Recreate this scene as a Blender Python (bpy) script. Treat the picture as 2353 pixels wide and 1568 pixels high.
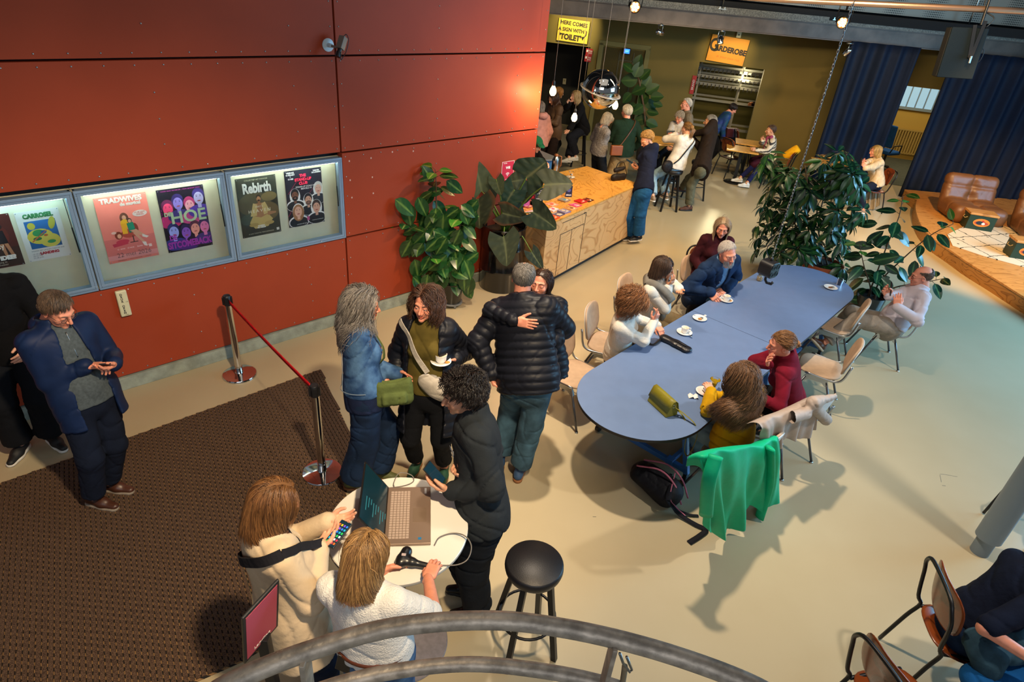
import bpy, math, random
import numpy as np
from mathutils import Matrix, Vector
random.seed(7); RNG = np.random.default_rng(7)
for o in list(bpy.data.objects): bpy.data.objects.remove(o)
SC = bpy.context.scene; COL = SC.collection
PI = math.pi
# ------------------------------------------------------------ camera, world, lights, exposure
F_PX = 1440.0; CAM_H = 3.75; CX, CY = 1176.5, 784.0; NAD = (943.0, 3205.0)
_dn = np.array([NAD[0]-CX, -(NAD[1]-CY), -F_PX]); _up = -_dn/np.linalg.norm(_dn)
_fw = np.array([0, 0, -1.0]); _Y = _fw-_up*_fw.dot(_up); _Y /= np.linalg.norm(_Y); _X = np.cross(_Y, _up)
CM = np.array([_X, _Y, _up])
def ray(x, y): return CM @ np.array([x-CX, -(y-CY), -F_PX])
def P(x, y, z=0.0):
    r = ray(x, y); p = np.array([0, 0, CAM_H]) + r*((z-CAM_H)/r[2]); return p
def Pplane(x, y, o, n):
    r = ray(x, y); c = np.array([0, 0, CAM_H]); n = np.asarray(n, float); return c + r*(((np.asarray(o)-c)@n)/(r@n))
def Pd(x, y, Y):
    r = ray(x, y); return np.array([0, 0, CAM_H]) + r*(Y/r[1])
cam = bpy.data.objects.new('camera', bpy.data.cameras.new('camera')); COL.objects.link(cam)
cam.matrix_world = Matrix.Translation((0, 0, CAM_H)) @ Matrix(CM.tolist()).to_4x4()
cam.data.sensor_width = 36; cam.data.lens = 36*F_PX/2353; cam.data.clip_start = 0.05
SC.camera = cam
SC.view_settings.view_transform = 'Standard'; SC.view_settings.look = 'None'
SC.view_settings.exposure = 0.13; SC.view_settings.gamma = 1.0; SC.view_settings.use_curve_mapping = False
W = bpy.data.worlds.new('world'); SC.world = W; W.use_nodes = True
W.node_tree.nodes['Background'].inputs[0].default_value = (0.75, 0.86, 1.0, 1)
W.node_tree.nodes['Background'].inputs[1].default_value = 0.16
def lamp(name, kind, loc, energy, color, target=None, size=0.3, size_y=None, angle=60, blend=.4):
    d = bpy.data.lights.new(name, kind); d.energy = energy; d.color = color
    o = bpy.data.objects.new(name, d); COL.objects.link(o); o.location = loc
    if kind == 'AREA':
        d.shape = 'RECTANGLE' if size_y else 'DISK'; d.size = size
        if size_y: d.size_y = size_y
    elif kind == 'SPOT':
        d.spot_size = math.radians(angle); d.spot_blend = blend; d.shadow_soft_size = size
    elif kind == 'POINT': d.shadow_soft_size = size
    if target is not None:
        o.rotation_euler = (Vector(target)-Vector(loc)).to_track_quat('-Z', 'Y').to_euler()
    return o
DAY = (0.62, 0.82, 1.0); WARM = (1.0, 0.72, 0.42); HAL = (1.0, 0.86, 0.68)
# daylight through the tall glass front on the right of the hall
lamp('daylight_right', 'AREA', (10.6, 6.4, 3.3), 800, (0.26, 0.64, 1.0), (6.0, 7.6, 0), 4.5, 3)
lamp('fill_front', 'AREA', (1.0, -5.5, 6.0), 170, (0.95, 0.97, 1.0), (1.0, 5, 0.5), 7, 4)  # neutral fill added from behind the camera
lamp('ceiling_wash', 'AREA', (2.0, 5.0, 7.0), 50, (1.0, 0.93, 0.82), (1.8, 6, 0), 5, 5)
# warm theatre spots rigged under the roof, with added fills among them
lamp('spot_table', 'SPOT', (0.2, 4.6, 6.8), 1750, (1.0, .82, .62), (1.3, 5.0, 0.5), .12, angle=64, blend=.8)
lamp('fill_floor', 'SPOT', (4.5, 2.6, 6.8), 860, (1.0, .90, .78), (4.3, 3.8, 0), .15, angle=84, blend=.8)  # added fill for the near floor, keeps light off the wall tops
lamp('spot_mat', 'SPOT', (0.6, 0.9, 5.4), 1350, (1.0, .76, .48), (-2.3, 4.0, 0.1), .12, angle=64, blend=.8)
lamp('spot_aisle', 'SPOT', (-.4, 5.2, 6.4), 300, (1.0, .62, .28), (.6, 7.4, 0), .12, angle=62, blend=.7)
lamp('spot_counter', 'SPOT', (1.2, 7.2, 5.6), 190, (1.0, .70, .38), (1.1, 10.3, 0.5), .08, angle=55, blend=.25)
lamp('fill_counter', 'SPOT', (4.6, 5.4, 6.2), 1150, (1.0, .66, .36), (.7, 8.7, 1.5), .1, angle=52, blend=.7)  # added to brighten the counter front and the red wall beside it
lamp('spot_bar', 'SPOT', (3.0, 7.5, 5.6), 700, (1.0, .70, .40), (3.3, 12.6, 0.5), .1, angle=60)
lamp('spot_stage', 'SPOT', (6.0, 7.5, 5.5), 2100, (1.0, .58, .22), (8.6, 11.2, 0.3), .1, angle=50)
lamp('spot_cafe', 'SPOT', (5.2, 9.0, 5.6), 500, (1.0, .68, .36), (6.5, 13.4, 0.5), .1, angle=55)
lamp('fill_back', 'AREA', (3.8, 9.2, 4.1), 200, (1.0, .80, .48), (3.2, 16.2, 1.8), 3.0, .4)  # added back-area fill for the olive wall, not a rigged spot
# ------------------------------------------------------------ materials
def lin(h):
    if isinstance(h, str):
        h = h.lstrip('#'); c = [int(h[i:i+2], 16)/255 for i in (0, 2, 4)]
    else: c = list(h)
    return tuple(x/12.92 if x <= .04045 else ((x+.055)/1.055)**2.4 for x in c[:3])
_mats = {}
def mat(name, col, rough=.6, metal=0, var=0, vs=8, bump=0, bs=60, emit=None, es=1, trans=0, coat=0, attr=None, sheen=0, spec=.5, ior=None, col2=None, aniso=None, alpha=None):
    """plain principled surface, optional large soft colour variation and fine bump, both in object space"""
    if name in _mats: return _mats[name]
    m = bpy.data.materials.new(name); m.use_nodes = True; n = m.node_tree.nodes; L = m.node_tree.links
    b = n['Principled BSDF']; c = lin(col)
    b.inputs['Base Color'].default_value = (*c, 1); b.inputs['Roughness'].default_value = rough
    b.inputs['Metallic'].default_value = metal; b.inputs['Transmission Weight'].default_value = trans
    b.inputs['Coat Weight'].default_value = coat; b.inputs['Specular IOR Level'].default_value = spec
    if coat: b.inputs['Coat Roughness'].default_value = .08
    if sheen: b.inputs['Sheen Weight'].default_value = sheen
    if ior: b.inputs['IOR'].default_value = ior
    if alpha is not None: b.inputs['Alpha'].default_value = alpha
    tc = None
    if var or bump or col2:
        tc = n.new('ShaderNodeTexCoord')
    src = None
    if var or col2:
        t = n.new('ShaderNodeTexNoise'); t.inputs['Scale'].default_value = vs; t.inputs['Detail'].default_value = 4
        L.new(tc.outputs['Object'], t.inputs['Vector'])
        if aniso:
            mp = n.new('ShaderNodeMapping'); mp.inputs['Scale'].default_value = aniso
            L.new(tc.outputs['Object'], mp.inputs[0]); L.new(mp.outputs[0], t.inputs['Vector'])
        r = n.new('ShaderNodeValToRGB'); r.color_ramp.elements[0].position = .36; r.color_ramp.elements[1].position = .64
        a2 = lin(col2) if col2 else tuple(min(1, x*(1+var)) for x in c)
        a1 = c if col2 else tuple(x*(1-var) for x in c)
        r.color_ramp.elements[0].color = (*a1, 1); r.color_ramp.elements[1].color = (*a2, 1)
        L.new(t.outputs['Fac'], r.inputs['Fac']); src = r.outputs['Color']
    if attr:
        a = n.new('ShaderNodeAttribute'); a.attribute_name = attr
        if src is None:
            mx = n.new('ShaderNodeMix'); mx.data_type = 'RGBA'; mx.blend_type = 'MULTIPLY'; mx.inputs[0].default_value = 1
            mx.inputs[6].default_value = (*c, 1); L.new(a.outputs['Color'], mx.inputs[7]); src = mx.outputs[2]
        else:
            mx = n.new('ShaderNodeMix'); mx.data_type = 'RGBA'; mx.blend_type = 'MULTIPLY'; mx.inputs[0].default_value = 1
            L.new(src, mx.inputs[6]); L.new(a.outputs['Color'], mx.inputs[7]); src = mx.outputs[2]
    if src is not None: L.new(src, b.inputs['Base Color'])
    if bump:
        t = n.new('ShaderNodeTexNoise'); t.inputs['Scale'].default_value = bs; t.inputs['Detail'].default_value = 5
        L.new(tc.outputs['Object'], t.inputs['Vector'])
        bp = n.new('ShaderNodeBump'); bp.inputs['Strength'].default_value = min(1, bump); bp.inputs['Distance'].default_value = .01
        L.new(t.outputs['Fac'], bp.inputs['Height']); L.new(bp.outputs[0], b.inputs['Normal'])
    if emit:
        b.inputs['Emission Color'].default_value = (*lin(emit), 1); b.inputs['Emission Strength'].default_value = es
    _mats[name] = m; return m
def nodes(m): return m.node_tree.nodes, m.node_tree.links, m.node_tree.nodes['Principled BSDF']
# ------------------------------------------------------------ linking, tagging
def settag(o, label=None, cat=None, group=None, kind=None):
    if label: o['label'] = label
    if cat: o['category'] = cat
    if group: o['group'] = group
    if kind: o['kind'] = kind
    return o
def thing(name, label, cat, loc=(0, 0, 0), rz=0, group=None, kind=None):
    o = bpy.data.objects.new(name, None); COL.objects.link(o); o.empty_display_size = .1
    o.location = [float(v) for v in loc]; o.rotation_euler = (0, 0, rz)
    return settag(o, label, cat, group, kind)
def world_of(o):
    m = Matrix.Translation(o.location) @ o.rotation_euler.to_matrix().to_4x4()
    if o.parent: m = world_of(o.parent) @ o.matrix_parent_inverse @ m
    return m
def fast_mesh(name, V, F, mats, smooth=True, mi=None, cols=None):
    """V (n,3); F list of tuples or int array (m,4)"""
    me = bpy.data.meshes.new(name); V = np.asarray(V, np.float32)
    if isinstance(F, np.ndarray):
        k = F.shape[1]; me.vertices.add(len(V)); me.vertices.foreach_set('co', V.ravel())
        me.loops.add(F.size); me.loops.foreach_set('vertex_index', F.astype(np.int32).ravel())
        me.polygons.add(len(F)); me.polygons.foreach_set('loop_start', np.arange(0, F.size, k, dtype=np.int32))
    else:
        me.from_pydata(V.tolist(), [], F)
    if not isinstance(mats, (list, tuple)): mats = [mats]
    for m in mats: me.materials.append(m)
    if mi is not None: me.polygons.foreach_set('material_index', np.asarray(mi, np.int32))
    if isinstance(smooth, bool): me.polygons.foreach_set('use_smooth', np.full(len(me.polygons), smooth))
    if cols is not None:
        a = me.color_attributes.new('Col', 'FLOAT_COLOR', 'POINT')
        c = np.ones((len(V), 4), np.float32); c[:, :3] = cols; a.data.foreach_set('color', c.ravel())
    me.update(calc_edges=True); me.validate()
    return me
def link(name, me, parent=None, local=False):
    o = bpy.data.objects.new(name, me); COL.objects.link(o)
    if parent is not None:
        o.parent = parent
        if not local: o.matrix_parent_inverse = world_of(parent).inverted()
    return o
def copy_tree(o, parent=None):
    c = o.copy(); COL.objects.link(c)
    if parent is not None: c.parent = parent
    for ch in [x for x in bpy.data.objects if x.parent == o and x is not c]:
        copy_tree(ch, c)
    return c
def dup(root, loc, rz, label=None, group=None):
    r = copy_tree(root); r.location = [float(v) for v in loc]; r.rotation_euler = (0, 0, rz)
    if label: r['label'] = label
    if group: r['group'] = group
    return r
# ------------------------------------------------------------ mesh builder
def nrm(v): v = np.asarray(v, float); return v/(np.linalg.norm(v)+1e-12)
def frame(o, x, y, z):
    m = np.eye(4); m[:3, 0] = x; m[:3, 1] = y; m[:3, 2] = z; m[:3, 3] = o; return m
def rz4(o, a, s=1.0):
    m = np.eye(4); c, t = math.cos(a), math.sin(a); m[:3, :3] = np.array([[c, -t, 0], [t, c, 0], [0, 0, 1]])*s; m[:3, 3] = o; return m
class B:
    def __init__(s, m=None): s.v = []; s.f = []; s.mi = []; s.m = m; s.k = 0; s.cur = 0
    def add(s, V, F):
        V = np.asarray(V, float)
        if s.m is not None: V = V @ s.m[:3, :3].T + s.m[:3, 3]
        b = s.k; s.v.append(V); s.k += len(V)
        for f in F: s.f.append(tuple(int(i)+b for i in f)); s.mi.append(s.cur)
        return s
    def box(s, c, d, rz=0, rx=0, ry=0, m=None, taper=1):
        x, y, z = d[0]/2, d[1]/2, d[2]/2; t = taper
        V = np.array([[-x, -y, -z], [x, -y, -z], [x, y, -z], [-x, y, -z], [-x*t, -y*t, z], [x*t, -y*t, z], [x*t, y*t, z], [-x*t, y*t, z]])
        R = np.eye(3)
        if rx: c_, s_ = math.cos(rx), math.sin(rx); R = np.array([[1, 0, 0], [0, c_, -s_], [0, s_, c_]]) @ R
        if ry: c_, s_ = math.cos(ry), math.sin(ry); R = np.array([[c_, 0, s_], [0, 1, 0], [-s_, 0, c_]]) @ R
        if rz: c_, s_ = math.cos(rz), math.sin(rz); R = np.array([[c_, -s_, 0], [s_, c_, 0], [0, 0, 1]]) @ R
        if m is not None: R = m
        V = V @ R.T + np.asarray(c)
        return s.add(V, [(0, 3, 2, 1), (4, 5, 6, 7), (0, 1, 5, 4), (1, 2, 6, 5), (2, 3, 7, 6), (3, 0, 4, 7)])
    def beam(s, a, b, w, h=None, up=(0, 0, 1)):
        a = np.asarray(a, float); b = np.asarray(b, float); h = h or w; d = nrm(b-a); u = np.asarray(up, float)
        if abs(d@u) > .98: u = np.array([0, 1., 0])
        x = nrm(np.cross(d, u)); u = np.cross(x, d)
        return s.box((a+b)/2, (w, np.linalg.norm(b-a), h), m=np.array([x, d, u]).T)
    def prism(s, pts, z0, z1):
        n = len(pts); V = [(p[0], p[1], z0) for p in pts]+[(p[0], p[1], z1) for p in pts]
        return s.add(V, [tuple(range(n-1, -1, -1)), tuple(range(n, 2*n))]+[(i, (i+1) % n, n+(i+1) % n, n+i) for i in range(n)])
    def lathe(s, prof, c=(0, 0, 0), n=24, axis=None, up=None):
        V = []; F = []; k = len(prof)
        for i in range(n):
            a = 2*PI*i/n
            for r, z in prof: V.append((r*math.cos(a), r*math.sin(a), z))
        V = np.array(V)
        for i in range(n):
            j = (i+1) % n
            for q in range(k-1): F.append((i*k+q, j*k+q, j*k+q+1, i*k+q+1))
        flat_ = abs(prof[0][1]-prof[-1][1]) < .008 and len(prof) == 2
        if prof[0][0] > 1e-5 and not flat_: F.append(tuple(i*k for i in range(n-1, -1, -1)))
        if prof[-1][0] > 1e-5 and not flat_: F.append(tuple(i*k+k-1 for i in range(n)))
        if axis is not None:
            d = nrm(axis); u = np.array([0, 0, 1.]) if abs(d[2]) < .9 else np.array([1., 0, 0])
            x = nrm(np.cross(u, d)); y = np.cross(d, x); V = V @ np.array([x, y, d])
        return s.add(V+np.asarray(c, float), F)
    def cyl(s, a, b, r, r2=None, n=16):
        a = np.asarray(a, float); b = np.asarray(b, float); L = np.linalg.norm(b-a)
        return s.lathe([(r, 0), (r if r2 is None else r2, L)], a, n, b-a)
    def sphere(s, c, r, n=16, sc=(1, 1, 1)):
        pr = [(max(1e-6, math.sin(PI*i/(n//2)))*1, -math.cos(PI*i/(n//2))) for i in range(n//2+1)]
        m0 = s.m; b = B(); b.lathe(pr, n=n); V = b.v[0]*np.asarray(sc)*r+np.asarray(c); return s.add(V, b.f)
    def tube(s, pts, r, n=8, closed=False, flat=1, up=None):
        p = np.asarray(pts, float); k = len(p); r = np.broadcast_to(np.asarray(r, float), (k,))
        if closed: t = np.roll(p, -1, 0)-np.roll(p, 1, 0)
        else: t = np.gradient(p, axis=0)
        t /= (np.linalg.norm(t, axis=1, keepdims=True)+1e-12)
        u = np.array([0, 0, 1.]) if up is None else np.asarray(up, float)
        if abs(t[0]@u) > .95: u = np.array([1., 0, 0])
        V = []
        for i in range(k):
            x = np.cross(t[i], u)
            if np.linalg.norm(x) < 1e-4: x = np.cross(t[i], [0, 1, 0.1])
            x = nrm(x); y = np.cross(x, t[i])
            if up is None: u = y
            for j in range(n):
                a = 2*PI*j/n; V.append(p[i]+r[i]*(math.cos(a)*x+flat*math.sin(a)*y))
        F = []
        for i in range(k if closed else k-1):
            for j in range(n):
                a = i*n+j; b_ = i*n+(j+1) % n; c = ((i+1) % k)*n+(j+1) % n; d = ((i+1) % k)*n+j; F.append((a, b_, c, d))
        if not closed: F += [tuple(range(n-1, -1, -1)), tuple((k-1)*n+j for j in range(n))]
        return s.add(V, F)
    def grid(s, G, close_u=False):
        G = np.asarray(G, float); a, b = G.shape[:2]
        F = [(i*b+j, ((i+1) % a)*b+j, ((i+1) % a)*b+j+1, i*b+j+1) for i in range(a if close_u else a-1) for j in range(b-1)]
        return s.add(G.reshape(-1, 3), F)
    def text(s, txt, size, m, off=0.0, ext=.0006, sx=1.0, align='CENTER'):
        cu = bpy.data.curves.new('t', 'FONT'); cu.body = txt; cu.size = size; cu.offset = off; cu.extrude = ext
        cu.align_x = align; cu.align_y = 'CENTER'; cu.resolution_u = 3
        o = bpy.data.objects.new('t', cu); COL.objects.link(o); dg = bpy.context.evaluated_depsgraph_get()
        me = bpy.data.meshes.new_from_object(o.evaluated_get(dg)); n = len(me.vertices)
        V = np.zeros(n*3); me.vertices.foreach_get('co', V); V = V.reshape(-1, 3)*np.array([sx, 1, 1])
        F = [tuple(p.vertices) for p in me.polygons]
        bpy.data.objects.remove(o); bpy.data.curves.remove(cu); bpy.data.meshes.remove(me)
        V = V @ m[:3, :3].T+m[:3, 3]; return s.add(V, F)
    def build(s, name, mats, parent=None, smooth=False, bev=0, seg=2, sub=0, local=False, auto=None, solid=0, cols=None):
        if s.k == 0: s.add([(0, 0, 0)], [])
        me = fast_mesh(name, np.concatenate(s.v), s.f, mats, smooth, s.mi, cols)
        o = link(name, me, parent, local)
        if solid:
            md = o.modifiers.new('s', 'SOLIDIFY'); md.thickness = solid; md.offset = 0
        if bev:
            md = o.modifiers.new('b', 'BEVEL'); md.width = bev; md.segments = seg; md.limit_method = 'ANGLE'; md.angle_limit = math.radians(40)
            me.polygons.foreach_set('use_smooth', np.full(len(me.polygons), True))
            md.harden_normals = False
            e = o.modifiers.new('wn', 'WEIGHTED_NORMAL'); e.keep_sharp = True
        if sub:
            md = o.modifiers.new('ss', 'SUBSURF'); md.levels = sub; md.render_levels = sub
        if auto is not None:
            me.polygons.foreach_set('use_smooth', np.full(len(me.polygons), True))
            try: me.set_sharp_from_angle(angle=math.radians(auto))
            except Exception: pass
        return o
def arc(c, r, a0, a1, n, z=0):
    return [(c[0]+r*math.cos(a0+(a1-a0)*i/(n-1)), c[1]+r*math.sin(a0+(a1-a0)*i/(n-1)), z) for i in range(n)]
def bez(pts, n=20):
    """Catmull-Rom through the points"""
    p = np.asarray(pts, float); p = np.vstack([2*p[0]-p[1], p, 2*p[-1]-p[-2]]); out = []
    k = len(p)-3
    for i in range(k):
        for t in np.linspace(0, 1, max(2, n//k), endpoint=False):
            a, b, c, d = p[i:i+4]; out.append(.5*((2*b)+(-a+c)*t+(2*a-5*b+4*c-d)*t*t+(-a+3*b-3*c+d)*t**3))
    out.append(p[-2]); return np.array(out)
def rrect(w, h, r, n=6):
    o = []
    for cx, cy, a in ((w/2-r, h/2-r, 0), (-w/2+r, h/2-r, PI/2), (-w/2+r, -h/2+r, PI), (w/2-r, -h/2+r, 1.5*PI)):
        for i in range(n+1): t = a+PI/2*i/n; o.append((cx+r*math.cos(t), cy+r*math.sin(t)))
    return o
# ------------------------------------------------------------ implicit surfaces
def smin(a, b, k):
    h = np.clip(.5+.5*(b-a)/k, 0, 1); return b*(1-h)+a*h-k*h*(1-h)
def smax(a, b, k): return -smin(-a, -b, k)
def rc(p, a, b, ra, rb, flat=None):
    a = np.asarray(a, np.float32); b = np.asarray(b, np.float32); ba = b-a; q = p-a
    if flat is not None:
        d, s = np.asarray(flat[0], np.float32), flat[1]; q = q+np.float32(1/s-1)*(q@d)[:, None]*d
    h = np.clip((q@ba)/max(1e-9, float(ba@ba)), 0, 1); w = q-h[:, None]*ba
    return np.sqrt((w*w).sum(1))-(ra+(rb-ra)*h)
def el(p, c, r, m=None):
    q = p-np.asarray(c, np.float32)
    if m is not None: q = q @ np.asarray(m, np.float32)
    r = np.asarray(r, np.float32); k0 = np.sqrt(((q/r)**2).sum(1)); k1 = np.sqrt(((q/(r*r))**2).sum(1))+1e-9
    return k0*(k0-1)/k1
def bx(p, c, h, m=None, r=0):
    q = p-np.asarray(c, np.float32)
    if m is not None: q = q @ np.asarray(m, np.float32)
    q = np.abs(q)-(np.asarray(h, np.float32)-r)
    return np.sqrt((np.maximum(q, 0)**2).sum(1))+np.minimum(q.max(1), 0)-r
def folds(p, amp, fr=14, seed=0):
    x, y, z = p[:, 0]*fr+seed, p[:, 1]*fr+seed*1.7, p[:, 2]*fr
    n = np.sin(x+1.8*np.sin(.7*z+y*.4)+.6*y)*np.sin(1.25*z+1.3*np.sin(.8*y+.5*x)+seed)
    w = 1.5*x+.9*z+1.6*np.sin(.8*y+.6*z+seed)+1.1*np.sin(.5*x-.9*z); c = (1-np.abs(np.sin(w)))**5; w2 = -1.1*x+1.6*z+1.4*np.sin(.9*x+.4*y)+seed; c2 = (1-np.abs(np.sin(w2)))**5
    return amp*(.28*n+1.5*c*np.clip(.5+np.sin(.9*y+.7*x+seed), 0, 1)+1.1*c2*np.clip(.5+np.sin(.8*x-.6*z), 0, 1)-.5)
def nets(fn, lo, hi, h, big=4, slack=1.6):
    lo = np.asarray(lo, float)-2*h; hi = np.asarray(hi, float)+2*h
    nc = np.ceil((hi-lo)/(h*big)).astype(int); n = nc*big
    ax = [(lo[i]+h*big*(np.arange(nc[i])+.5)-h*.5).astype(np.float32) for i in range(3)]
    G = np.stack(np.meshgrid(*ax, indexing='ij'), -1).reshape(-1, 3)
    dc = fn(G).reshape(nc); act = np.abs(dc) < h*big*.87*slack
    V = np.repeat(np.repeat(np.repeat(np.where(dc < 0, -1, 1).astype(np.float32), big, 0), big, 1), big, 2)
    M = np.repeat(np.repeat(np.repeat(act, big, 0), big, 1), big, 2); I = np.nonzero(M)
    pts = np.stack([lo[i]+h*I[i] for i in range(3)], -1).astype(np.float32)
    if len(pts) == 0: return np.zeros((0, 3)), np.zeros((0, 4), int)
    V[I] = fn(pts); S = V < 0
    c8 = [(0, 0, 0), (1, 0, 0), (0, 1, 0), (1, 1, 0), (0, 0, 1), (1, 0, 1), (0, 1, 1), (1, 1, 1)]
    cnt = sum(S[a:n[0]-1+a, b:n[1]-1+b, c:n[2]-1+c].astype(np.int8) for a, b, c in c8)
    C = np.nonzero((cnt > 0) & (cnt < 8)); m = len(C[0])
    vals = [V[C[0]+a, C[1]+b, C[2]+c] for a, b, c in c8]; acc = np.zeros((m, 3)); num = np.zeros(m)
    for i in range(8):
        for j in range(i+1, 8):
            d = np.array(c8[j])-np.array(c8[i])
            if np.abs(d).sum() != 1: continue
            x = (vals[i] < 0) != (vals[j] < 0); t = np.where(x, vals[i]/np.where(x, vals[i]-vals[j], 1), 0)
            acc += np.where(x[:, None], np.array(c8[i])+t[:, None]*d, 0); num += x
    pos = lo+h*(np.stack(C, -1)+acc/num[:, None])
    idx = np.full(tuple(n), -1, np.int64); idx[C] = np.arange(m); Fs = []
    for a in range(3):
        b, c = (a+1) % 3, (a+2) % 3
        s0 = [slice(1, n[i]-1) for i in range(3)]; s1 = list(s0); s0[a] = slice(0, n[a]-1); s1[a] = slice(1, n[a])
        A, Bv = S[tuple(s0)], S[tuple(s1)]; E = np.nonzero(A != Bv)
        e = [E[i]+(0 if i == a else 1) for i in range(3)]
        def cell(db, dc_):
            q = list(e); q[b] = q[b]-db; q[c] = q[c]-dc_; return idx[q[0], q[1], q[2]]
        q = np.stack([cell(1, 1), cell(0, 1), cell(0, 0), cell(1, 0)], -1); fl = ~A[E]
        q[fl] = q[fl][:, ::-1]; Fs.append(q)
    F = np.concatenate(Fs); F = F[(F >= 0).all(1)]
    return pos, F
# ------------------------------------------------------------ people
def rotm(yaw, pitch=0, roll=0):
    """columns right, forward, up of a head: yaw = azimuth, pitch>0 looks up, roll>0 tips to its right"""
    y, p, r = [math.radians(a) for a in (yaw, pitch, roll)]
    Rz = np.array([[math.cos(y), math.sin(y), 0], [-math.sin(y), math.cos(y), 0], [0, 0, 1]])
    Rx = np.array([[1, 0, 0], [0, math.cos(p), -math.sin(p)], [0, math.sin(p), math.cos(p)]])
    Ry = np.array([[math.cos(r), 0, math.sin(r)], [0, 1, 0], [-math.sin(r), 0, math.cos(r)]])
    return Rz @ Rx @ Ry
_cache = {}
def head_fn(sex, lid, nose=1.0, jaw=1.0, beard=0):
    f = sex == 'f'
    def fn(p):
        m = p.copy(); m[:, 0] = np.abs(m[:, 0])
        d = el(m, (0, -.014, .032), (.0735, .094, .083))
        d = smin(d, el(m, (0, .028, -.02), (.0625, .064, .078)), .02)
        jw = (.046 if f else .052)*jaw
        d = smin(d, el(m, (0, .040, -.068), (jw, .044, .034)), .022)
        d = smin(d, el(m, (0, .077, -.094), (.020, .017, .016)), .02)
        d = smin(d, el(m, (.043, .062, -.026), (.02, .018, .018)), .022)
        d = smin(d, rc(m, (.008, .086, .026), (.044, .070, .024), .0085 if f else .0105, .008), .014)
        d = smax(d, -el(m, (.031, .098, .003), (.018, .016, .0135)), .012)
        lidc = np.maximum(el(m, (.031, .0755, .003), (.0165, .0155, .0148)), {'open': .004, 'down': -.004, 'shut': -1}[lid]-m[:, 2])
        low = np.maximum(el(m, (.031, .0755, .003), (.0165, .0152, .0145)), m[:, 2]+.0045)
        d = smin(smin(d, lidc, .003), low, .003)
        d = smin(d, rc(m, (0, .090, .014), (0, .090+.022*nose, -.028), .0072, .0105), .010)
        d = smin(d, el(m, (.0105, .097, -.034), (.008, .011, .0075)), .006)
        d = smin(d, rc(m, (0, .0925, -.0545), (.021, .082, -.0575), .0062, .0035), .006)
        d = smin(d, rc(m, (0, .0915, -.0665), (.018, .082, -.0635), .0075, .004), .006)
        d = smax(d, -rc(m, (0, .100, -.0605), (.022, .087, -.0605), .0022, .0015), .003)
        ear = el(m, (.077, -.006, -.004), (.0085, .019, .031), rotm(14, -8)); ear = smax(ear, -el(m, (.087, .0, .0), (.008, .011, .019)), .006)
        d = smin(d, ear, .006)
        nr = .050 if f else .058
        d = smin(d, rc(m, (0, -.022, -.05), (0, -.040, -.175), nr, nr+.005), .025)
        return d
    return fn
def head_mesh(sex, lid, nose, jaw, res):
    k = (sex, lid, nose, jaw, res)
    if k not in _cache:
        V, F = nets(head_fn(sex, lid, nose, jaw), (-.09, -.115, -.19), (.09, .125, .12), res)
        m = V.copy().astype(np.float32); m[:, 0] = np.abs(m[:, 0]); c = np.ones((len(V), 3))
        lip = np.minimum(rc(m, (0, .094, -.0548), (.020, .084, -.0575), .0055, .003), rc(m, (0, .094, -.0665), (.017, .084, -.0635), .0065, .003))
        w = np.clip(1-lip/.003, 0, 1)[:, None]; c = c*(1-w)+w*np.array([.80, .48, .46] if sex == 'f' else [.86, .62, .58])
        ck = np.clip(1-np.linalg.norm(m-[.042, .066, -.024], axis=1)/.034, 0, 1)[:, None]; c = c*(1-.35*ck)+.35*ck*np.array([1, .72, .68])
        ns = np.clip(1-np.linalg.norm(m-[0, .11, -.03], axis=1)/.022, 0, 1)[:, None]; c = c*(1-.35*ns)+.35*ns*np.array([1, .72, .68])
        er = np.clip((m[:, 0]-.072)/.008, 0, 1)[:, None]; c = c*(1-.3*er)+.3*er*np.array([1, .66, .62])
        _cache[k] = (V, F, c)
    return _cache[k]
HANDS = dict(relax=([.5, .6, .7, .75], .25), flat=([.12, .08, .1, .15], .0), grip=([1.25, 1.4, 1.5, 1.5], .8), hold=([.9, .95, 1.0, 1.05], .55),
             point=([.25, 1.7, 1.9, 1.9], .8), pinch=([1.1, 1.0, .95, .9], .95), fist=([2.3, 2.4, 2.4, 2.3], 1.0), cup=([1.0, 1.35, 1.5, 1.6], .9), splay=([.15, .1, .12, .2], -.25))
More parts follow.
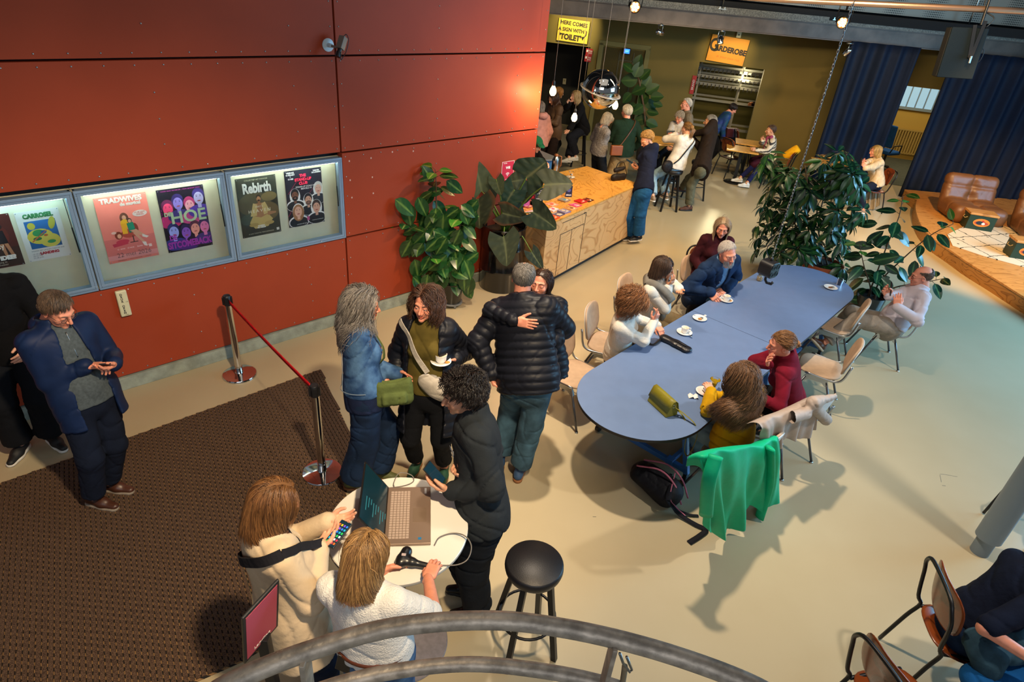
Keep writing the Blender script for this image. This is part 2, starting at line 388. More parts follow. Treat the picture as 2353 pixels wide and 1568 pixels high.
def hand_mesh(pose, side, res):
    """wrist at the origin, fingers along +Y, palm facing -Z; side=+1 puts the thumb on +X"""
    k = ('hand', pose, side, res)
    if k in _cache: return _cache[k]
    curls, th = HANDS[pose]; seg = []
    sp = 1.7 if pose == 'splay' else 1
    for i, (x, y, L, r) in enumerate(((.030, .088, .076, .0092), (.010, .093, .084, .0095), (-.0105, .089, .078, .0091), (-.030, .080, .061, .0081))):
        a = 0; q = np.array([x, y, 0.]); sx = (x/.03)*.07*sp; ch = [q]
        for fr, cf in ((.45, .42), (.31, .34), (.24, .24)):
            a += curls[i]*cf; d = np.array([math.sin(sx)*math.cos(a), math.cos(a)*math.cos(sx), -math.sin(a)]); q = q+d*L*fr; ch.append(q)
        seg.append((ch, r))
    t0 = np.array([.026, .022, -.006]); t1 = t0+np.array([.024-.006*th, .030, -.010-.012*th]); t2 = t1+np.array([.014-.016*th, .027, -.006-.012*th]); t3 = t2+np.array([.006-.018*th, .022, -.004-.01*th])
    def fn(p):
        p = p*np.array([side, 1, 1], np.float32)
        d = smin(bx(p, (0, .052, 0), (.040, .045, .0145), r=.014), rc(p, (0, -.02, 0), (0, .02, 0), .026, .027, ((0, 0, 1), .72)), .02)
        d = smin(d, rc(p, t0, t1, .016, .0125), .014)
        d = smin(d, rc(p, t1, t2, .0118, .0105), .006); d = smin(d, rc(p, t2, t3, .0103, .0085), .003)
        for ch, r in seg:
            f = rc(p, ch[0]*[1, .86, 1], ch[1], r*1.02, r*1.02)
            f = smin(f, rc(p, ch[1], ch[2], r, r*.92), .003); f = smin(f, rc(p, ch[2], ch[3], r*.92, r*.78), .003)
            d = smin(d, f, .0035)
        return d
    V, F = nets(fn, (-.09, -.05, -.11), (.09, .20, .04), res)
    c = np.ones((len(V), 3)); c[:] = 1
    tip = np.clip((V[:, 1]-.12)/.05, 0, 1)[:, None]; c = c*(1-.25*tip)+.25*tip*np.array([1, .70, .66])
    _cache[k] = (V, F, c); return _cache[k]
def ik(a, c, l1, l2, hint):
    a, c = np.asarray(a, float), np.asarray(c, float); d = c-a; L = np.linalg.norm(d); u = d/(L+1e-9)
    if L > (l1+l2)*.995: L = (l1+l2)*.995; c = a+u*L
    if L < abs(l1-l2)+.02: L = abs(l1-l2)+.02; c = a+u*L
    x = (l1*l1-l2*l2+L*L)/(2*L); h = math.sqrt(max(0, l1*l1-x*x)); n = np.asarray(hint, float); n = n-u*(n@u); n = nrm(n)
    return a+u*x+n*h, c
SKIN = dict(fair='#d9a084', pink='#d88f74', tan='#c48a66', olive='#c69377', dark='#a86a44')
def skin_mat(k):
    name = 'skin_'+k
    if name in _mats: return _mats[name]
    m = mat(name, SKIN[k], .52, var=.06, vs=30, attr='Col'); b = nodes(m)[2]
    b.inputs['Subsurface Weight'].default_value = .12; b.inputs['Subsurface Radius'].default_value = (.02, .008, .005); b.inputs['Subsurface Scale'].default_value = .3
    return m
class Bod: pass
def skeleton(s):
    b = Bod(); b.s = s; H = s.get('H', 1.70); k = H/1.72; b.k = k; f = s.get('sex', 'f') == 'f'; b.f = f
    b.bw = s.get('build', 1.0); yaw = math.radians(s['yaw'])
    b.F0 = np.array([math.sin(yaw), math.cos(yaw), 0]); b.R = np.array([math.cos(yaw), -math.sin(yaw), 0])
    b.hc = np.asarray(s['head'], float)
    hy = s.get('hyaw', 0); b.HM = rotm(s['yaw']+hy, s.get('hpitch', -10), s.get('hroll', 0))
    ln = s.get('lean', (0, .03)); # lean of torso: right, forward (metres of neck over pelvis)
    if 'pel' in s: b.pel = np.asarray(s['pel'], float); b.nb = np.asarray(s['nb'], float) if 'nb' in s else None
    else: b.pel = None; b.nb = None
    neck = b.hc+b.HM @ np.array([0, -.030, -.085])*k
    if b.nb is None:
        b.nb = neck+np.array([0, 0, -.075*k])-b.F0*.012*k if b.pel is None else neck+nrm(b.pel-neck)*.07*k-b.F0*.01
    if b.pel is None:
        L = .515*k; lr, lf = ln; b.pel = b.nb-b.R*lr-b.F0*lf-np.array([0, 0, math.sqrt(max(.01, L*L-lr*lr-lf*lf))])
    b.U = nrm(b.nb-b.pel); b.Fd = nrm(b.F0-b.U*(b.F0@b.U)); b.Rt = nrm(np.cross(b.Fd, b.U))
    tw = math.radians(s.get('twist', 0)); b.RS = nrm(b.Rt*math.cos(tw)-b.Fd*math.sin(tw)); b.RS = nrm(b.RS+b.U*s.get('shtilt', 0))
    b.L = np.linalg.norm(b.nb-b.pel); sw = (.150 if f else .170)*k*b.bw**.5
    b.S = {-1: b.nb-b.U*.055*k-b.RS*sw+b.Fd*.0, 1: b.nb-b.U*.055*k+b.RS*sw}
    b.hipj = {q: b.pel-b.U*.03+b.Rt*q*.088*k for q in (-1, 1)}
    if s.get('sit'): b.hipj = {q: b.pel+b.Rt*q*.088*k-np.array([0, 0, .02]) for q in (-1, 1)}
    b.W = {}; b.E = {}; b.A = {}; b.K = {}
    for q, nm in ((-1, 'l'), (1, 'r')):
        w = s.get(nm+'w')
        if w is None: w = b.S[q]-b.U*.50*k+b.Rt*q*.07+b.Fd*.05
        elif isinstance(w, tuple) and w[0] == 'b': w = b.nb+b.Rt*w[1]+b.Fd*w[2]+b.U*w[3]
        hint = s.get(nm+'e', (q*.5, -.55, -.7)); hv = b.Rt*hint[0]+b.Fd*hint[1]+b.U*hint[2]
        b.E[q], b.W[q] = ik(b.S[q], w, .285*k, .25*k, hv)
        a = s.get(nm+'a')
        if a is None: a = b.hipj[q]*np.array([1, 1, 0])+b.Rt*q*.02+np.array([0, 0, .08])
        a = np.asarray(a, float)
        kh = s.get(nm+'k', (q*.15, 1, .35 if s.get('sit') else 0)); kv = b.R*kh[0]+b.F0*kh[1]+np.array([0, 0, kh[2]])
        if nm+'E' in s: b.E[q] = np.asarray(s[nm+'E'], float); b.W[q] = np.asarray(s[nm+'w'], float)
        b.K[q], b.A[q] = ik(b.hipj[q], a, .425*k, .42*k, kv)
    return b
def trunk(p, b, off=0.0, hem=None, flare=0.0, belly=0.0):
    k, w = b.k, b.bw; U, Fd, R = b.U, b.Fd, b.RS; L = b.L
    fl = (Fd, .70); hr = (.168 if b.f else .162)*k*w; wr = (.130 if b.f else .150)*k*w; cr = (.142 if b.f else .160)*k*w
    d = rc(p, b.pel-U*.02, b.pel+U*.06*k, hr+off, hr*.97+off, (Fd, .74))
    d = smin(d, rc(p, b.pel+U*.05*k, b.pel+U*.22*k, wr*1.06+off, wr+off, fl), .06)
    d = smin(d, rc(p, b.pel+U*.22*k, b.nb-U*.17*k, wr+off, cr+off, fl), .06)
    if hem is not None and hem < -.03: d = smin(d, rc(p, b.pel+U*(hem-.03), b.pel, hr*.98+off+flare, hr+off, (Fd, .78)), .05)
    s1 = .058*k; d = smin(d, rc(p, b.S[-1]*.9+b.S[1]*.1-U*.015, b.S[1]*.9+b.S[-1]*.1-U*.015, s1+off, s1+off), .07)
    d = smin(d, rc(p, b.nb-U*.03, b.nb+U*.005, .062*k+off, .05*k+off*.7), .05)
    if b.f: 
        for q in (-1, 1): d = smin(d, el(p, b.pel+U*(L-.20*k)+Fd*.075*k+R*q*.062*k, np.array([.058, .058, .058])*k+off*.7), .045)
    if belly: d = smin(d, el(p, b.pel+U*.10*k+Fd*.05, np.array([.13, .13, .13])*k*belly+off), .06)
    return d
def arm(p, b, q, off, frac=1.0, cuff=0.0, ridge=0):
    k = b.k*(b.bw**.5)*(1 if b.f else 1.1); S, E, Wr = b.S[q], b.E[q], b.W[q]
    def rg(a, c, ra, rb):
        d = rc(p, a, c, ra, rb)
        if ridge:
            t = (p-a.astype(np.float32)) @ nrm(c-a).astype(np.float32); d = d-.011*np.abs(np.sin(PI*t/ridge))**.6+.005
        return d
    if frac <= .5: return rg(S, S+(E-S)*frac*2, .055*k+off, .046*k+off)
    d = rg(S, E, .054*k+off, .041*k+off); t = (frac-.5)*2; e2 = E+(Wr-E)*t
    return smin(d, rg(E, e2, .041*k+off, .030*k+off+cuff), .03)
def wear_top(b, *a, **k_):
    r = wear_top_(b, *a, **k_); b.__dict__.setdefault('tops', []).append(r[0]); return r
def wear_top_(b, off=.012, hem=-.08, frac=1.0, amp=.004, ridge=0, open_=None, flare=0, belly=0, arms=True, cuff=0, collar=None, hood=False, seed=0, blend=.02, capes=0):
    U, Fd, R = b.U.astype(np.float32), b.Fd.astype(np.float32), b.Rt.astype(np.float32); pel = b.pel.astype(np.float32); nb = b.nb.astype(np.float32)
    def fn(p):
        q = p-pel; u = q@U
        if arms == 'only': d = np.full(len(p), 9., np.float32)
        else:
            d = trunk(p, b, off, hem, flare, belly)
            if ridge: d = d-.012*np.abs(np.sin(PI*(u+.15*(q@R)**2)/ridge))**.6+.006
            d = smax(d, hem-u, .012)
            if open_ is not None:
                d = smax(d, -np.maximum(trunk(p, b, off-.027, hem, flare-.005 if flare else 0, belly), -.02-(q@Fd)), .004)
                x = np.abs(q@R+open_[2] if len(open_) > 2 else q@R); w = open_[0]+(open_[1]-open_[0])*np.clip(u/b.L, 0, 1)
                d = smax(d, -np.maximum(x-w, -(q@Fd)), .008)
        if arms:
            for s_ in (-1, 1): d = smin(d, arm(p, b, s_, off*.6, frac, cuff, ridge), blend)
        if collar:
            qn = p-nb-U*np.float32(collar.get('z', .03)); h = qn@U; rad = qn-h[:, None]*U; rr = np.sqrt((rad*rad).sum(1))
            c = np.sqrt(np.maximum(np.abs(rr-(collar['r']-h*collar.get('t', .15)))-collar.get('w', .006), 0)**2+np.maximum(np.abs(h)-collar['h'], 0)**2)-.004
            if collar.get('open'): c = smax(c, -np.maximum(np.abs(qn@R)-collar['open']-np.maximum(-h, 0), -(qn@Fd)), .004)
            d = smin(d, c, .01)
        if hood:
            hcn = b.nb+b.U*.01-b.Fd*.085; c = el(p, hcn, (.115, .115, .075), np.array([b.Rt, b.Fd, b.U]).T); c = smax(c, -el(p, hcn+b.U*.05+b.Fd*.03, (.085, .085, .06), np.array([b.Rt, b.Fd, b.U]).T), .01); d = smin(d, c, .02)
        return d+folds(p, amp*1.5, 13, seed)
    pts = [b.pel+b.U*(hem-.05), b.nb+b.U*.12]
    if arms: pts += [b.S[-1], b.S[1], b.E[-1], b.E[1], b.W[-1], b.W[1]]
    lo = np.min(pts, 0); hi = np.max(pts, 0); e = .14+off+flare
    lo2 = np.minimum(lo-.1-off, np.min([b.pel, b.nb], 0)-[.26+flare, .26+flare, .1]); hi2 = np.maximum(hi+.1+off, np.max([b.pel, b.nb], 0)+[.26+flare, .26+flare, .1])
    lo2[2] = lo[2]-.12; hi2[2] = hi[2]+.12
    return fn, lo2, hi2
def wear_legs(b, off=.012, wide=0.0, ankle=.05, amp=.004, waist=.10, top_off=None, seed=3, low=.0, shorts=None, lshape=(.088, .062, .052)):
    k = b.k*b.bw**.5; U = b.U.astype(np.float32); pel = b.pel.astype(np.float32)
    def fn(p):
        hr = (.163 if b.f else .156)*b.k*b.bw
        d = rc(p, b.pel-b.U*.03, b.pel+b.U*(waist-.02), hr+off, hr*.93+off, (b.Fd, .74)); d = smax(d, (p-pel)@U-waist, .01)
        for q in (-1, 1):
            h = b.hipj[q]; K = b.K[q]; A = b.A[q]; e = A+nrm(K-A)*ankle
            g = rc(p, h, K, lshape[0]*k+off, lshape[1]*k+off+wide*.5); g = smin(g, rc(p, K, e, lshape[1]*k+off+wide*.5, lshape[2]*k+off+wide), .03)
            v = nrm(e-K).astype(np.float32); g = smax(g, (p-e.astype(np.float32))@v, .008); d = smin(d, g, .025)
        return d+folds(p, amp*1.5, 15, seed)
    pts = [b.pel+b.U*waist, b.K[-1], b.K[1], b.A[-1], b.A[1], b.pel]; e = .2+off+wide
    return fn, np.min(pts, 0)-[e, e, .12], np.max(pts, 0)+[e, e, .12]
def sdf_obj(name, fn3, res, m, parent, cols=None, smooth=True):
    V, F = nets(*fn3, res)
    me = fast_mesh(name, V, F, m, True, cols=cols(V) if cols else None)
    return link(name, me, parent)
# ---- hair
def strands(b, n, L, m, style='down', vol=.01, curl=0, curlf=60, r=.0022, seg=10, hairline=.60, back=-.62, cols=((1, 1, 1), (.7, .7, .7)), part=0.0, clump=.35, bald=None, bun=None, rest=True, seed=1, lift=.5, shell=.007, temple=.18, flick=0.0, fringe=0):
    """hair in head space: a scalp shell plus tapering locks that follow the skull and hang; returns one mesh"""
    n = int(n*2.1); r *= .62
    g = np.random.default_rng(seed); k = b.k; G = b.HM.T @ np.array([0, 0, -1.]); C0 = np.array([0, -.014, .032]); R0 = np.array([.0735, .094, .083])
    def zmin(v):
        y = v[:, 1]; return np.where(y > .25, np.interp(y, [.25, .6, 1], [.05+temple, hairline-.03, hairline]), np.interp(y, [-1, -.3, .0, .25], [back, back*.75, .02, .05+temple]))
    def ok(v):
        o = v[:, 2] > zmin(v)
        if bald: o &= ~((v[:, 2] > bald[0]) & (v[:, 1] > bald[1]))
        return o
    v = g.normal(size=(n*8, 3)); v /= np.linalg.norm(v, axis=1, keepdims=True); v = v[ok(v)][:n]; n = len(v)
    p = C0+v*(R0+.003); nr = v/R0; nr /= np.linalg.norm(nr, axis=1, keepdims=True)
    if style in ('down', 'curly'):
        tp = np.clip(v[:, 2], 0, 1); sgn = np.sign(p[:, 0]-part+1e-5); d = np.stack([sgn*(.15+.9*tp*np.clip(v[:, 1]+.75, 0, 1)), -.15-.5*tp*(v[:, 1] < .2)-.25*(v[:, 1] > .2)+np.where(v[:, 1] > .3, fringe, 0), -(1-tp)*.9], -1)
    elif style == 'back': d = np.stack([p[:, 0]*2, np.full(n, -1.), np.full(n, .1)], -1)
    elif style == 'fwd': d = np.stack([np.full(n, .35), np.full(n, .8), np.full(n, .2)], -1)
    elif style == 'bun': d = np.asarray(bun)-p
    elif style == 'sweep': d = np.stack([np.full(n, .9), np.full(n, -.25), np.full(n, .1)], -1)
    d = d+g.normal(size=(n, 3))*(.25 if style != 'bun' else .08)+nr*lift*.4
    d -= nr*((d*nr).sum(1, keepdims=True))*.7; d /= np.linalg.norm(d, axis=1, keepdims=True)
    lay = g.uniform(.15, 1, (n, 1))*vol; ln = L*g.uniform(.82, 1.08, n) if np.isscalar(L) else L(v, g)
    path = [p.copy()]; q = p.copy(); st = ln/seg
    sh = [(b.HM.T @ (b.S[s_]-b.hc)/k, .088) for s_ in (-1, 1)]+[(b.HM.T @ (b.nb-b.U*.07-b.hc)/k, .125)]+[(np.array([0, -.022-.018*t_, -.05-.12*t_]), .066) for t_ in (0, .33, .66, 1)]
    for i in range(seg):
        q = q+d*st[:, None]; t = (i+1)/seg
        RR = R0+.004+lay+vol*.5*min(1, t*2); w = (q-C0)/RR; hang = (q[:, 2] < C0[2]) & (q[:, 1] < .045) & (q[:, 2] > -.20) if style in ('down', 'curly') and rest else np.zeros(n, bool)
        wz = w[:, 2].copy(); w[:, 2] = np.where(hang, 0, wz); l = np.linalg.norm(w, axis=1, keepdims=True)+1e-6; ins = (l < 1); nq = C0+(w/l)*RR; nq[:, 2] = np.where(hang, q[:, 2], nq[:, 2]); q = np.where(ins, nq, q)
        if rest and np.isscalar(L) and L > .3 and t > .35 and getattr(b, 'tops', None):
            wq = (q*k) @ b.HM.T+b.hc; dd = b.tops[0](wq.astype(np.float32))-.012; ax_ = b.pel+b.U*np.minimum((wq-b.pel) @ b.U, b.L-.1)[:, None]; on = wq-ax_; on /= np.linalg.norm(on, axis=1, keepdims=True); wq = wq+on*np.clip(-dd, 0, .05)[:, None]; q = (wq-b.hc) @ b.HM/k
        if rest:
            for c, rr in (sh if not (np.isscalar(L) and L > .3) else sh[3:]):
                w2 = q-c; l2 = np.linalg.norm(w2, axis=1, keepdims=True); q = np.where(l2 < rr, c+w2/l2*rr, q)
            fc = (q[:, 1] > .015) & (q[:, 2] < .068) & (np.abs(q[:, 0]) < .070); q[:, 0] = np.where(fc & (fringe == 0), np.sign(q[:, 0]+1e-6)*.070, q[:, 0])
        if style == 'bun':
            to = np.asarray(bun)-q; dl = np.linalg.norm(to, axis=1, keepdims=True); d = np.where(dl > .02, .5*d+.8*to/dl, d+g.normal(size=(n, 3))*.9)
        else:
            d = d+G*(.60 if not curl else .50)+g.normal(size=(n, 3))*.05; oo = (q-C0)/np.linalg.norm(q-C0, axis=1, keepdims=True); d = d-oo*np.maximum(0, (d*oo).sum(1, keepdims=True))*(.55 if not curl else .3 if lift < .8 else .15)
        d /= np.linalg.norm(d, axis=1, keepdims=True); path.append(q.copy())
    Pt = np.stack(path, 1)
    ng = max(4, n//9); gi = g.choice(n, ng, False) if n > ng else np.arange(n)
    near = np.argmin(((Pt[:, None, 0]-Pt[None, gi, 0])**2).sum(-1), 1); tt = (np.linspace(0, 1, seg+1)**1.3)[None, :, None]*clump
    Pt = Pt*(1-tt)+Pt[gi][near]*tt
    T = np.gradient(Pt, axis=1); T /= np.linalg.norm(T, axis=2, keepdims=True)+1e-9
    N1 = np.cross(T, nr[:, None, :]); N1 /= np.linalg.norm(N1, axis=2, keepdims=True)+1e-9; N2 = np.cross(T, N1)
    if curl:
        ph = g.uniform(0, 6.28, (ng,))[near][:, None]+g.normal(size=(n, 1))*.5; s_ = np.linspace(0, 1, seg+1)[None]*ln[:, None]*curlf; am = curl*np.minimum(1, np.linspace(0, 2.5, seg+1))[None]
        Pt = Pt+(np.cos(s_+ph)*am)[..., None]*N1+(np.sin(s_+ph)*am)[..., None]*N2
        T = np.gradient(Pt, axis=1); T /= np.linalg.norm(T, axis=2, keepdims=True)+1e-9; N1 = np.cross(T, nr[:, None, :]); N1 /= np.linalg.norm(N1, axis=2, keepdims=True)+1e-9; N2 = np.cross(T, N1)
    rad = r*np.interp(np.linspace(0, 1, seg+1), [0, .3, .8, 1], [.8, 1, .7, .12])[None, :, None]*g.uniform(.7, 1.3, (n, 1, 1))
    ring = [Pt+rad*(math.cos(a)*1.7*N1+math.sin(a)*.7*N2) for a in (0.5, 2.6, 4.71)]
    V = np.stack(ring, 2).reshape(-1, 3); base = (np.arange(n)*(seg+1)*3)[:, None, None]; ii = (np.arange(seg)*3)[None, :, None]; j = np.arange(3)[None, None]
    a_ = base+ii+j; b_ = base+ii+(j+1) % 3; F = np.stack([a_, b_, b_+3, a_+3], -1).reshape(-1, 4)
    mixv = g.random((n, 1)); cc = np.asarray(cols[0])*(1-mixv)+np.asarray(cols[1])*mixv; cc = cc*g.uniform(.8, 1.15, (n, 1))
    C = np.repeat(cc, (seg+1)*3, 0)
    def shf(x):
        w = x-C0.astype(np.float32); nn = w/(np.linalg.norm(w, axis=1, keepdims=True)+1e-6); zz = zmin(nn).astype(np.float32)
        dd = el(x, C0, R0+shell); dd = smax(dd, (zz-nn[:, 2])*.08, .008)
        if bald: dd = smax(dd, np.minimum(nn[:, 2]-bald[0], nn[:, 1]-bald[1])*.08, .006)
        return dd+.0015*np.sin(x[:, 0]*220+40*x[:, 2])
    Vs, Fs = nets(shf, C0-R0-.02, C0+R0+.02, .005); cs = np.tile(np.asarray(cols[0])*.6+np.asarray(cols[1])*.4, (len(Vs), 1))*.85
    V = np.concatenate([V, Vs]); F = np.concatenate([F, Fs+n*(seg+1)*3]); C = np.concatenate([C, cs])
    if bun is not None and style == 'bun':
        Vb, Fb = [], []; bb = B(); c = np.asarray(bun)
        for i in range(34):
            a = g.normal(size=3); a /= np.linalg.norm(a); u = nrm(np.cross(a, g.normal(size=3))); w = np.cross(a, u); rr = g.uniform(.016, .034); th = np.linspace(0, g.uniform(3, 5.5), 12)
            bb.tube([c+a*g.uniform(-.018, .018)+rr*(math.cos(t)*u+math.sin(t)*w)+np.array([0, -.012, .0]) for t in th], [.0045]*10+[.003, .001], 5)
        Vb = np.concatenate(bb.v); quads = np.array([f for f in bb.f if len(f) == 4]); F = np.concatenate([F, quads+len(V)]); V = np.concatenate([V, Vb]); C = np.concatenate([C, np.tile(np.asarray(cols[0])*g.uniform(.8, 1.1), (len(Vb), 1))])
    V = (V*k) @ b.HM.T+b.hc
    return link('hair', fast_mesh('hair', V, F, m, True, cols=C), b.root)
def hair_mat():
    if 'hair' in _mats: return _mats['hair']
    return mat('hair', '#ffffff', .42, attr='Col', spec=.45)
def shoe_meshes(kind, res):
    k = ('shoe', kind, res)
    if k in _cache: return _cache[k]
    def up(p):
        d = rc(p, (0, -.045, .048), (0, .06, .042), .036, .038); d = smin(d, rc(p, (0, .06, .036), (0, .155, .026), .040, .028, ((0, 0, 1), .85)), .03)
        d = smin(d, rc(p, (0, -.025, .07), (0, -.015, .11 if kind == 'boot' else .095), .036, .034), .02)
        d = smin(d, rc(p, (0, .02, .085), (0, .09, .06), .014, .010), .015)
        return smax(smax(d, .014-p[:, 2], .004), -rc(p, (0, -.018, .10), (0, -.018, .2), .024, .03), .004)
    def so(p):
        q = p*np.array([1, 1, 0], np.float32); w = np.minimum(rc(q, (0, -.048, 0), (0, .03, 0), .037, .034), rc(q, (0, .05, 0), (.004, .150, 0), .040, .034)); w = smin(w, rc(q, (0, 0, 0), (0, .08, 0), .034, .038), .02)
        return smax(w, np.abs(p[:, 2]-.011)-.011, .004)
    _cache[k] = (nets(up, (-.06, -.1, 0), (.06, .2, .13), res), nets(so, (-.06, -.1, -.01), (.06, .2, .03), res)); return _cache[k]
def shoes(b, um, sm, kind='low', res=.006, laces=None):
    for q, nm in ((-1, 'l'), (1, 'r')):
        ty = b.s.get(nm+'toe', None); A = b.A[q]; shin = nrm(b.K[q]-A)
        fwd = b.F0 if ty is None else np.array([math.sin(math.radians(ty)), math.cos(math.radians(ty)), 0])
        up = np.array([0, 0, 1.]); pt = b.s.get(nm+'pt', 0)
        if pt: fwd = nrm(fwd*math.cos(math.radians(pt))+np.array([0, 0, math.sin(math.radians(pt))])); 
        x = nrm(np.cross(fwd, up)); up = np.cross(x, fwd); M = np.array([x, fwd, up]).T*b.k; o = A-up*.082*b.k
        (V, F), (V2, F2) = shoe_meshes(kind, res)
        s = link('shoe', fast_mesh('shoe', V@M.T+o, F, um), b.root); link('sole', fast_mesh('sole', V2@M.T+o, F2, sm), s)
        if laces:
            t = B(frame(o, M[:, 0], M[:, 1], M[:, 2]))
            for i in range(4): y = .025+i*.02; z = .098-i*.0085; t.tube([(-.022, y, z-.014), (0, y+.004, z+.002), (.022, y, z-.014)], .003, 5)
            t.build('laces', laces, s, True)
def person(label, s, wear=(), hair=None, near=1):
    """near: 2 close to the camera, 1 middle, 0 far away"""
    b = skeleton(s); res = {2: .009, 1: .012, 0: .017}[near]; hres = {2: .0032, 1: .004, 0: .006}[near]; f = b.f
    base = np.array([b.pel[0], b.pel[1], 0.0]); k = b.k; Vs, Fs, Cs = [], [], []; n = 0
    def put(V, F, C):
        nonlocal n; Vs.append(V); Fs.append(F+n); Cs.append(C); n += len(V)
    bare = s.get('bare', False)
    def body(p):
        d = trunk(p, b, -.012)
        for q in (-1, 1):
            kk = k*(b.bw**.5)*(1 if f else 1.1)
            a = smin(rc(p, b.S[q], b.E[q], .046*kk, .036*kk), rc(p, b.E[q], b.W[q], .037*kk, .026*kk, None), .02); d = smin(d, a, .02)
            d = smin(d, smin(rc(p, b.hipj[q], b.K[q], .080*k, .054*k), rc(p, b.K[q], b.A[q], .053*k, .036*k), .03), .02)
        return smin(d, rc(p, b.nb-b.U*.04, b.nb+b.U*.03, .05*k, .046*k), .03)
    pts = np.array([b.pel, b.nb]+[d[q] for d in (b.S, b.E, b.W, b.K, b.A) for q in (-1, 1)])
    V, F = nets(body, pts.min(0)-.2, pts.max(0)+.2, .009 if bare and near else max(res*1.4, .014)); put(V, F, np.ones((len(V), 3)))
    V, F, C = head_mesh(s.get('sex', 'f'), s.get('lid', 'open'), s.get('nose', 1.0), s.get('jaw', 1.0), hres)
    if s.get('stubble'):
        m = V.copy(); w = np.clip((-.035-m[:, 2])/.02, 0, 1)*np.clip((m[:, 1]-.0)/.03, 0, 1)*np.clip((m[:, 2]+.13)/.02, 0, 1); C = C*(1-(w*s['stubble'])[:, None]*np.array([.5, .5, .48]))
    put((V*k)@b.HM.T+b.hc, F, C)
    ht = s.get('handscale', 1.0)*k*(.92 if f else 1.0)
    for q, nm in ((-1, 'l'), (1, 'r')):
        if s.get(nm+'hide'): continue
        V, F, C = hand_mesh(s.get(nm+'p', 'relax'), -q, hres)
        y = nrm(b.W[q]-b.E[q])
        if nm+'d' in s: hd = s[nm+'d']; y = nrm(b.Rt*hd[0]+b.Fd*hd[1]+b.U*hd[2])
        pn = s.get(nm+'n', (-q*1.0, 0, -.2)); pn = b.Rt*pn[0]+b.Fd*pn[1]+b.U*pn[2]; z = -(pn-y*(pn@y)); z = nrm(z); x = np.cross(y, z)
        M = np.array([x, y, z]).T*ht; put(V@M.T+b.W[q], F, C); setattr(b, nm+'M', (M, b.W[q]))
    V = np.concatenate(Vs)-base; me = fast_mesh('person', V, np.concatenate(Fs), skin_mat(s.get('skin', 'fair')), True, cols=np.concatenate(Cs))
    r = link('person', me); r.location = base.tolist(); settag(r, label, 'person'); b.root = r
    H4 = frame(b.hc, b.HM[:, 0]*k, b.HM[:, 1]*k, b.HM[:, 2]*k)
    if near and s.get('eyes', True):
        for q in (-1, 1):
            e = B(H4); e.sphere((q*.031, .0750, .003), .0138, 14); ob = e.build('eye', mat('eye_white', '#d9d2ca', .25), r, True)
            e = B(H4); e.sphere((q*.031, .0835, .0025), .0064, 10); e.build('iris', mat('iris', s.get('iris', '#2b2018'), .2), ob, True)
    if near:
        bc = mat('brow_'+s.get('brow', '#4a3527'), s.get('brow', '#4a3527'), .8)
        for q in (-1, 1):
            e = B(H4); e.tube([(q*.014, .093, .024), (q*.030, .0895, .030), (q*.046, .077, .026)], [.0028, .0036, .0018], 6, flat=.8); e.build('eyebrow', bc, r, True)
    if s.get('glasses'):
        gm = mat('glasses_'+s['glasses'], s['glasses'], .3, metal=.4)
        e = B(H4)
        for q in (-1, 1):
            e.tube([(q*.032+.023*math.cos(t), .099-.006*abs(math.cos(t)*q+.0), -.001+.017*math.sin(t)) for t in np.linspace(0, 2*PI, 18)[:-1]], .0016, 6, closed=True)
            e.tube([(q*.054, .095, .004), (q*.074, .07, .006), (q*.081, 0, .008), (q*.082, -.02, -.004)], .0016, 6)
        e.tube([(-.01, .102, .0), (0, .104, .004), (.01, .102, 0)], .0016, 6); e.build('glasses', gm, r, True)
    for w in wear:
        kind, m, kw = w[0], w[1], dict(w[2]) if len(w) > 2 else {}
        cf = kw.pop('cols', None); nm = kw.pop('name', kind); rs = kw.pop('res', 1.0)
        if kind == 'shoes': shoes(b, m, kw.pop('sole', mat('sole_white', '#d8d4cc', .6)), kw.get('kind', 'low'), .006 if near else .009, kw.get('laces')); continue
        if kind == 'legs': sdf_obj(nm, wear_legs(b, **kw), res*rs, m, r, cf and (lambda V: cf(V, b)))
        elif kind == 'top': sdf_obj(nm, wear_top(b, **kw), res*rs, m, r, cf and (lambda V: cf(V, b)))
        elif kind == 'call': kw['fn'](b)
    if hair:
        for h in (hair if isinstance(hair, list) else [hair]):
            h = dict(h); h.setdefault('m', hair_mat())
            if near == 0: h['n'] = int(h['n']*.45); h['r'] = h.get('r', .0022)*1.6
            strands(b, **h)
    return b
def blob(b, name, m, prims, res=.008, k=.02, cut=None, amp=0, parent=None, world=False):
    """small extra garment pieces in body coordinates: (right, forward, up) metres from the neck base"""
    T = (lambda v: np.asarray(v, float)) if world else (lambda v: b.nb+b.Rt*v[0]+b.Fd*v[1]+b.U*v[2])
    pr = [(T(a), T(c), ra, rb) for a, c, ra, rb in prims]
    def fn(p):
        d = None
        for a, c, ra, rb in pr: e = rc(p, a, c, ra, rb); d = e if d is None else smin(d, e, k)
        return d+(folds(p, amp, 22, 1) if amp else 0)
    pts = np.array([x for q in pr for x in q[:2]]); R = max(max(q[2:]) for q in pr)+.03
    return sdf_obj(name, (fn, pts.min(0)-R, pts.max(0)+R), res, m, parent or b.root)
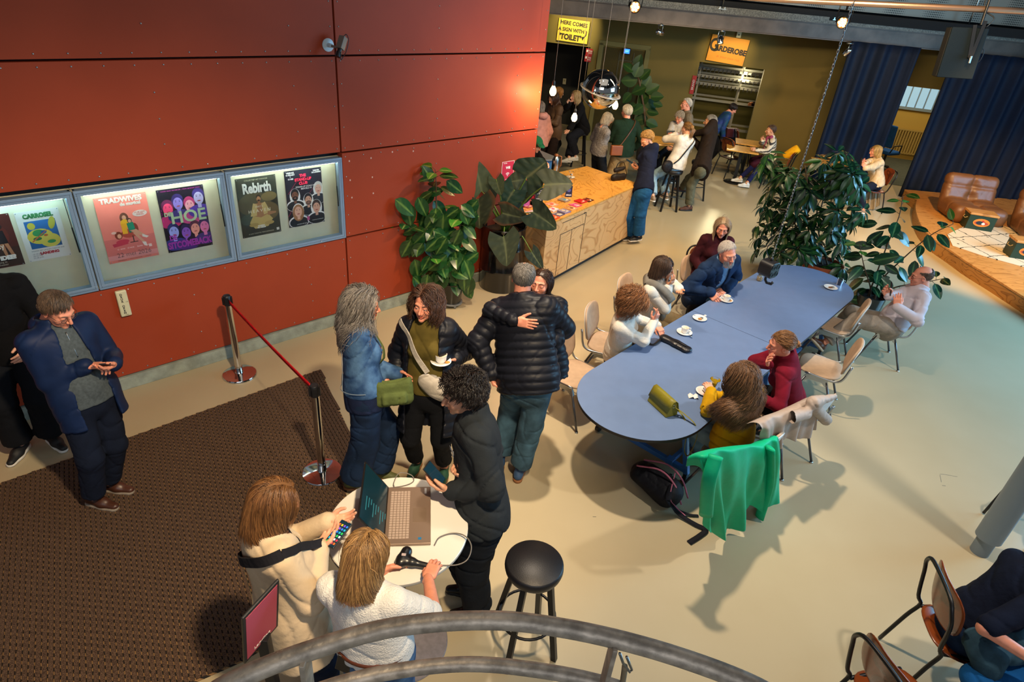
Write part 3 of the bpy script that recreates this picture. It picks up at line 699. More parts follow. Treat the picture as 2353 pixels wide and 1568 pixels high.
def strap(b, name, m, pts, w=.02, th=.004, parent=None, smooth=False):
    """flat webbing laid on the outer garment through body-frame points"""
    c = bez([b.nb+b.Rt*q[0]+b.Fd*q[1]+b.U*q[2] for q in pts], 28); T = np.gradient(c, axis=0); t = B(); G = []; D = []; ts = np.linspace(.03, .36, 100)
    for p_, t_ in zip(c, T):
        h = min((p_-b.pel)@b.U, b.L-.09); ax = b.pel+b.U*h; n_ = nrm(p_-ax); R_ = (ax+n_*ts[:, None]).astype(np.float32); ins = np.zeros(len(ts), bool)
        for fn in b.tops[:1]: ins |= fn(R_) < 0
        k = np.nonzero(ins)[0]; d0 = float((p_-ax)@n_)
        if len(k): d0 = ts[k[-1] if len(k) < 8 else k[np.nonzero(np.diff(np.append(k, 999)) > 1)[0][0]]]+.006
        D.append((ax, n_, t_, d0))
    dd = np.array([x[3] for x in D]); dd = np.convolve(np.pad(dd, 2, 'edge'), np.ones(5)/5, 'valid')+.010
    for (ax, n_, t_, _), d0 in zip(D, dd):
        out = ax+n_*d0; s_ = nrm(np.cross(nrm(t_), n_)); G.append([out-s_*w-n_*th, out+s_*w-n_*th, out+s_*w+n_*th, out-s_*w+n_*th, out-s_*w-n_*th])
    t.grid(G); return t.build(name, m, parent or b.root, smooth)
# ------------------------------------------------------------ shared materials
M_RED = mat('red_panel', '#9a4028', .5, var=.05, vs=1.3, spec=.14)
M_BLACK = mat('black_gap', '#0a0a0c', .8); M_STEEL = mat('steel', '#9aa0a3', .32, metal=1); M_CHROME = mat('chrome', '#d8d8d8', .08, metal=1)
M_BLK = mat('black_plastic', '#15161a', .42); M_BLKM = mat('black_metal', '#16171a', .38, metal=.3); M_WHITE = mat('white_paint', '#dedad2', .45)
M_CER = mat('white_china', '#e8e5df', .18, coat=.5); M_GLASS = mat('clear_glass', '#ffffff', .02, trans=1, ior=1.45, spec=.5)
M_PAPER = mat('paper', '#dcd9d2', .6); M_ALU = mat('aluminium', '#b5b8ba', .28, metal=1); M_OLIVE = mat('olive_paint', '#6a5a24', .75, var=.04, vs=2)
def fab(name, col, var=.12, vs=14, bump=.5, bs=24, rough=.92, **k): return mat(name, col, rough, var=var, vs=vs, bump=bump, bs=bs, spec=.18, **k)
def pwood(name, c1, c2, sc=3.2, rough=.4, ax=(1, 1, 1), dist=9, wig=1.6):
    """rotary-cut plywood: contour-like dark grain lines over a pale ground, in object space"""
    m = mat(name, c1, rough); n, L, b = nodes(m); tc = n.new('ShaderNodeTexCoord'); mp = n.new('ShaderNodeMapping'); mp.inputs['Scale'].default_value = ax
    L.new(tc.outputs['Object'], mp.inputs[0]); t = n.new('ShaderNodeTexNoise'); t.inputs['Scale'].default_value = wig; t.inputs['Detail'].default_value = 2.2; t.inputs['Distortion'].default_value = .6
    L.new(mp.outputs[0], t.inputs['Vector']); mu = n.new('ShaderNodeMath'); mu.operation = 'MULTIPLY'; mu.inputs[1].default_value = dist
    L.new(t.outputs['Fac'], mu.inputs[0]); fr = n.new('ShaderNodeMath'); fr.operation = 'FRACT'; L.new(mu.outputs[0], fr.inputs[0])
    r = n.new('ShaderNodeValToRGB'); e = r.color_ramp.elements; e[0].position = 0; e[0].color = (*lin(c2), 1); e[1].position = .22; e[1].color = (*lin(c1), 1)
    x = e.new(.9); x.color = (*lin(c1), 1); y = e.new(1.0); y.color = (*lin(c2), 1); L.new(fr.outputs[0], r.inputs[0])
    t2 = n.new('ShaderNodeTexNoise'); t2.inputs['Scale'].default_value = sc*14; L.new(mp.outputs[0], t2.inputs['Vector'])
    mx = n.new('ShaderNodeMix'); mx.data_type = 'RGBA'; mx.blend_type = 'MULTIPLY'; mx.inputs[0].default_value = .22
    L.new(r.outputs[0], mx.inputs[6]); L.new(t2.outputs['Color'], mx.inputs[7]); L.new(mx.outputs[2], b.inputs['Base Color']); return m
M_PLY = pwood('plywood', '#dcb27c', '#ba8a56', ax=(1.0, 1.0, 2.2), dist=11, wig=1.1)
M_PLYTOP = pwood('plywood_top', '#dba24e', '#b57a2c', ax=(2.4, 1.1, 1), dist=9, rough=.3)
M_OAK = pwood('stage_wood', '#c58a48', '#a06a30', ax=(1, 3, 1), dist=7, rough=.38)
M_OAKE = pwood('stage_edge_ply', '#b27c3c', '#80501e', ax=(1, 1, 3), dist=16, rough=.5, wig=1.1)
# ------------------------------------------------------------ floor
m = mat('resin_floor', '#b5a77c', .24, spec=.5); n, L, b = nodes(m)
tc = n.new('ShaderNodeTexCoord'); t = n.new('ShaderNodeTexNoise'); t.inputs['Scale'].default_value = .6; t.inputs['Detail'].default_value = 6; L.new(tc.outputs['Object'], t.inputs['Vector'])
r = n.new('ShaderNodeValToRGB'); r.color_ramp.elements[0].position = .35; r.color_ramp.elements[1].position = .65
r.color_ramp.elements[0].color = (*lin('#a89a7c'), 1); r.color_ramp.elements[1].color = (*lin('#b0a386'), 1); L.new(t.outputs['Fac'], r.inputs[0]); L.new(r.outputs[0], b.inputs['Base Color'])
t2 = n.new('ShaderNodeTexNoise'); t2.inputs['Scale'].default_value = 2; t2.inputs['Detail'].default_value = 2; L.new(tc.outputs['Object'], t2.inputs['Vector'])
mr = n.new('ShaderNodeMapRange'); mr.inputs['To Min'].default_value = .22; mr.inputs['To Max'].default_value = .28; L.new(t2.outputs['Fac'], mr.inputs[0]); L.new(mr.outputs[0], b.inputs['Roughness'])
f = B(); f.box((3, 7, -.1), (22, 26, .2)); settag(f.build('floor', m), kind='structure')
s = B(); s.tube([P(*p, .0005) for p in ((2160, 1090), (2172, 1091), (2200, 1096))], .0022, 4, flat=.2); s.tube([P(*p, .0005) for p in ((2160, 1092), (2163, 1108))], .002, 4, flat=.2); s.tube([P(*p, .0005) for p in ((2165, 1116), (2173, 1117))], .003, 4, flat=.2)
s.tube([P(*p, .0005) for p in ((1362, 1188), (1370, 1188))], .003, 4, flat=.2); settag(s.build('trim_1', mat('scuff', '#5b5646', .6)), kind='structure')
# ------------------------------------------------------------ red panelled wall
AZ = math.radians(44.6); WD = np.array([math.sin(AZ), math.cos(AZ), 0]); WN = np.array([WD[1], -WD[0], 0]); WO = np.array([-2.589, 5.786, 0])
S1 = 3.80
def RW(s, z, off=0.0): return WO+WD*s+WN*off+np.array([0, 0, z])
RM = frame(WO, WD, WN, (0, 0, 1))   # local (s, off, z)
def onwall(x, y, off=0.0):
    p = Pplane(x, y, WO+WN*off, WN); return float((p-WO)@WD), float(p[2])
w = B(RM); w.box(((S1-7)/2-.02, -.17, 3.4), (S1+7-.04, .10, 6.8)); w.box((S1-.06, -1.2, 3.4), (.10, 2.2, 6.8)); W1 = settag(w.build('wall_left', M_BLACK), kind='structure')
pan = B(RM); scr = B(RM); G = .009
rows = [(.135, 1.045), (1.975, 2.895), (2.895, 3.815), (3.815, 4.735), (4.735, 5.655), (5.655, 6.575)]
cols_ = [(-4.80, -1.935), (-1.935, .935), (.935, S1+.005), (-7, -4.80)]
def panel(s0, s1, z0, z1):
    pan.box(((s0+s1)/2, -.012-.05, (z0+z1)/2), (s1-s0-2*G, .10, z1-z0-2*G))
    if z1 > 4.0 or s1 < -3.5: return
    ks = max(2, round((s1-s0)/.222)); zs = [z0+.045, z1-.045]
    pts = [(s0+.045+(s1-s0-.09)*i/ks, z) for i in range(ks+1) for z in zs]+[(s, z0+.045+(z1-z0-.09)*j/4) for s in (s0+.045, s0+1.22, s0+2.42, s1-.045) if s < s1-.02 for j in (1, 2, 3)]
    for s_, z_ in pts: scr.lathe([(.0001, .006), (.005, .005), (.0075, 0)][::-1], (s_, -.012, z_), 8, axis=(0, 1, 0))
for s0, s1 in cols_:
    for z0, z1 in rows: panel(s0, s1, z0, z1)
panel(.935, S1+.005, 1.045, 1.975); panel(-7, -2.68, 1.045, 1.975)
pan.build('panel', M_RED, W1, bev=.002); scr.build('screw', mat('screw', '#9fa5aa', .35, metal=.7), W1, True)
st = B(RM); g = np.random.default_rng(4)
for px in ((804, 371), (854, 364), (806, 415), (857, 408), (859, 445), (810, 455), (951, 348), (903, 350)):
    s_, z_ = onwall(*px); st.box((s_, -.0115, z_), (.014, .001, .017))
settag(st.build('trim_2', mat('tack', '#c9a79a', .6)), kind='structure')
bb = B(RM); bb.box(((S1-7)/2, -.035, .066), (S1+7, .09, .132)); 
mb = mat('concrete', '#8d9488', .8, var=.18, vs=9, bump=.5, bs=40); settag(bb.build('baseboard_left', mb, bev=.004), kind='structure')
# ------------------------------------------------------------ display cabinets with posters
M_FR = mat('cabinet_frame', '#7f98b2', .42, metal=.25); M_BK = mat('cabinet_back', '#d2ccae', .8, var=.03)
pane = mat('cabinet_glass', '#ffffff', .01, trans=1, ior=1.15, spec=.5)
def cabinet(s0, s1, label, lc, e):
    t = thing('display_cabinet', label, 'display case', RW((s0+s1)/2, 1.05), 0, 'lit poster cabinets on the red wall')
    z0, z1 = 1.05, 1.93; fw = .045; b_ = B(RM)
    for c, d in (((s0+s1)/2, z0+fw/2, s1-s0, fw), ((s0+s1)/2, z1-fw/2, s1-s0, fw)) and [((s0+s1)/2, z0+fw/2, s1-s0, fw), ((s0+s1)/2, z1-fw/2, s1-s0, fw)] and []: pass
    for c0, cz, ww, hh in (((s0+s1)/2, z0+fw/2, s1-s0-.006, fw), ((s0+s1)/2, z1-fw/2, s1-s0-.006, fw), (s0+fw/2+.003, (z0+z1)/2, fw, z1-z0-2*fw), (s1-fw/2-.003, (z0+z1)/2, fw, z1-z0-2*fw)):
        b_.box((c0, -.032, cz), (ww, .07, hh))
    b_.build('frame', M_FR, t, bev=.0025)
    q = B(RM); fi = .022
    for c0, cz, ww, hh in (((s0+s1)/2, z0+fi, s1-s0-.03, .0018), ((s0+s1)/2, z1-fi, s1-s0-.03, .0018), (s0+fi, (z0+z1)/2, .0018, z1-z0-.04), (s1-fi, (z0+z1)/2, .0018, z1-z0-.04)): q.box((c0, .0032, cz), (ww, .001, hh))
    q.build('seam', M_BLACK, t)
    k = B(RM); k.box(((s0+s1)/2, -.100, (z0+z1)/2), (s1-s0, .012, z1-z0)); k.box((s0+.012, -.06, (z0+z1)/2), (.02, .07, z1-z0)); k.box((s1-.012, -.06, (z0+z1)/2), (.02, .07, z1-z0))
    k.box(((s0+s1)/2, -.06, z0+.012), (s1-s0, .07, .02)); k.box(((s0+s1)/2, -.06, z1-.012), (s1-s0, .07, .02)); k.build('back_panel', M_BK, t)
    g_ = B(RM); g_.box(((s0+s1)/2, -.006, (z0+z1)/2), (s1-s0-2*fw, .004, z1-z0-2*fw)); g_.build('glass', pane, t)
    l_ = B(RM)
    for x in (s0+.25*(s1-s0), s0+.75*(s1-s0)): l_.lathe([(.009, 0), (.009, .006), (.004, .007), (.004, .004)], (x, .002, z0+.024), 12, axis=(0, 1, 0))
    l_.build('lock', M_CHROME, t, True)
    u = B(RM); u.cyl((s1-.062, -.03, z0+.58), (s1-.056, -.03, z0+.36), .006, n=8); u.cyl((s1-.066, -.03, z1-.06), (s1-.062, -.03, z0+.58), .003, n=6); u.build('gas_strut', M_BLK, t)
    d = bpy.data.lights.new('cabinet_light', 'AREA'); d.shape = 'RECTANGLE'; d.size = s1-s0-.14; d.size_y = .02; d.energy = e; d.color = lc
    o = bpy.data.objects.new('cabinet_light', d); COL.objects.link(o); p = RW((s0+s1)/2, z1-.052, -.035)
    o.matrix_world = Matrix(frame(p, WD, WN*.94+np.array([0, 0, -.34]), np.cross(WD, WN*.94+np.array([0, 0, -.34]))).tolist()); return t
cabinet(-.262, .935, 'rightmost lit poster cabinet, showing the two dark posters', (1, .86, .55), 22.0)
cabinet(-1.462, -.266, 'middle lit poster cabinet with the pink and purple posters', (1, .86, .55), 22.0)
cabinet(-2.664, -1.466, 'leftmost lit poster cabinet, cut by the picture edge', (.80, 1, .80), 9.0)
class Poster:
    def __init__(s, label, c, w, h, bg, m4=None, name='poster', cat='poster', thick=.0012, tilt=0.0, group=None):
        s.w, s.h = w, h; s.T = m4 if m4 is not None else frame(RW(c[0], c[1], -.0900), WD, (0, 0, 1), WN)
        if tilt: a = math.radians(tilt); R = np.eye(4); R[:2, :2] = [[math.cos(a), -math.sin(a)], [math.sin(a), math.cos(a)]]; s.T = s.T @ R
        s.t = thing(name, label, cat, s.T[:3, 3], 0, group); b_ = B(s.T); b_.box((0, 0, thick/2), (w, h, thick)); b_.build('sheet', bg, s.t)
        s.z = thick+.0003; s.P = B(s.T); s.L = B(s.T); s.pm = []; s.lm = []
    def col(s, arr, b_, c):
        mm = c if not isinstance(c, str) else mat('ink_'+c, c, .6)
        if mm not in arr: arr.append(mm)
        b_.cur = arr.index(mm)
    def poly(s, pts, c):
        s.col(s.pm, s.P, c); s.z += .00006; n = len(pts); pts = [(min(.5, max(-.5, a)), min(.5, max(-.5, b_))) for a, b_ in pts]; s.P.add([(u*s.w, v*s.h, s.z) for u, v in pts], [tuple(range(n))]); return s
    def ell(s, u, v, a, b_, c, rot=0, n=18):
        r = math.radians(rot); return s.poly([(u+(a*math.cos(t)*math.cos(r)-b_*math.sin(t)*math.sin(r)), v+(a*math.cos(t)*math.sin(r)+b_*math.sin(t)*math.cos(r))*s.w/s.h) for t in np.linspace(0, 2*PI, n, endpoint=False)], c)
    def rect(s, u, v, a, b_, c, rot=0):
        r = math.radians(rot); return s.poly([(u+x*math.cos(r)-y*math.sin(r)*s.h/s.w, v+x*math.sin(r)*s.w/s.h+y*math.cos(r)) for x, y in ((-a/2, -b_/2), (a/2, -b_/2), (a/2, b_/2), (-a/2, b_/2))], c)
    def text(s, txt, u, v, size, c, off=0.0, sx=1.0, rot=0, align='CENTER'):
        s.col(s.lm, s.L, c); r = math.radians(rot); M = np.eye(4); M[:2, :2] = [[math.cos(r), -math.sin(r)], [math.sin(r), math.cos(r)]]; M[:3, 3] = (u*s.w, v*s.h, s.z+.0008)
        s.L.text(txt, size*s.w, M, off*s.w, .0002, sx, align); return s
    def face(s, u, v, k, skin, hair, shirt, beard=None, long=False, halo=None):
        if halo: s.ell(u, v-.01, .105*k, .15*k, halo); s.ell(u, v-.19*k*s.w/s.h, .19*k, .115*k, halo)
        s.ell(u, v-.20*k*s.w/s.h, .17*k, .10*k, shirt); 
        if long: s.ell(u, v-.02*k, .105*k, .15*k, hair)
        else: s.ell(u, v+.03*k*s.w/s.h*1.2, .082*k, .10*k, hair)
        s.rect(u, v-.09*k*s.w/s.h, .05*k, .08*k, skin); s.ell(u, v-.008*k, .066*k, .092*k, skin)
        if beard: s.ell(u, v-.055*k*s.w/s.h, .058*k, .045*k, beard); s.ell(u, v-.045*k*s.w/s.h, .022*k, .008*k, '#b5705c')
        else: s.ell(u, v-.05*k*s.w/s.h, .025*k, .009*k, '#a8483e')
        for q in (-1, 1): s.ell(u+q*.026*k, v+.012*k, .009*k, .005*k, '#2a1c18'); s.rect(u+q*.026*k, v+.024*k, .022*k, .004*k, hair)
        return s
    def pins(s):
        b_ = B(s.T)
        for x in (-.47, .47):
            for y in (-.48, .48): b_.sphere((x*s.w, y*s.h, s.z+.002), .004, 8, (1, 1, .5))
        b_.build('pin', M_STEEL, s.t, True); return s.done()
    def done(s):
        if s.P.k: s.P.build('picture', s.pm, s.t)
        if s.L.k: s.L.build('lettering', s.lm, s.t)
        return s.t
p = Poster('pink poster headed TRADWIVES with three women around a chair', (-1.122, 1.526), .40, .592, mat('poster_pink', '#e07a6c', .5))
p.rect(0, -.36, 1, .20, '#d98d88').rect(0, -.26, 1, .25, '#cf6c64')
p.ell(.02, -.08, .17, .10, '#a8402e').ell(.14, -.02, .07, .13, '#8c3324').ell(-.02, .16, .085, .12, '#5a3020').ell(-.02, .165, .04, .055, '#d8a080').ell(-.03, .075, .085, .10, '#e0aa1c').rect(-.06, .0, .10, .16, '#d89c18')
p.ell(.07, .11, .045, .06, '#33221c').ell(.07, .105, .03, .042, '#d29a7c').poly([(0, .075), (.13, .085), (.15, -.06), (.02, -.075)], '#10785c').poly([(.03, -.04), (.16, -.03), (.30, -.13), (.27, -.16), (.12, -.09)], '#cf9678').poly([(.08, -.08), (.15, -.09), (.29, -.25), (.25, -.27)], '#cf9678')
p.poly([(.26, -.12), (.38, -.17), (.33, -.19), (.25, -.16)], '#e6dcd2').poly([(.22, -.24), (.30, -.25), (.31, -.32), (.25, -.30)], '#e6dcd2').rect(.07, -.17, .02, .10, '#3a2420').rect(.07, -.22, .16, .012, '#3a2420')
p.ell(-.20, -.09, .075, .09, '#8a3a24').ell(-.19, -.10, .04, .05, '#dca283').ell(-.15, -.19, .13, .05, '#b82840').poly([(-.36, -.21), (-.05, -.18), (-.05, -.235), (-.34, -.26)], '#b82840').ell(-.28, -.04, .05, .03, '#e2b9a8')
p.ell(.30, .20, .145, .072, '#efe6dc'); p.rect(.37, -.315, .06, .042, '#e9cfc8')
p.text('TRADWIVES', 0, .435, .150, '#f2e8dc', .008, .98).text('de musical', .16, .365, .10, '#f2e8dc', .006, .95).text('LET  ME  COOK\nIT IS OKE\nVOOR JOU', .30, .20, .030, '#b53c30', .0008).text('22 mei 2026', .02, -.395, .145, '#3d3a3c', -.002, .95).text('THEATERZAAL   |   WWW.THEATER.NL   |   LANDING', 0, -.475, .028, '#3d2a2c').text('O  AFAS    O NCK     BUMA   FONDS', .05, -.30, .042, '#f2d8d0').pins()
p = Poster('purple and black poster reading DE HOE with eight faces', (-.640, 1.524), .398, .592, mat('poster_black', '#17121c', .4))
for i, (u, v, k, c1, c2, c3) in enumerate(((-.33, .20, 1.35, '#e0406c', '#5a1440', '#b02060'), (-.10, .27, 1.35, '#8a78c8', '#2a1a58', '#3a2a70'), (.14, .21, 1.3, '#e8a0a8', '#a02a5c', '#c04080'), (.36, .31, 1.4, '#b8b0d8', '#2c1c60', '#4a2c90'), (-.30, -.17, 1.35, '#9aa0e0', '#20205c', '#30307c'), (-.04, -.21, 1.3, '#8a50b8', '#241048', '#4a2078'), (.17, -.17, 1.25, '#e09080', '#58203c', '#301838'), (.38, -.16, 1.3, '#d870a0', '#38205c', '#402870'))): 
    p.face(u, v, k*1.15, c1, c2, c3)
p.text('HOE', .07, .035, .38, '#a9c49a', .010, 1.0).text('DE', -.36, .11, .12, '#a9c49a', .006).text('DE', -.34, -.27, .16, '#a02c9c', .008, .8).text('SITCOMEBACK', 0, -.395, .215, '#a02c9c', .010, .66).text('MARTEN  NOUR  VAN DER ZEE  |  WILMA  DE GROOT  ROELIE', 0, .47, .030, '#c03a9a').text('REGIE  JAN   TEKST  EVA', -.475, .1, .028, '#c03a9a', 0, 1, 90).pins()
p = Poster('dark poster with gothic lettering Rebirth and a seated man in a robe', (.050, 1.526), .395, .595, mat('poster_umber', '#2f3026', .45))
p.ell(-.1, .05, .42, .30, '#4c4630').ell(.2, -.1, .30, .25, '#5e4c2a').ell(.28, .15, .2, .12, '#6b5a34').ell(-.3, -.2, .2, .14, '#3d4638')
p.poly([(-.28, -.26), (-.14, -.10), (.16, -.10), (.32, -.24), (.18, -.36), (-.16, -.37)], '#b59a5c').ell(-.18, -.30, .12, .05, '#a08448').ell(.22, -.30, .12, .05, '#a88c50').poly([(-.14, .06), (.16, .06), (.22, -.14), (.02, -.19), (-.20, -.14)], '#9c6a44').poly([(-.14, .07), (-.04, .04), (-.08, -.15), (-.24, -.15)], '#bfa468').poly([(.16, .07), (.06, .04), (.10, -.15), (.28, -.12)], '#bfa468').poly([(.2, -.10), (.42, -.12), (.42, -.15), (.2, -.17)], '#9c6a44').rect(.01, .09, .06, .07, '#8f5e3c').ell(.01, .14, .055, .085, '#a06c48').ell(.01, .165, .058, .06, '#2b1c12').ell(.01, .135, .045, .06, '#a8734c').ell(.01, .105, .035, .025, '#3a2516')
p.rect(.42, -.435, .07, .045, '#cfcabb')
p.text('Rebirth', .0, .315, .34, '#e6e4da', .014, .70).text('COLLECTIEF HET PARADIJS', 0, .455, .048, '#b9b49a').text('PART II', 0, .0, .06, '#d8d0b4').text('H E A V E N', 0, -.07, .11, '#d8d0b4', .001).text('SANDRA\nMC NIELES', 0, -.345, .045, '#e6e4da', .002).text('A LIVE THEATRE PERFORMANCE', -.02, -.45, .045, '#b9b49a').pins()
p = Poster('dark comedy poster with red THE STAND-UP CLUB and five cut-out faces', (.538, 1.540), .40, .59, mat('poster_navy', '#191824', .4))
for a, b_ in (((-.45, .1), (-.2, .3)), ((.1, .05), (.5, .35)), ((-.5, -.3), (-.2, .0))): p.poly([a, (a[0]+.01, a[1]), (b_[0]+.01, b_[1]), b_], '#c02850')
p.face(-.27, .06, 1.35, '#7a4a34', '#1a1414', '#15151c', beard='#1a1414', halo='#e8e4de').face(.38, .13, 1.35, '#d8a48c', '#c8c0b4', '#20222c', halo='#e8e4de').face(.08, -.05, 1.35, '#cf9a80', '#241a18', '#15151c', beard='#6a4a3c', halo='#e8e4de').face(-.22, -.22, 1.5, '#dca88e', '#a06c44', '#14141c', long=True, halo='#e8e4de').face(.29, -.20, 1.5, '#d8a084', '#3a2018', '#10101a', halo='#e8e4de').rect(.04, -.38, .07, .07, '#c04a80')
p.text('THE\nSTAND-UP\nCLUB', -.02, .33, .098, '#e0284c', .006, .95).text('VRIJDAG\n13 MAART\n&\n15 MEI', -.35, .41, .052, '#e8e4de', .003).text('THEATER\nDE LANDING', .35, .44, .046, '#e8e4de', .003, .9).text('STAND-UP ZOALS HET\nBEDOELD IS', .05, .185, .055, '#e8e4de', .001).text('LACHEN MET JAN', -.15, -.46, .035, '#e8e4de').text('VOOR EN NA DE SHOW', .3, -.43, .03, '#e8e4de').pins()
p = Poster('white poster with a green and yellow figure on a blue field, headed CARROUSEL', (-1.722, 1.586), .292, .415, M_PAPER)
p.rect(0, .02, .72, .56, '#1e5a94').ell(-.08, -.02, .30, .22, '#c8b040').ell(-.22, .20, .09, .10, '#b8a838').ell(.26, .22, .08, .18, '#a8a038', -15).ell(.12, -.12, .24, .20, '#c4b048').ell(-.1, .05, .14, .10, '#2c8048').ell(.02, .06, .07, .05, '#1e5a94').ell(-.16, -.06, .10, .05, '#2c6c40').ell(.14, -.15, .10, .05, '#28804c').ell(.05, -.01, .05, .03, '#a8502c').poly([(-.3, -.1), (.1, .1), (.11, .09), (-.28, -.12)], '#b85a34').rect(0, -.265, .72, .02, '#dcd9d2')
p.text('CARROSEL', 0, .395, .165, '#2c6c3c', .012, .85).text('WINTER HET LANDEN THEATER IDEE', 0, -.30, .046, '#555555').text('LANDING', .02, -.365, .10, '#b02430', .006).text('15-18 JAN\n20-23 MEI\n25-28 JUN', -.27, -.40, .055, '#777777').pins()
p = Poster('dark red poster of a dancing figure, cut by the picture edge', (-2.11, 1.586), .42, .43, mat('poster_maroon', '#4a1a12', .5))
p.ell(0, .1, .4, .35, '#5e2014').rect(0, -.30, 1, .35, '#3a2016').ell(.27, .24, .035, .045, '#a86844').ell(.28, .27, .06, .05, '#20120e').poly([(.22, .2), (.33, .2), (.36, -.05), (.20, -.06)], '#15121a').poly([(.24, .2), (.17, .42), (.19, .43), (.28, .22)], '#a86844').poly([(.22, -.05), (.28, -.05), (.30, -.32), (.26, -.32)], '#b07450').poly([(.29, -.05), (.35, -.05), (.41, -.34), (.36, -.34)], '#b07450').poly([(.25, -.3), (.32, -.3), (.34, -.38), (.24, -.38)], '#15121a')
p.text('Carbody', .05, -.12, .13, '#d8c8b8', .002, 1, 8).text('GOED IDEE?', .12, -.32, .105, '#efe6dc', .008).text('opening in\nhet theater', .14, -.42, .05, '#c8b8a8').pins()
# ------------------------------------------------------------ things on the red wall
t = thing('door_switch', 'cream DEUR OPEN wall switch under the poster cabinets', 'switch', RW(-1.315, .76)); q = B(RM); q.box((-1.315, .006, .885), (.088, .036, .252)); q.build('plate', mat('cream_plastic', '#cfc8a4', .4), t, bev=.010, seg=3)
q = B(); 
for i, c in enumerate('DEUR OPEN'): q.text(c, .026, frame(RW(-1.322, .975-i*.0225, .0245), WD, (0, 0, 1), WN), .001)
q.text('I.D.', .016, frame(RW(-1.285, .90, .0245), WD, (0, 0, 1), WN)); q.text('KABA', .011, frame(RW(-1.31, .775, .0245), WD, (0, 0, 1), WN)); q.build('lettering', mat('dark_print', '#22242a', .6), t)
t = Poster('red wifi notice taped on the red wall behind the big leaves', None, .215, .300, mat('notice_red', '#c21838', .45), frame(RW(3.315, 1.46, -.0115), WD, (0, 0, 1), WN), 'wifi_notice', 'notice')
for a in ((-.5, -.5, .5, -.48), (-.5, .48, .5, .5)): t.poly([(a[0], a[1]), (a[2], a[1]), (a[2], a[3]), (a[0], a[3])], '#e6dcd8')
t.poly([(-.5, -.5), (-.47, -.5), (-.47, .5), (-.5, .5)], '#e6dcd8').poly([(.47, -.5), (.5, -.5), (.5, .5), (.47, .5)], '#e6dcd8')
for r_ in (.07, .14, .21):
    a = np.linspace(math.radians(42), math.radians(138), 9); o = [(r_*math.cos(x), -.14+r_*math.sin(x)*.72) for x in a]; i_ = [((r_-.038)*math.cos(x), -.14+(r_-.038)*math.sin(x)*.72) for x in a[::-1]]; t.poly(o+i_, '#f0ece8')
t.ell(0, -.145, .02, .02, '#f0ece8').text('Wifi', 0, .22, .20, '#f0ece8', .012).text('THEATER', -.25, .42, .07, '#f0ece8', .002).text('landing gast', 0, -.28, .08, '#f0ece8').done()
t = thing('security_camera', 'grey security camera on a round white bracket above the wall seam', 'camera', RW(.905, 2.955)); q = B(RM); q.lathe([(.058, 0), (.058, .008), (.05, .012), (.02, .014), (.018, .07)], (.86, -.012, 2.99), 28, axis=(0, 1, 0)); q.build('bracket', mat('bracket_white', '#b8cbd8', .4), t, True, auto=35)
q = B(RM); q.tube([(.86, .05, 2.99), (.885, .10, 2.985), (.905, .13, 2.985)], .012, 8); a0 = np.array([.875, .155, 2.935]); a1 = np.array([.955, .12, 3.075]); q.beam(a0+(a1-a0)*.28, a1, .062, .058); q.build('body', mat('camera_grey', '#6d6a64', .4), t, bev=.006)
q = B(RM); q.cyl(a0-(a1-a0)*.18, a0+(a1-a0)*.1, .026); q.cyl(a0, a0+(a1-a0)*.35, .021); q.build('lens', M_BLK, t, True, auto=35); q = B(RM); q.tube(bez([a1, a1+[.03, 0, .02], a1+[.045, .01, -.03], a1+[.01, .02, -.12], a0+[.03, .03, -.02], a0+[.0, .04, -.045], a0+[.01, .02, .02]], 26), .004, 6); q.build('cable', M_BLK, t, True)
# ------------------------------------------------------------ back wall, openings, rooms behind
BO = np.array([5.31, 16.24, 0]); BE = nrm((.971, -.239, 0)); BNn = np.array([BE[1], -BE[0], 0])
def BWp(s, z, off=0.0): return BO+BE*s+BNn*off+np.array([0, 0, z])
BM = frame(BO, BE, BNn*-1, (0, 0, 1))   # local (s, depth behind wall, z)
def onback(x, y): p = Pplane(x, y, BO, BNn); return float((p-BO)@BE), float(p[2])
HT = 3.34
aT, bT = -6.0, onback(1357, 108)[0]; zT = onback(1310, 103)[1]
aG, bG = onback(1608, 142)[0], onback(1757, 160)[0]; zG = 2.2
aO, bO = onback(2081, 190)[0]-.5, onback(2128, 200)[0]+1.0; zO = onback(2105, 200)[1]
w = B(BM)
def seg(s0, s1, z0, z1): w.box(((s0+s1)/2, .10, (z0+z1)/2), (s1-s0, .20, z1-z0))
seg(-9, aT, 0, HT); seg(aT, bT, zT, HT); seg(bT, aG, 0, HT); seg(aG, bG, zG, HT); seg(bG, aO, 0, HT); seg(aO, bO, zO, HT); seg(bO, 8, 0, HT)
settag(w.build('wall_back', M_OLIVE), kind='structure')
w = B(BM); w.box(((bT+.3-7.4)/2, 1.6, 1.7), (bT+.3+7.4, .1, 3.4)); w.box((-7.4, .9, 1.7), (.1, 1.5, 3.4)); w.box((bT+.3, .9, 1.7), (.1, 1.4, 3.4)); settag(w.build('wall_corridor', mat('corridor_black', '#0b0b0d', .7)), kind='structure')
w = B(BM); w.box(((aG+bG)/2, 2.6, 1.7), (5, .1, 3.4)); w.box((aG-.9, 1.4, 1.7), (.1, 2.4, 3.4)); w.box((bG+.9, 1.4, 1.7), (.1, 2.4, 3.4)); settag(w.build('wall_cloakroom', mat('cloak_olive', '#5b5422', .8)), kind='structure')
w = B(BM); w.box((aO+1.5, 3.6, 1.7), (6, .1, 3.4)); w.box((aO-.6, 1.9, 1.7), (.1, 3.4, 3.4)); w.box((bO+2.2, 1.9, 1.7), (.1, 3.4, 3.4)); settag(w.build('wall_office', mat('office_cream', '#c9a650', .8)), kind='structure')
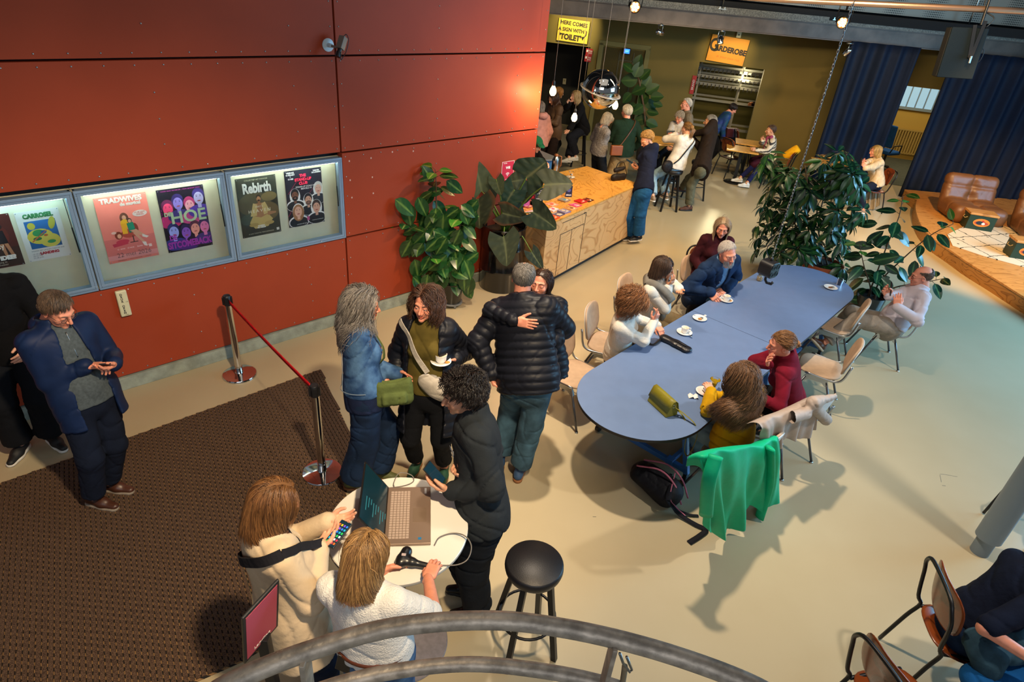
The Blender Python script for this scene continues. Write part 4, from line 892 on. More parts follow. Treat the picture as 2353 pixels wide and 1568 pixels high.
w = B(BM); w.box(((aO+bO)/2+1, 1.85, .004), (6, 3.4, .006)); settag(w.build('floor_office', mat('office_carpet', '#4c5148', .9, var=.1)), kind='structure')
lamp('office_lamp', 'AREA', BWp((aO+bO)/2+.5, 2.9, -1.8).tolist(), 45, (1, .82, .5), BWp((aO+bO)/2+.5, 0, -1.8).tolist(), 1.2, 1.2)
lamp('cloakroom_lamp', 'POINT', BWp((aG+bG)/2+.4, 1.9, -.9).tolist(), 45, (1, .85, .5), size=.1)
w = B(BM); w.box((-.5, 2.4, HT+.1), (20, 4.4, .2)); w.m = None; w.box((2, 15.5, HT+.12), (24, 2.0, .16)); settag(w.build('ceiling', mat('ceiling_dark', '#101012', .9)), kind='structure')
# outer shell of the hall
w = B(); w.box((3, 5, 8.1), (24, 26, .2)); settag(w.build('ceiling_roof', mat('roof_dark', '#1c1c20', .8)), kind='structure')
# door with frame and exit display
d0, d1 = onback(1383, 100)[0], onback(1490, 115)[0]; zD = onback(1435, 104)[1]
w = B(BM)
for s_ in (d0, d1): w.box((s_, -.02, zD/2), (.11, .06, zD))
w.box(((d0+d1)/2, -.02, zD), (d1-d0+.11, .06, .11)); DR = settag(w.build('door_1', mat('door_frame_olive', '#6b6436', .6), bev=.005), kind='structure')
w = B(BM); w.box(((d0+d1)/2, .02, zD/2-.03), (d1-d0-.1, .04, zD-.1)); w.box(((d0+d1)/2-.1, -.005, zD/2+.1), (.03, .02, zD-.5)); w.box(((d0+d1)/2+.25, -.005, zD/2+.1), (.03, .02, zD-.5)); w.box(((d0+d1)/2+.08, -.005, zD-.34), (.38, .02, .03)); w.build('door_leaf', mat('door_olive_dark', '#3c3a24', .5), DR)
c = onback(1442, 117); t = thing('exit_display', 'small glowing blue screen above the olive door', 'screen', BWp(c[0], c[1]-.05, .05)); q = B(BM); q.box((c[0], -.09, c[1]), (.17, .05, .14)); q.build('housing', M_BLK, t, bev=.006); q = B(BM); q.box((c[0], -.117, c[1]), (.13, .004, .10)); q.build('screen', mat('blue_glow', '#1040c0', .4, emit='#2870ff', es=3), t)
q = B(); q.text('EXIT', .04, frame(BWp(c[0], c[1], .1205), BE, (0, 0, 1), BNn)); q.build('lettering', mat('pale_blue', '#a0c8ff', .4, emit='#a0d0ff', es=2), t)
# office: window, radiator, swivel chair
s_, z_ = onback(2118, 215); oc = aO+1.35
wi = B(BM); x0, x1, z0, z1 = oc+.05, oc+1.35, 1.35, 2.25
for c_, d_ in (((x0+x1)/2, z0), ((x0+x1)/2, z1)): wi.box((c_, 3.52, d_), (x1-x0+.1, .06, .07))
for i in range(7): wi.box((x0+(x1-x0)*i/6, 3.52, (z0+z1)/2), (.05 if i in (0, 6) else .022, .05, z1-z0))
wf = settag(wi.build('window_1', mat('window_grey', '#8fa3b5', .5)), kind='structure'); q = B(BM); q.box(((x0+x1)/2, 3.545, (z0+z1)/2), (x1-x0, .01, z1-z0)); q.build('pane', mat('daylit_pane', '#8fb4c8', .3, emit='#a8d0e8', es=.55), wf)
t = thing('radiator', 'cream ribbed radiator under the office window', 'radiator', BWp(oc+.4, .15, -3.4)); q = B(BM)
for i in range(22): q.box((oc-.35+i*.07, 3.47, .48), (.045, .07, .62))
q.build('fins', mat('radiator_cream', '#b59a58', .5), t, bev=.01); q = B(BM); q.box((oc+.4, 3.47, .18), (1.6, .05, .04)); q.box((oc+.4, 3.47, .80), (1.6, .08, .03)); q.build('rails', mat('radiator_cream', '#b59a58', .5), t)
oc2 = np.array(Pplane(2072, 262, BWp(0, 0, -1.7), BNn)); t = thing('office_chair', 'blue swivel office chair seen through the curtain gap', 'chair', (oc2[0], oc2[1], 0)); q = B(rz4((oc2[0], oc2[1], 0), .5))
q.box((0, 0, .47), (.46, .46, .09)); q.build('seat', fab('office_blue', '#1c4c8c'), t, bev=.04, seg=4); q = B(rz4((oc2[0], oc2[1], 0), .5)); q.box((-.24, 0, .88), (.07, .42, .55), ry=-.12); q.build('backrest', fab('office_blue', '#1c4c8c'), t, bev=.03, seg=4)
q = B(rz4((oc2[0], oc2[1], 0), .5)); q.cyl((0, 0, .1), (0, 0, .43), .03)
for i in range(5): a = i*2*PI/5; q.beam((0, 0, .12), (.28*math.cos(a), .28*math.sin(a), .07), .035); q.sphere((.28*math.cos(a), .28*math.sin(a), .03), .03, 10)
q.build('base', M_BLK, t); 
for sgn in (-1, 1): q = B(rz4((oc2[0], oc2[1], 0), .5)); q.tube([(-.22, sgn*.22, .5), (-.2, sgn*.27, .68), (.1, sgn*.27, .68), (.12, sgn*.25, .5)], .016, 8); q.build('armrest', M_BLK, t, True)
# cloakroom rails
t = thing('coat_rack', 'grey steel coat rack with hook rails in the cloakroom opening', 'rack', BWp((aG+bG)/2, 0, -1.4)); q = B(BM); hk = B(BM)
for x in (aG+.05, (aG+bG)/2+.35, bG+.3):
    for y in (1.0, 1.7): q.box((x, y, 1.1), (.04, .04, 2.2))
for z in (1.98, 1.80, 1.62):
    q.box(((aG+bG)/2, .97, z), (bG-aG+.7, .03, .07)); q.box(((aG+bG)/2, 1.4, z+.03), (bG-aG+.7, .03, .05))
    for i in range(24): hk.box((aG-.2+i*.1, .93, z-.03), (.018, .05, .09))
for z in (1.25, .6, .12): q.box(((aG+bG)/2, .97, z), (bG-aG+.7, .035, .06)); q.box(((aG+bG)/2, 1.7, z), (bG-aG+.7, .035, .05))
q.build('frame', mat('rack_grey', '#7d7c74', .45, metal=.4), t); hk.build('hooks', M_BLK, t)
# small wall items
def wallbox(name, label, cat, px, w_, h_, m_, off=.01):
    s_, z_ = onback(*px); t_ = B(BM); t_.box((s_, -off/2, z_), (w_, off, h_)); return settag(t_.build(name, m_, bev=.004), label, cat), s_, z_
M_RS = mat('red_sign', '#a01c20', .5)
for (px, lb) in (((1355, 119), 'upper red fire notice beside the dark corridor'), ((1352, 134), 'lower red fire notice beside the dark corridor')):
    s_, z_ = onback(*px); t = thing('safety_sign', lb, 'sign', BWp(s_, z_-.07)); q = B(BM); q.box((s_, -.06, z_), (.17, .006, .15)); q.build('plate', M_RS, t); q = B(); q.text('Help\nSOS', .05, frame(BWp(s_+.03, z_, .0645), BE, (0, 0, 1), BNn)); q.box(BWp(s_-.05, z_+.02, .064), (.04, .003, .05), rz=-.24); q.build('lettering', M_PAPER, t)
s_, z_ = onback(1595, 195); t = thing('safety_banner', 'narrow red notice on the left edge of the cloakroom opening', 'sign', BWp(aG-.03, 1.4, .03)); q = B(BM); q.box((aG-.04, -.02, z_), (.10, .02, .42)); q.build('plate', M_RS, t); q = B(); q.text('BRAND', .07, frame(BWp(aG-.04, z_, .0315), np.array([0, 0, 1.]), -BE, BNn)); q.build('lettering', M_PAPER, t)
t = thing('extinguisher_box', 'slim grey housing below the red notice by the cloakroom', 'box', BWp(aG-.10, .9, .05)); q = B(BM); q.box((aG-.11, -.05, 1.12), (.12, .10, .36)); q.build('housing', mat('dull_grey', '#6e6458', .6), t, bev=.008); q = B(BM); q.box((aG-.11, -.102, 1.2), (.06, .006, .1)); q.build('label_plate', M_RS, t)
t, _, _ = wallbox('smoke_detector', 'small cream square detector right above the GARDEROBE sign', 'detector', (1698, 80), .10, .12, mat('cream_plastic', '#cfc8a4', .4), .05); 
q = B(BM); q.lathe([(.016, 0), (.016, .01)], (_[0] if False else onback(1698, 80)[0], -.062, onback(1698, 80)[1]), 10, axis=(0, 1, 0)); q.build('sensor', M_BLK, t)
# light switch in the corridor
p_ = Pplane(1297, 187, BWp(0, 0, -1.54), BNn); t = thing('light_switch', 'small cream switch plate on the black corridor wall', 'switch', p_); q = B(); q.box(p_, (.09, .02, .15), rz=-.24); q.build('plate', mat('cream_plastic', '#cfc8a4', .4), t, bev=.004); q = B(); q.box(p_-[0.003, .014, -.02], (.04, .01, .05), rz=-.24); q.build('rocker', mat('rocker', '#a89c70', .4), t)
# painted signs
def wall_sign(px, w_, h_, col, label, draw, rot=0):
    s_, z_ = onback(*px); T = frame(BWp(s_, z_, .04), BE, (0, 0, 1), BNn); a = math.radians(rot); R = np.eye(4); R[:2, :2] = [[math.cos(a), -math.sin(a)], [math.sin(a), math.cos(a)]]
    p = Poster(label, None, w_, h_, mat('sign_'+col, col, .5), T@R, 'painted_sign', 'sign', .02); draw(p); p.done(); return s_, z_
K = '#1c1408'
def toil(p):
    p.text('HERE COMES', 0, .31, .152, K, .006, .98, -2).text('A SIGN WITH', -.06, .02, .145, K, .006, .95, -1).text("'TOILET'", -.07, -.31, .215, K, .012, .90, -1)
    p.poly([(.40, .10), (.455, .05), (.44, -.15), (.36, -.27), (.34, -.22), (.41, -.13), (.42, .03)], K).poly([(.28, -.20), (.40, -.20), (.34, -.38)], K)
s_, z_ = wall_sign((1318, 71), .78, .50, '#d8b43c', "yellow sign reading HERE COMES A SIGN WITH 'TOILET' over the corridor", toil, -1)
lamp('sign_spot_toilet', 'SPOT', (BWp(s_+.25, 3.25, 1.3)).tolist(), 210, (1, .84, .42), (BWp(s_, z_+.1)).tolist(), .03, angle=60, blend=.7)
def gard(p):
    p.text('G', -.38, .10, .44, K, .014, .8, 4).text('ARDEROBE', .075, .0, .182, K, .010, .93, -2).text('at your own risk  :)', .12, -.30, .095, '#c86818', .0, 1.0, -3)
s_, z_ = wall_sign((1672, 115), .86, .56, '#d08a1c', 'orange sign reading GARDEROBE over the cloakroom opening', gard, -3)
lamp('sign_spot_gard', 'SPOT', (BWp(s_+.1, 3.2, 1.5)).tolist(), 130, (1, .74, .3), (BWp(s_, z_)).tolist(), .03, angle=52, blend=.8)
# curtains
def curtain(px_top0, px_top1, px_b0, label, zt, y0):
    pts = []; a = Pplane(*px_top0, (0, y0, 0), (0.036, 1, 0)); b_ = Pplane(*px_top1, (0, y0, 0), (.036, 1, 0)); L_ = np.linalg.norm((b_-a)[:2]); n_ = int(L_/.018); G_ = []; g = np.random.default_rng(int(L_*10))
    ph = np.cumsum(g.uniform(.22, .46, n_)); e = nrm((b_-a)*[1, 1, 0]); nn = np.array([e[1], -e[0], 0])
    for i in range(n_):
        t = i/(n_-1); row = []
        for j, z in enumerate(np.linspace(.03, zt, 14)):
            am = .075-.02*z/zt; w_ = am*math.sin(ph[i])+.02*math.sin(ph[i]*.37+z*.8); sp = 1+.04*(1-z/zt)*(t-.5)
            row.append(np.array([a[0], a[1], 0])+e*L_*(.5+(t-.5)*sp)+e*.012*math.cos(ph[i])+nn*w_+np.array([0, 0, z]))
        G_.append(row)
    q = B(); q.grid(G_); o = q.build('curtain', fab('curtain_navy', '#111b2e', var=.06, bump=.1, rough=.7), None, True, solid=.012); settag(o, label, 'curtain', 'dark blue stage curtains along the back'); return o
curtain((1950, 108), (2112, 120), None, 'dark blue curtain left of the gap, behind the blonde woman', 3.05, 14.75)
curtain((2188, 128), (2600, 160), None, 'dark blue curtain right of the gap, behind the leather seats', 3.05, 14.75)
# beam, tray, fascia, pipe
bA, bB = np.array([-1.0, 14.30, 0]), np.array([12.5, 14.92, 0]); bd = nrm(bB-bA); bn = np.array([bd[1], -bd[0], 0]); BEM = frame(bA, bd, -bn, (0, 0, 1)); LN = np.linalg.norm(bB-bA)
m_b = mat('beam_steel', '#5e5148', .55, metal=.1, var=.25, vs=3, bump=.2, bs=20); q = B(BEM); q.box((LN/2, .06, 3.03), (LN, .22, .016)); q.box((LN/2, .06, 3.17), (LN, .012, .28)); q.box((LN/2, .06, 3.31), (LN, .22, .016)); settag(q.build('trim_3', m_b), kind='structure')
q = B(BEM); q.box((LN/2, .02, 3.38), (LN, .26, .12)); settag(q.build('trim_4', mat('galv_tray', '#6d6a62', .6, metal=.3, var=.35, vs=40, bump=.6, bs=60)), kind='structure')
m = mat('perforated_deck', '#5f5a52', .6, metal=.4); n, L, b = nodes(m); tc = n.new('ShaderNodeTexCoord'); vo = n.new('ShaderNodeTexVoronoi'); vo.inputs['Scale'].default_value = 26; vo.inputs['Randomness'].default_value = 0; L.new(tc.outputs['Object'], vo.inputs['Vector']); rr = n.new('ShaderNodeValToRGB'); rr.color_ramp.elements[0].position = .28; rr.color_ramp.elements[1].position = .34; rr.color_ramp.elements[0].color = (.004, .004, .004, 1); rr.color_ramp.elements[1].color = (*lin('#8d867a'), 1); L.new(vo.outputs['Distance'], rr.inputs[0]); L.new(rr.outputs[0], b.inputs['Base Color'])
q = B(BEM); q.box((LN/2+2.7, .30, 3.95), (LN-4, .03, .74)); settag(q.build('trim_5', m), kind='structure')
q = B(BEM); q.box((LN/2, .8, 4.6), (LN+6, .05, 3.0)); settag(q.build('wall_upper', mat('upper_black', '#0c0c0e', .9)), kind='structure')
rd = B(BEM); br = B(BEM)
for x in (1.9, 4.55, 6.9, 9.6):
    rd.cyl((x, -.10, 3.36), (x+.02, -.10, 4.6), .014, n=8); br.box((x, -.09, 3.40), (.16, .10, .012)); br.box((x-.05, -.12, 3.42), (.02, .02, .04)); br.box((x+.05, -.12, 3.42), (.02, .02, .04))
settag(rd.build('trim_6', M_STEEL, None, True), kind='structure'); settag(br.build('trim_7', M_STEEL), kind='structure')
q = B(); q.tube([Pd(1500, -22, 12.2), Pd(1750, -3, 12.0), Pd(2353, 26, 11.0), Pd(2700, 40, 10.6)], .045, 14); settag(q.build('ceiling_pipe', mat('copper_pipe', '#b08c74', .3, metal=.8), None, True), 'long dull metal pipe under the perforated deck, upper right', 'pipe')
# spot lamps hung from the beam
def spotlamp(px, label, aim, y=14.40):
    p = Pd(*px, y); t = thing('spotlight', label, 'spotlight', p, 0, 'small chrome spotlights under the beam'); a = nrm(aim)
    q = B(); q.lathe([(.03, -.09), (.055, -.07), (.06, -.02), (.062, .08), (.058, .085), (.05, .06)], p, 18, axis=a); q.build('can', M_CHROME, t, True)
    q = B(); q.cyl(p+a*.055, p+a*.065, .05); q.build('lamp_face', mat('lamp_warm', '#ffe0a0', .3, emit='#ffc870', es=7), t)
    x = nrm(np.cross(a, (0, 0, 1))); q = B(); q.tube([p+x*.07, p+x*.07+[0, 0, .14], p+[0, 0, .16], p-x*.07+[0, 0, .14], p-x*.07], .007, 6); q.tube([p+[0, 0, .16], p+[0, 0, 3.02-p[2]]], .012, 6); q.box((p[0], p[1], 3.01), (.12, .06, .03)); q.build('yoke', M_STEEL, t, True)
spotlamp((1516, 74), 'chrome spotlight under the beam, left of the three', (.9, .5, -.15)); spotlamp((1655, 91), 'chrome spotlight under the beam in front of the GARDEROBE sign', (.1, -.35, -.8)); spotlamp((1947, 119), 'chrome spotlight under the beam beside the left curtain', (-.45, .2, -.6))
def parcan(px, label, y=13.0):
    p = Pd(*px, y); t = thing('stage_light', label, 'stage light', p, 0, 'glowing theatre lights under the ceiling'); a = nrm(np.array([0, 0, CAM_H])-p+np.array([1.5, 0, -1.8])); q = B(); q.lathe([(.07, -.20), (.10, -.16), (.105, .03), (.09, .03), (.085, -.02)], p, 22, axis=a); q.build('housing', M_BLKM, t, True)
    x = nrm(np.cross(a, (0, 0, 1))); y_ = np.cross(x, a); q = B()
    for i in range(7):
        o = p+a*.0+(0 if i == 6 else 1)*.055*(math.cos(i*PI/3)*x+math.sin(i*PI/3)*y_); q.cyl(o-a*.01, o+a*.02, .026, n=12)
    q.build('lenses', mat('par_glow', '#ffb060', .3, emit='#ff9a3c', es=26), t); q = B(); q.tube([p+x*.115, p+x*.12+[0, 0, .2], p-x*.12+[0, 0, .2], p-x*.115], .01, 6); q.tube([p+[0, 0, .2], p+[0, 0, .75]], .018, 8); q.build('yoke', M_BLKM, t, True)
    if px[0] < 0: lamp('par_light', 'SPOT', (p+a*.1).tolist(), 40, (1, .6, .25), (p+a*3).tolist(), .05, angle=50)
parcan((1459, 16), 'glowing orange stage light above the toilet corridor'); parcan((1936, 52), 'glowing orange stage light left of the hanging loudspeaker')
# loudspeaker
p = Pd(2206, 122, 11.2); t = thing('loudspeaker', 'black slanted loudspeaker hanging at the upper right', 'loudspeaker', p)
MS = frame(p, nrm((.93, -.28, .05)), nrm((.30, .95, -.05)), nrm((-.03, .10, 1))); q = B(MS); q.box((0, 0, 0), (.50, .30, .72)); q.build('cabinet', mat('speaker_box', '#0c171e', .7, spec=.15, bump=.25, bs=120), t, bev=.012)
q = B(MS); q.box((-.255, .02, 0), (.012, .29, .70)); q.build('grille', mat('speaker_grille', '#060607', .8), t); q = B(MS); q.beam((.04, -.17, .40), (.10, -.19, -.05), .05, .02); q.beam((.16, -.17, .46), (.12, -.19, -.05), .05, .02); q.cyl((.11, -.15, -.05), (.11, -.24, -.05), .03); q.cyl((.11, -.20, .40), (.13, -.12, .75), .02); q.build('bracket', M_BLKM, t)
q = B(MS); q.cyl((.11, -.235, -.03), (.11, -.235, -.13), .018); q.build('handle', M_STEEL, t)
q = B(MS); q.tube(bez([(.2, -.1, .36), (.28, -.1, .5), (.12, -.05, .62), (.1, 0, .9)], 14), .009, 6); q.tube(bez([(.25, .1, .1), (.34, .1, .05), (.33, .12, -.1), (.25, .12, -.12)], 12), .007, 6); q.build('cable', M_BLK, t, True)
# ------------------------------------------------------------ entrance mat
m = mat('mat_ribs', '#4a3a30', .95, spec=.1); n, L, b = nodes(m); tc = n.new('ShaderNodeTexCoord'); t = n.new('ShaderNodeTexNoise'); t.inputs['Scale'].default_value = 260; t.inputs['Detail'].default_value = 3; L.new(tc.outputs['Object'], t.inputs['Vector'])
r = n.new('ShaderNodeValToRGB'); r.color_ramp.elements[0].position = .38; r.color_ramp.elements[1].position = .66; r.color_ramp.elements[0].color = (*lin('#2e2420'), 1); r.color_ramp.elements[1].color = (*lin('#6a5444'), 1); L.new(t.outputs['Fac'], r.inputs[0]); L.new(r.outputs[0], b.inputs['Base Color'])
m2 = mat('mat_gap', '#c29a62', .6); n, L, b = nodes(m2); tc = n.new('ShaderNodeTexCoord'); wv = n.new('ShaderNodeTexWave'); wv.bands_direction = 'Y'; wv.inputs['Scale'].default_value = 7.5; mp = n.new('ShaderNodeMapping'); L.new(tc.outputs['Object'], wv.inputs['Vector'])
r = n.new('ShaderNodeValToRGB'); r.color_ramp.interpolation = 'CONSTANT'; r.color_ramp.elements[0].color = (.006, .005, .005, 1); r.color_ramp.elements[1].position = .55; r.color_ramp.elements[1].color = (*lin('#8a6a44'), 1); L.new(wv.outputs['Fac'], r.inputs[0]); L.new(r.outputs[0], b.inputs['Base Color'])
mpoly = [(-1.96, 5.37), (-1.26, 4.20), (-1.12, 2.55), (-1.44, 2.21), (-2.31, 1.60), (-5.6, 1.60)]
def inpoly(p, poly):
    c = False; j = len(poly)-1
    for i in range(len(poly)):
        a, b_ = poly[i], poly[j]
        if (a[1] > p[1]) != (b_[1] > p[1]) and p[0] < (b_[0]-a[0])*(p[1]-a[1])/(b_[1]-a[1])+a[0]: c = not c
        j = i
    return c
t = thing('entrance_mat', 'large dark brown ribbed entrance mat on the floor at the left', 'mat', (-3, 3.4, 0))
q = B(); q.prism(mpoly, .001, .006); q.build('underlay', m2, t)
ra = nrm((P(791, 959)-P(727, 849))[:2]); rp = np.array([ra[1], -ra[0]]); q = B(); pp = np.array(mpoly); v0, v1 = (pp@rp).min(), (pp@rp).max(); u0, u1 = (pp@ra).min(), (pp@ra).max(); st = .0315
for i in range(int((v1-v0)/st)+1):
    v = v0+i*st+.01; us = np.arange(u0, u1, .02); ins = [inpoly(ra*u+rp*v, mpoly) for u in us]
    if not any(ins): continue
    k = [x for x, y in zip(us, ins) if y]; a, b_ = ra*k[0]+rp*v, ra*k[-1]+rp*v
    if k[-1]-k[0] < .05: continue
    q.beam((a[0], a[1], .009), (b_[0], b_[1], .009), .0245, .010)
q.build('ribs', m, t)
# ------------------------------------------------------------ stanchions and belt
def stanchion(px, top, label, ang):
    p = P(*px); t = thing('barrier_post', label, 'barrier post', p, 0, 'chrome barrier posts by the mat'); h = .90
    q = B(); q.lathe([(.165, 0), (.165, .012), (.158, .022), (.12, .030), (.04, .038), (.034, .05)], p, 40); q.build('base', M_CHROME, t, True, auto=40)
    q = B(); q.lathe([(.036, .036), (.036, .11), (.032, .112), (.032, h-.10)], p, 28); q.build('pole', M_CHROME, t, True, auto=40)
    q = B(); q.lathe([(.033, h-.10), (.035, h-.095), (.035, h-.005), (.031, h)], p, 28); 
    for k in range(4): a = ang+k*PI/2; q.box(p+[.036*math.cos(a), .036*math.sin(a), h-.055], (.016, .034, .075), rz=a)
    q.build('belt_head', M_BLK, t, True, auto=40); return p+[0, 0, h-.05]
a = stanchion((551, 862), 0, 'chrome barrier post standing by the red wall', .3); b_ = stanchion((741, 1088), 0, 'chrome barrier post standing on the brown mat', .3)
d = nrm(b_-a); n_ = 24; G_ = []
for i in range(n_+1):
    x = i/n_; c = a+d*.04+(b_-a-d*.08)*x-np.array([0, 0, .05*4*x*(1-x)*.3]); G_.append([c+[0, 0, .023], c-[0, 0, .023]])
q = B(); q.grid(G_); settag(q.build('barrier_belt', fab('belt_red', '#c4101a', bump=.1), None, True, solid=.002), 'red belt stretched between the two barrier posts', 'barrier belt')
# ------------------------------------------------------------ counter
cA, cB, cC = np.array([.31, 7.76]), np.array([1.81, 10.05]), np.array([.99, 10.84]); cE = P(1240, 405, .95)[:2]; cF = np.array([.16, 8.52]); cD = np.array([-.14, 8.22])
t = thing('counter', 'plywood counter with brochures on its near end, in front of the red wall', 'counter', (.8, 9.3, 0))
poly = [tuple(x) for x in (cA, cB, cC, cE, cF, cD)]; cen = np.mean(np.array(poly), 0)
q = B(); q.prism(poly, .925, .95); q.build('worktop', M_PLYTOP, t, bev=.003)
ip = [tuple(np.array(x)+(cen-np.array(x))*.004) for x in poly]; q = B(); q.prism(ip, .085, .925); q.build('body', M_PLY, t, bev=.002)
ip = [tuple(np.array(x)+nrm(cen-np.array(x))*.13) for x in poly]; q = B(); q.prism(ip, .0, .085); q.build('plinth', mat('plinth_dark', '#1d2224', .7), t)
cd = nrm(cB-cA); cn = np.array([cd[1], -cd[0]]); L_ = np.linalg.norm(cB-cA)
def CF(px, py): p = Pplane(px, py, (cA[0], cA[1], 0), (cn[0], cn[1], 0)); return float((p[:2]-cA)@cd), float(p[2])
CT = frame((cA[0], cA[1], 0), (cd[0], cd[1], 0), (-cn[0], -cn[1], 0), (0, 0, 1))
M_GROOVE = mat('groove', '#2a1a0c', .8); q = B(CT)
def groove(a, b_): a, b_ = CF(*a), CF(*b_); q.beam((a[0], -.001, a[1]), (b_[0], -.001, b_[1]), .003, .007, up=(0, 0, 1))
sL, sM, sR = CF(1277, 625)[0], CF(1303, 610)[0], CF(1330, 600)[0]; zt = .71; z1 = .78
for s_ in (sL, sM, sR): q.box((s_, .0, (.10+zt)/2), (.006, .004, zt-.10))
q.box(((sL+sR)/2, 0, zt), (sR-sL, .004, .006)); q.box(((sL+sR)/2+.02, 0, .872), (sR-sL, .004, .006)); q.box((sR+.012, 0, (zt+.872)/2), (.006, .004, .872-zt)); q.box((sR-.03, 0, .876), (.05, .005, .014)); q.build('door_joints', M_GROOVE, t)
a = P(1402, 424, .951); q = B(); q.lathe([(.045, 0), (.045, .0012)], a, 24); q.build('cable_grommet', mat('grommet', '#8a6030', .5), t)
def on_counter(px, py): return P(px, py, .95)
# brochures lying on the counter
g = np.random.default_rng(11)
BRO = [((1182, 483), '#d8d0cc', '#b03838', 'white flyer with a red picture, nearest the wall end'), ((1212, 474), '#8c3030', '#e8c8b8', 'dark red picture flyer left of the black board'), ((1246, 478), '#3a3430', '#c05038', 'small stack of dark flyers with an orange picture'), ((1268, 470), '#e89a88', '#d04838', 'salmon pink flyer behind the round-dot cards'), ((1296, 461), '#8a7a6c', '#4a90b0', 'grey magazine with a blue picture behind the others'), ((1266, 482), '#e0d8e4', '#d03880', 'white card stack with a pink dot'),
       ((1296, 487), '#7a78a0', '#c8b8a8', 'lilac and grey magazine in the middle of the counter edge'), ((1313, 479), '#c89a68', '#6a4028', 'tan brochure with brown figures'), ((1322, 472), '#c83a78', '#e8a0c0', 'magenta brochure near the counter edge'), ((1334, 464), '#c01820', '#a01018', 'plain red booklet beside the dark red one'), ((1347, 461), '#4c1812', '#a8402c', 'dark red booklet farthest right on the counter'), ((1282, 493), '#4a4a70', '#d0c0b0', 'blue-grey brochure at the front edge'), ((1270, 501), '#e0501c', '#f08030', 'orange booklet stack at the front corner'), ((1222, 489), '#c8c0d0', '#b05070', 'pale magazine partly under the leaf'), ((1198, 497), '#d8d4d0', '#9a4038', 'white leaflet under the front leaves')]
prev = []
for i, (px, c1, c2, lb) in enumerate(BRO):
    p = on_counter(*px); hh = .006+.010*(i in (5, 9, 12, 4, 6))
    for qp in prev:
        dv = p[:2]-qp[:2]; dl = np.linalg.norm(dv)
        if dl < .155: p[:2] = qp[:2]+nrm(np.append(dv, 0))[:2]*.155
    prev.append(p.copy())
    a = math.atan2(cd[1], cd[0])+(-.05+.06*g.normal())
    T = rz4((p[0], p[1], .9505), a); po = Poster(lb, None, .145, .10 if i in (2, 5) else .135, mat('cover_'+c1, c1, .35), T, 'brochure', 'brochure', hh, group='brochures on the counter')
    po.ell(g.uniform(-.1, .1), g.uniform(-.1, .1), .22, .18, c2).rect(0, .38, .7, .08, c2).ell(.2, -.2, .1, .1, '#e8dccb').text(['FEB', 'THEATER', 'MEI', 'LANDING', 'MUSICAL'][i % 5], 0, -.36, .13, '#efe8e0', .004).done()
# standing cards
def stand_card(px, w_, h_, c1, label, fn, yaw, nm='display_card', lean=.14):
    p = on_counter(*px); x = np.array([math.cos(yaw), math.sin(yaw), 0]); n_ = np.array([x[1], -x[0], 0]); u = nrm(np.array([0, 0, 1])-n_*lean*1.0); nn = np.cross(x, u)
    T = frame(p+u*h_/2+[0, 0, .002], x, u, nn); po = Poster(label, None, w_, h_, mat('card_'+c1, c1, .4), T, nm, 'card', .004, group=None); fn(po); po.done()
    q = B(); q.box(p-n_*.02+[0, 0, .004], (w_, .06, .006), rz=yaw); q.build('foot', M_GLASS, po.t)
yw = math.atan2(cd[1], cd[0])-.75
stand_card((1238, 466), .115, .205, '#20303c', 'black board with white chalk writing among the flyers', lambda p: p.text('Want to\nstay up\nto date?', -.02, .22, .19, '#d8dce0', .004).text('Check in the\nTapestry!', .0, -.28, .15, '#d8dce0', .004), yw, 'chalk_board')
stand_card((1208, 474), .10, .20, '#c060a8', 'bright pink folded card left of the black board', lambda p: p.rect(0, .3, .6, .14, '#e0a0d0').text('DAG', 0, 0, .3, '#803070'), yw, )
stand_card((1222, 463), .10, .21, '#d88a98', 'pink flyer holder with a small poster behind the black board', lambda p: p.ell(0, .1, .25, .2, '#b04030').rect(.1, -.25, .6, .35, '#901838').ell(.1, -.22, .2, .16, '#d83858'), yw)
stand_card((1262, 456), .10, .19, '#8c5a38', 'brown flyer holder right of the black board', lambda p: p.ell(0, .0, .25, .28, '#d8c8a8').rect(0, -.35, .8, .15, '#3a2018').text('SHOW', 0, .33, .3, '#efe0c0', .01), yw)
stand_card((1250, 452), .08, .17, '#a87848', 'narrow tan flyer holder behind the brown one', lambda p: p.ell(0, .1, .2, .2, '#5a3420'), yw)
stand_card((1306, 453), .10, .16, '#20284a', 'dark blue card reading BERLIN under the big leaf', lambda p: p.text('BERLIN', 0, -.33, .24, '#e0e4f0', .012).ell(0, .1, .3, .25, '#5058a0'), yw)
stand_card((1283, 448), .11, .09, '#b890c8', 'lilac card box behind the BERLIN card', lambda p: p.rect(0, 0, .6, .3, '#9068a8'), yw)
stand_card((1190, 478), .08, .10, '#28a890', 'small green and white card left of the blue one', lambda p: p.ell(0, 0, .3, .3, '#d8e8e0').text('2', 0, 0, .7, '#108060', .01), yw)
stand_card((1197, 474), .08, .12, '#2860a0', 'small blue card behind the leaves', lambda p: p.ell(0, -.1, .3, .3, '#d8e0e8').text('S', 0, .0, .7, '#102858', .01), yw)
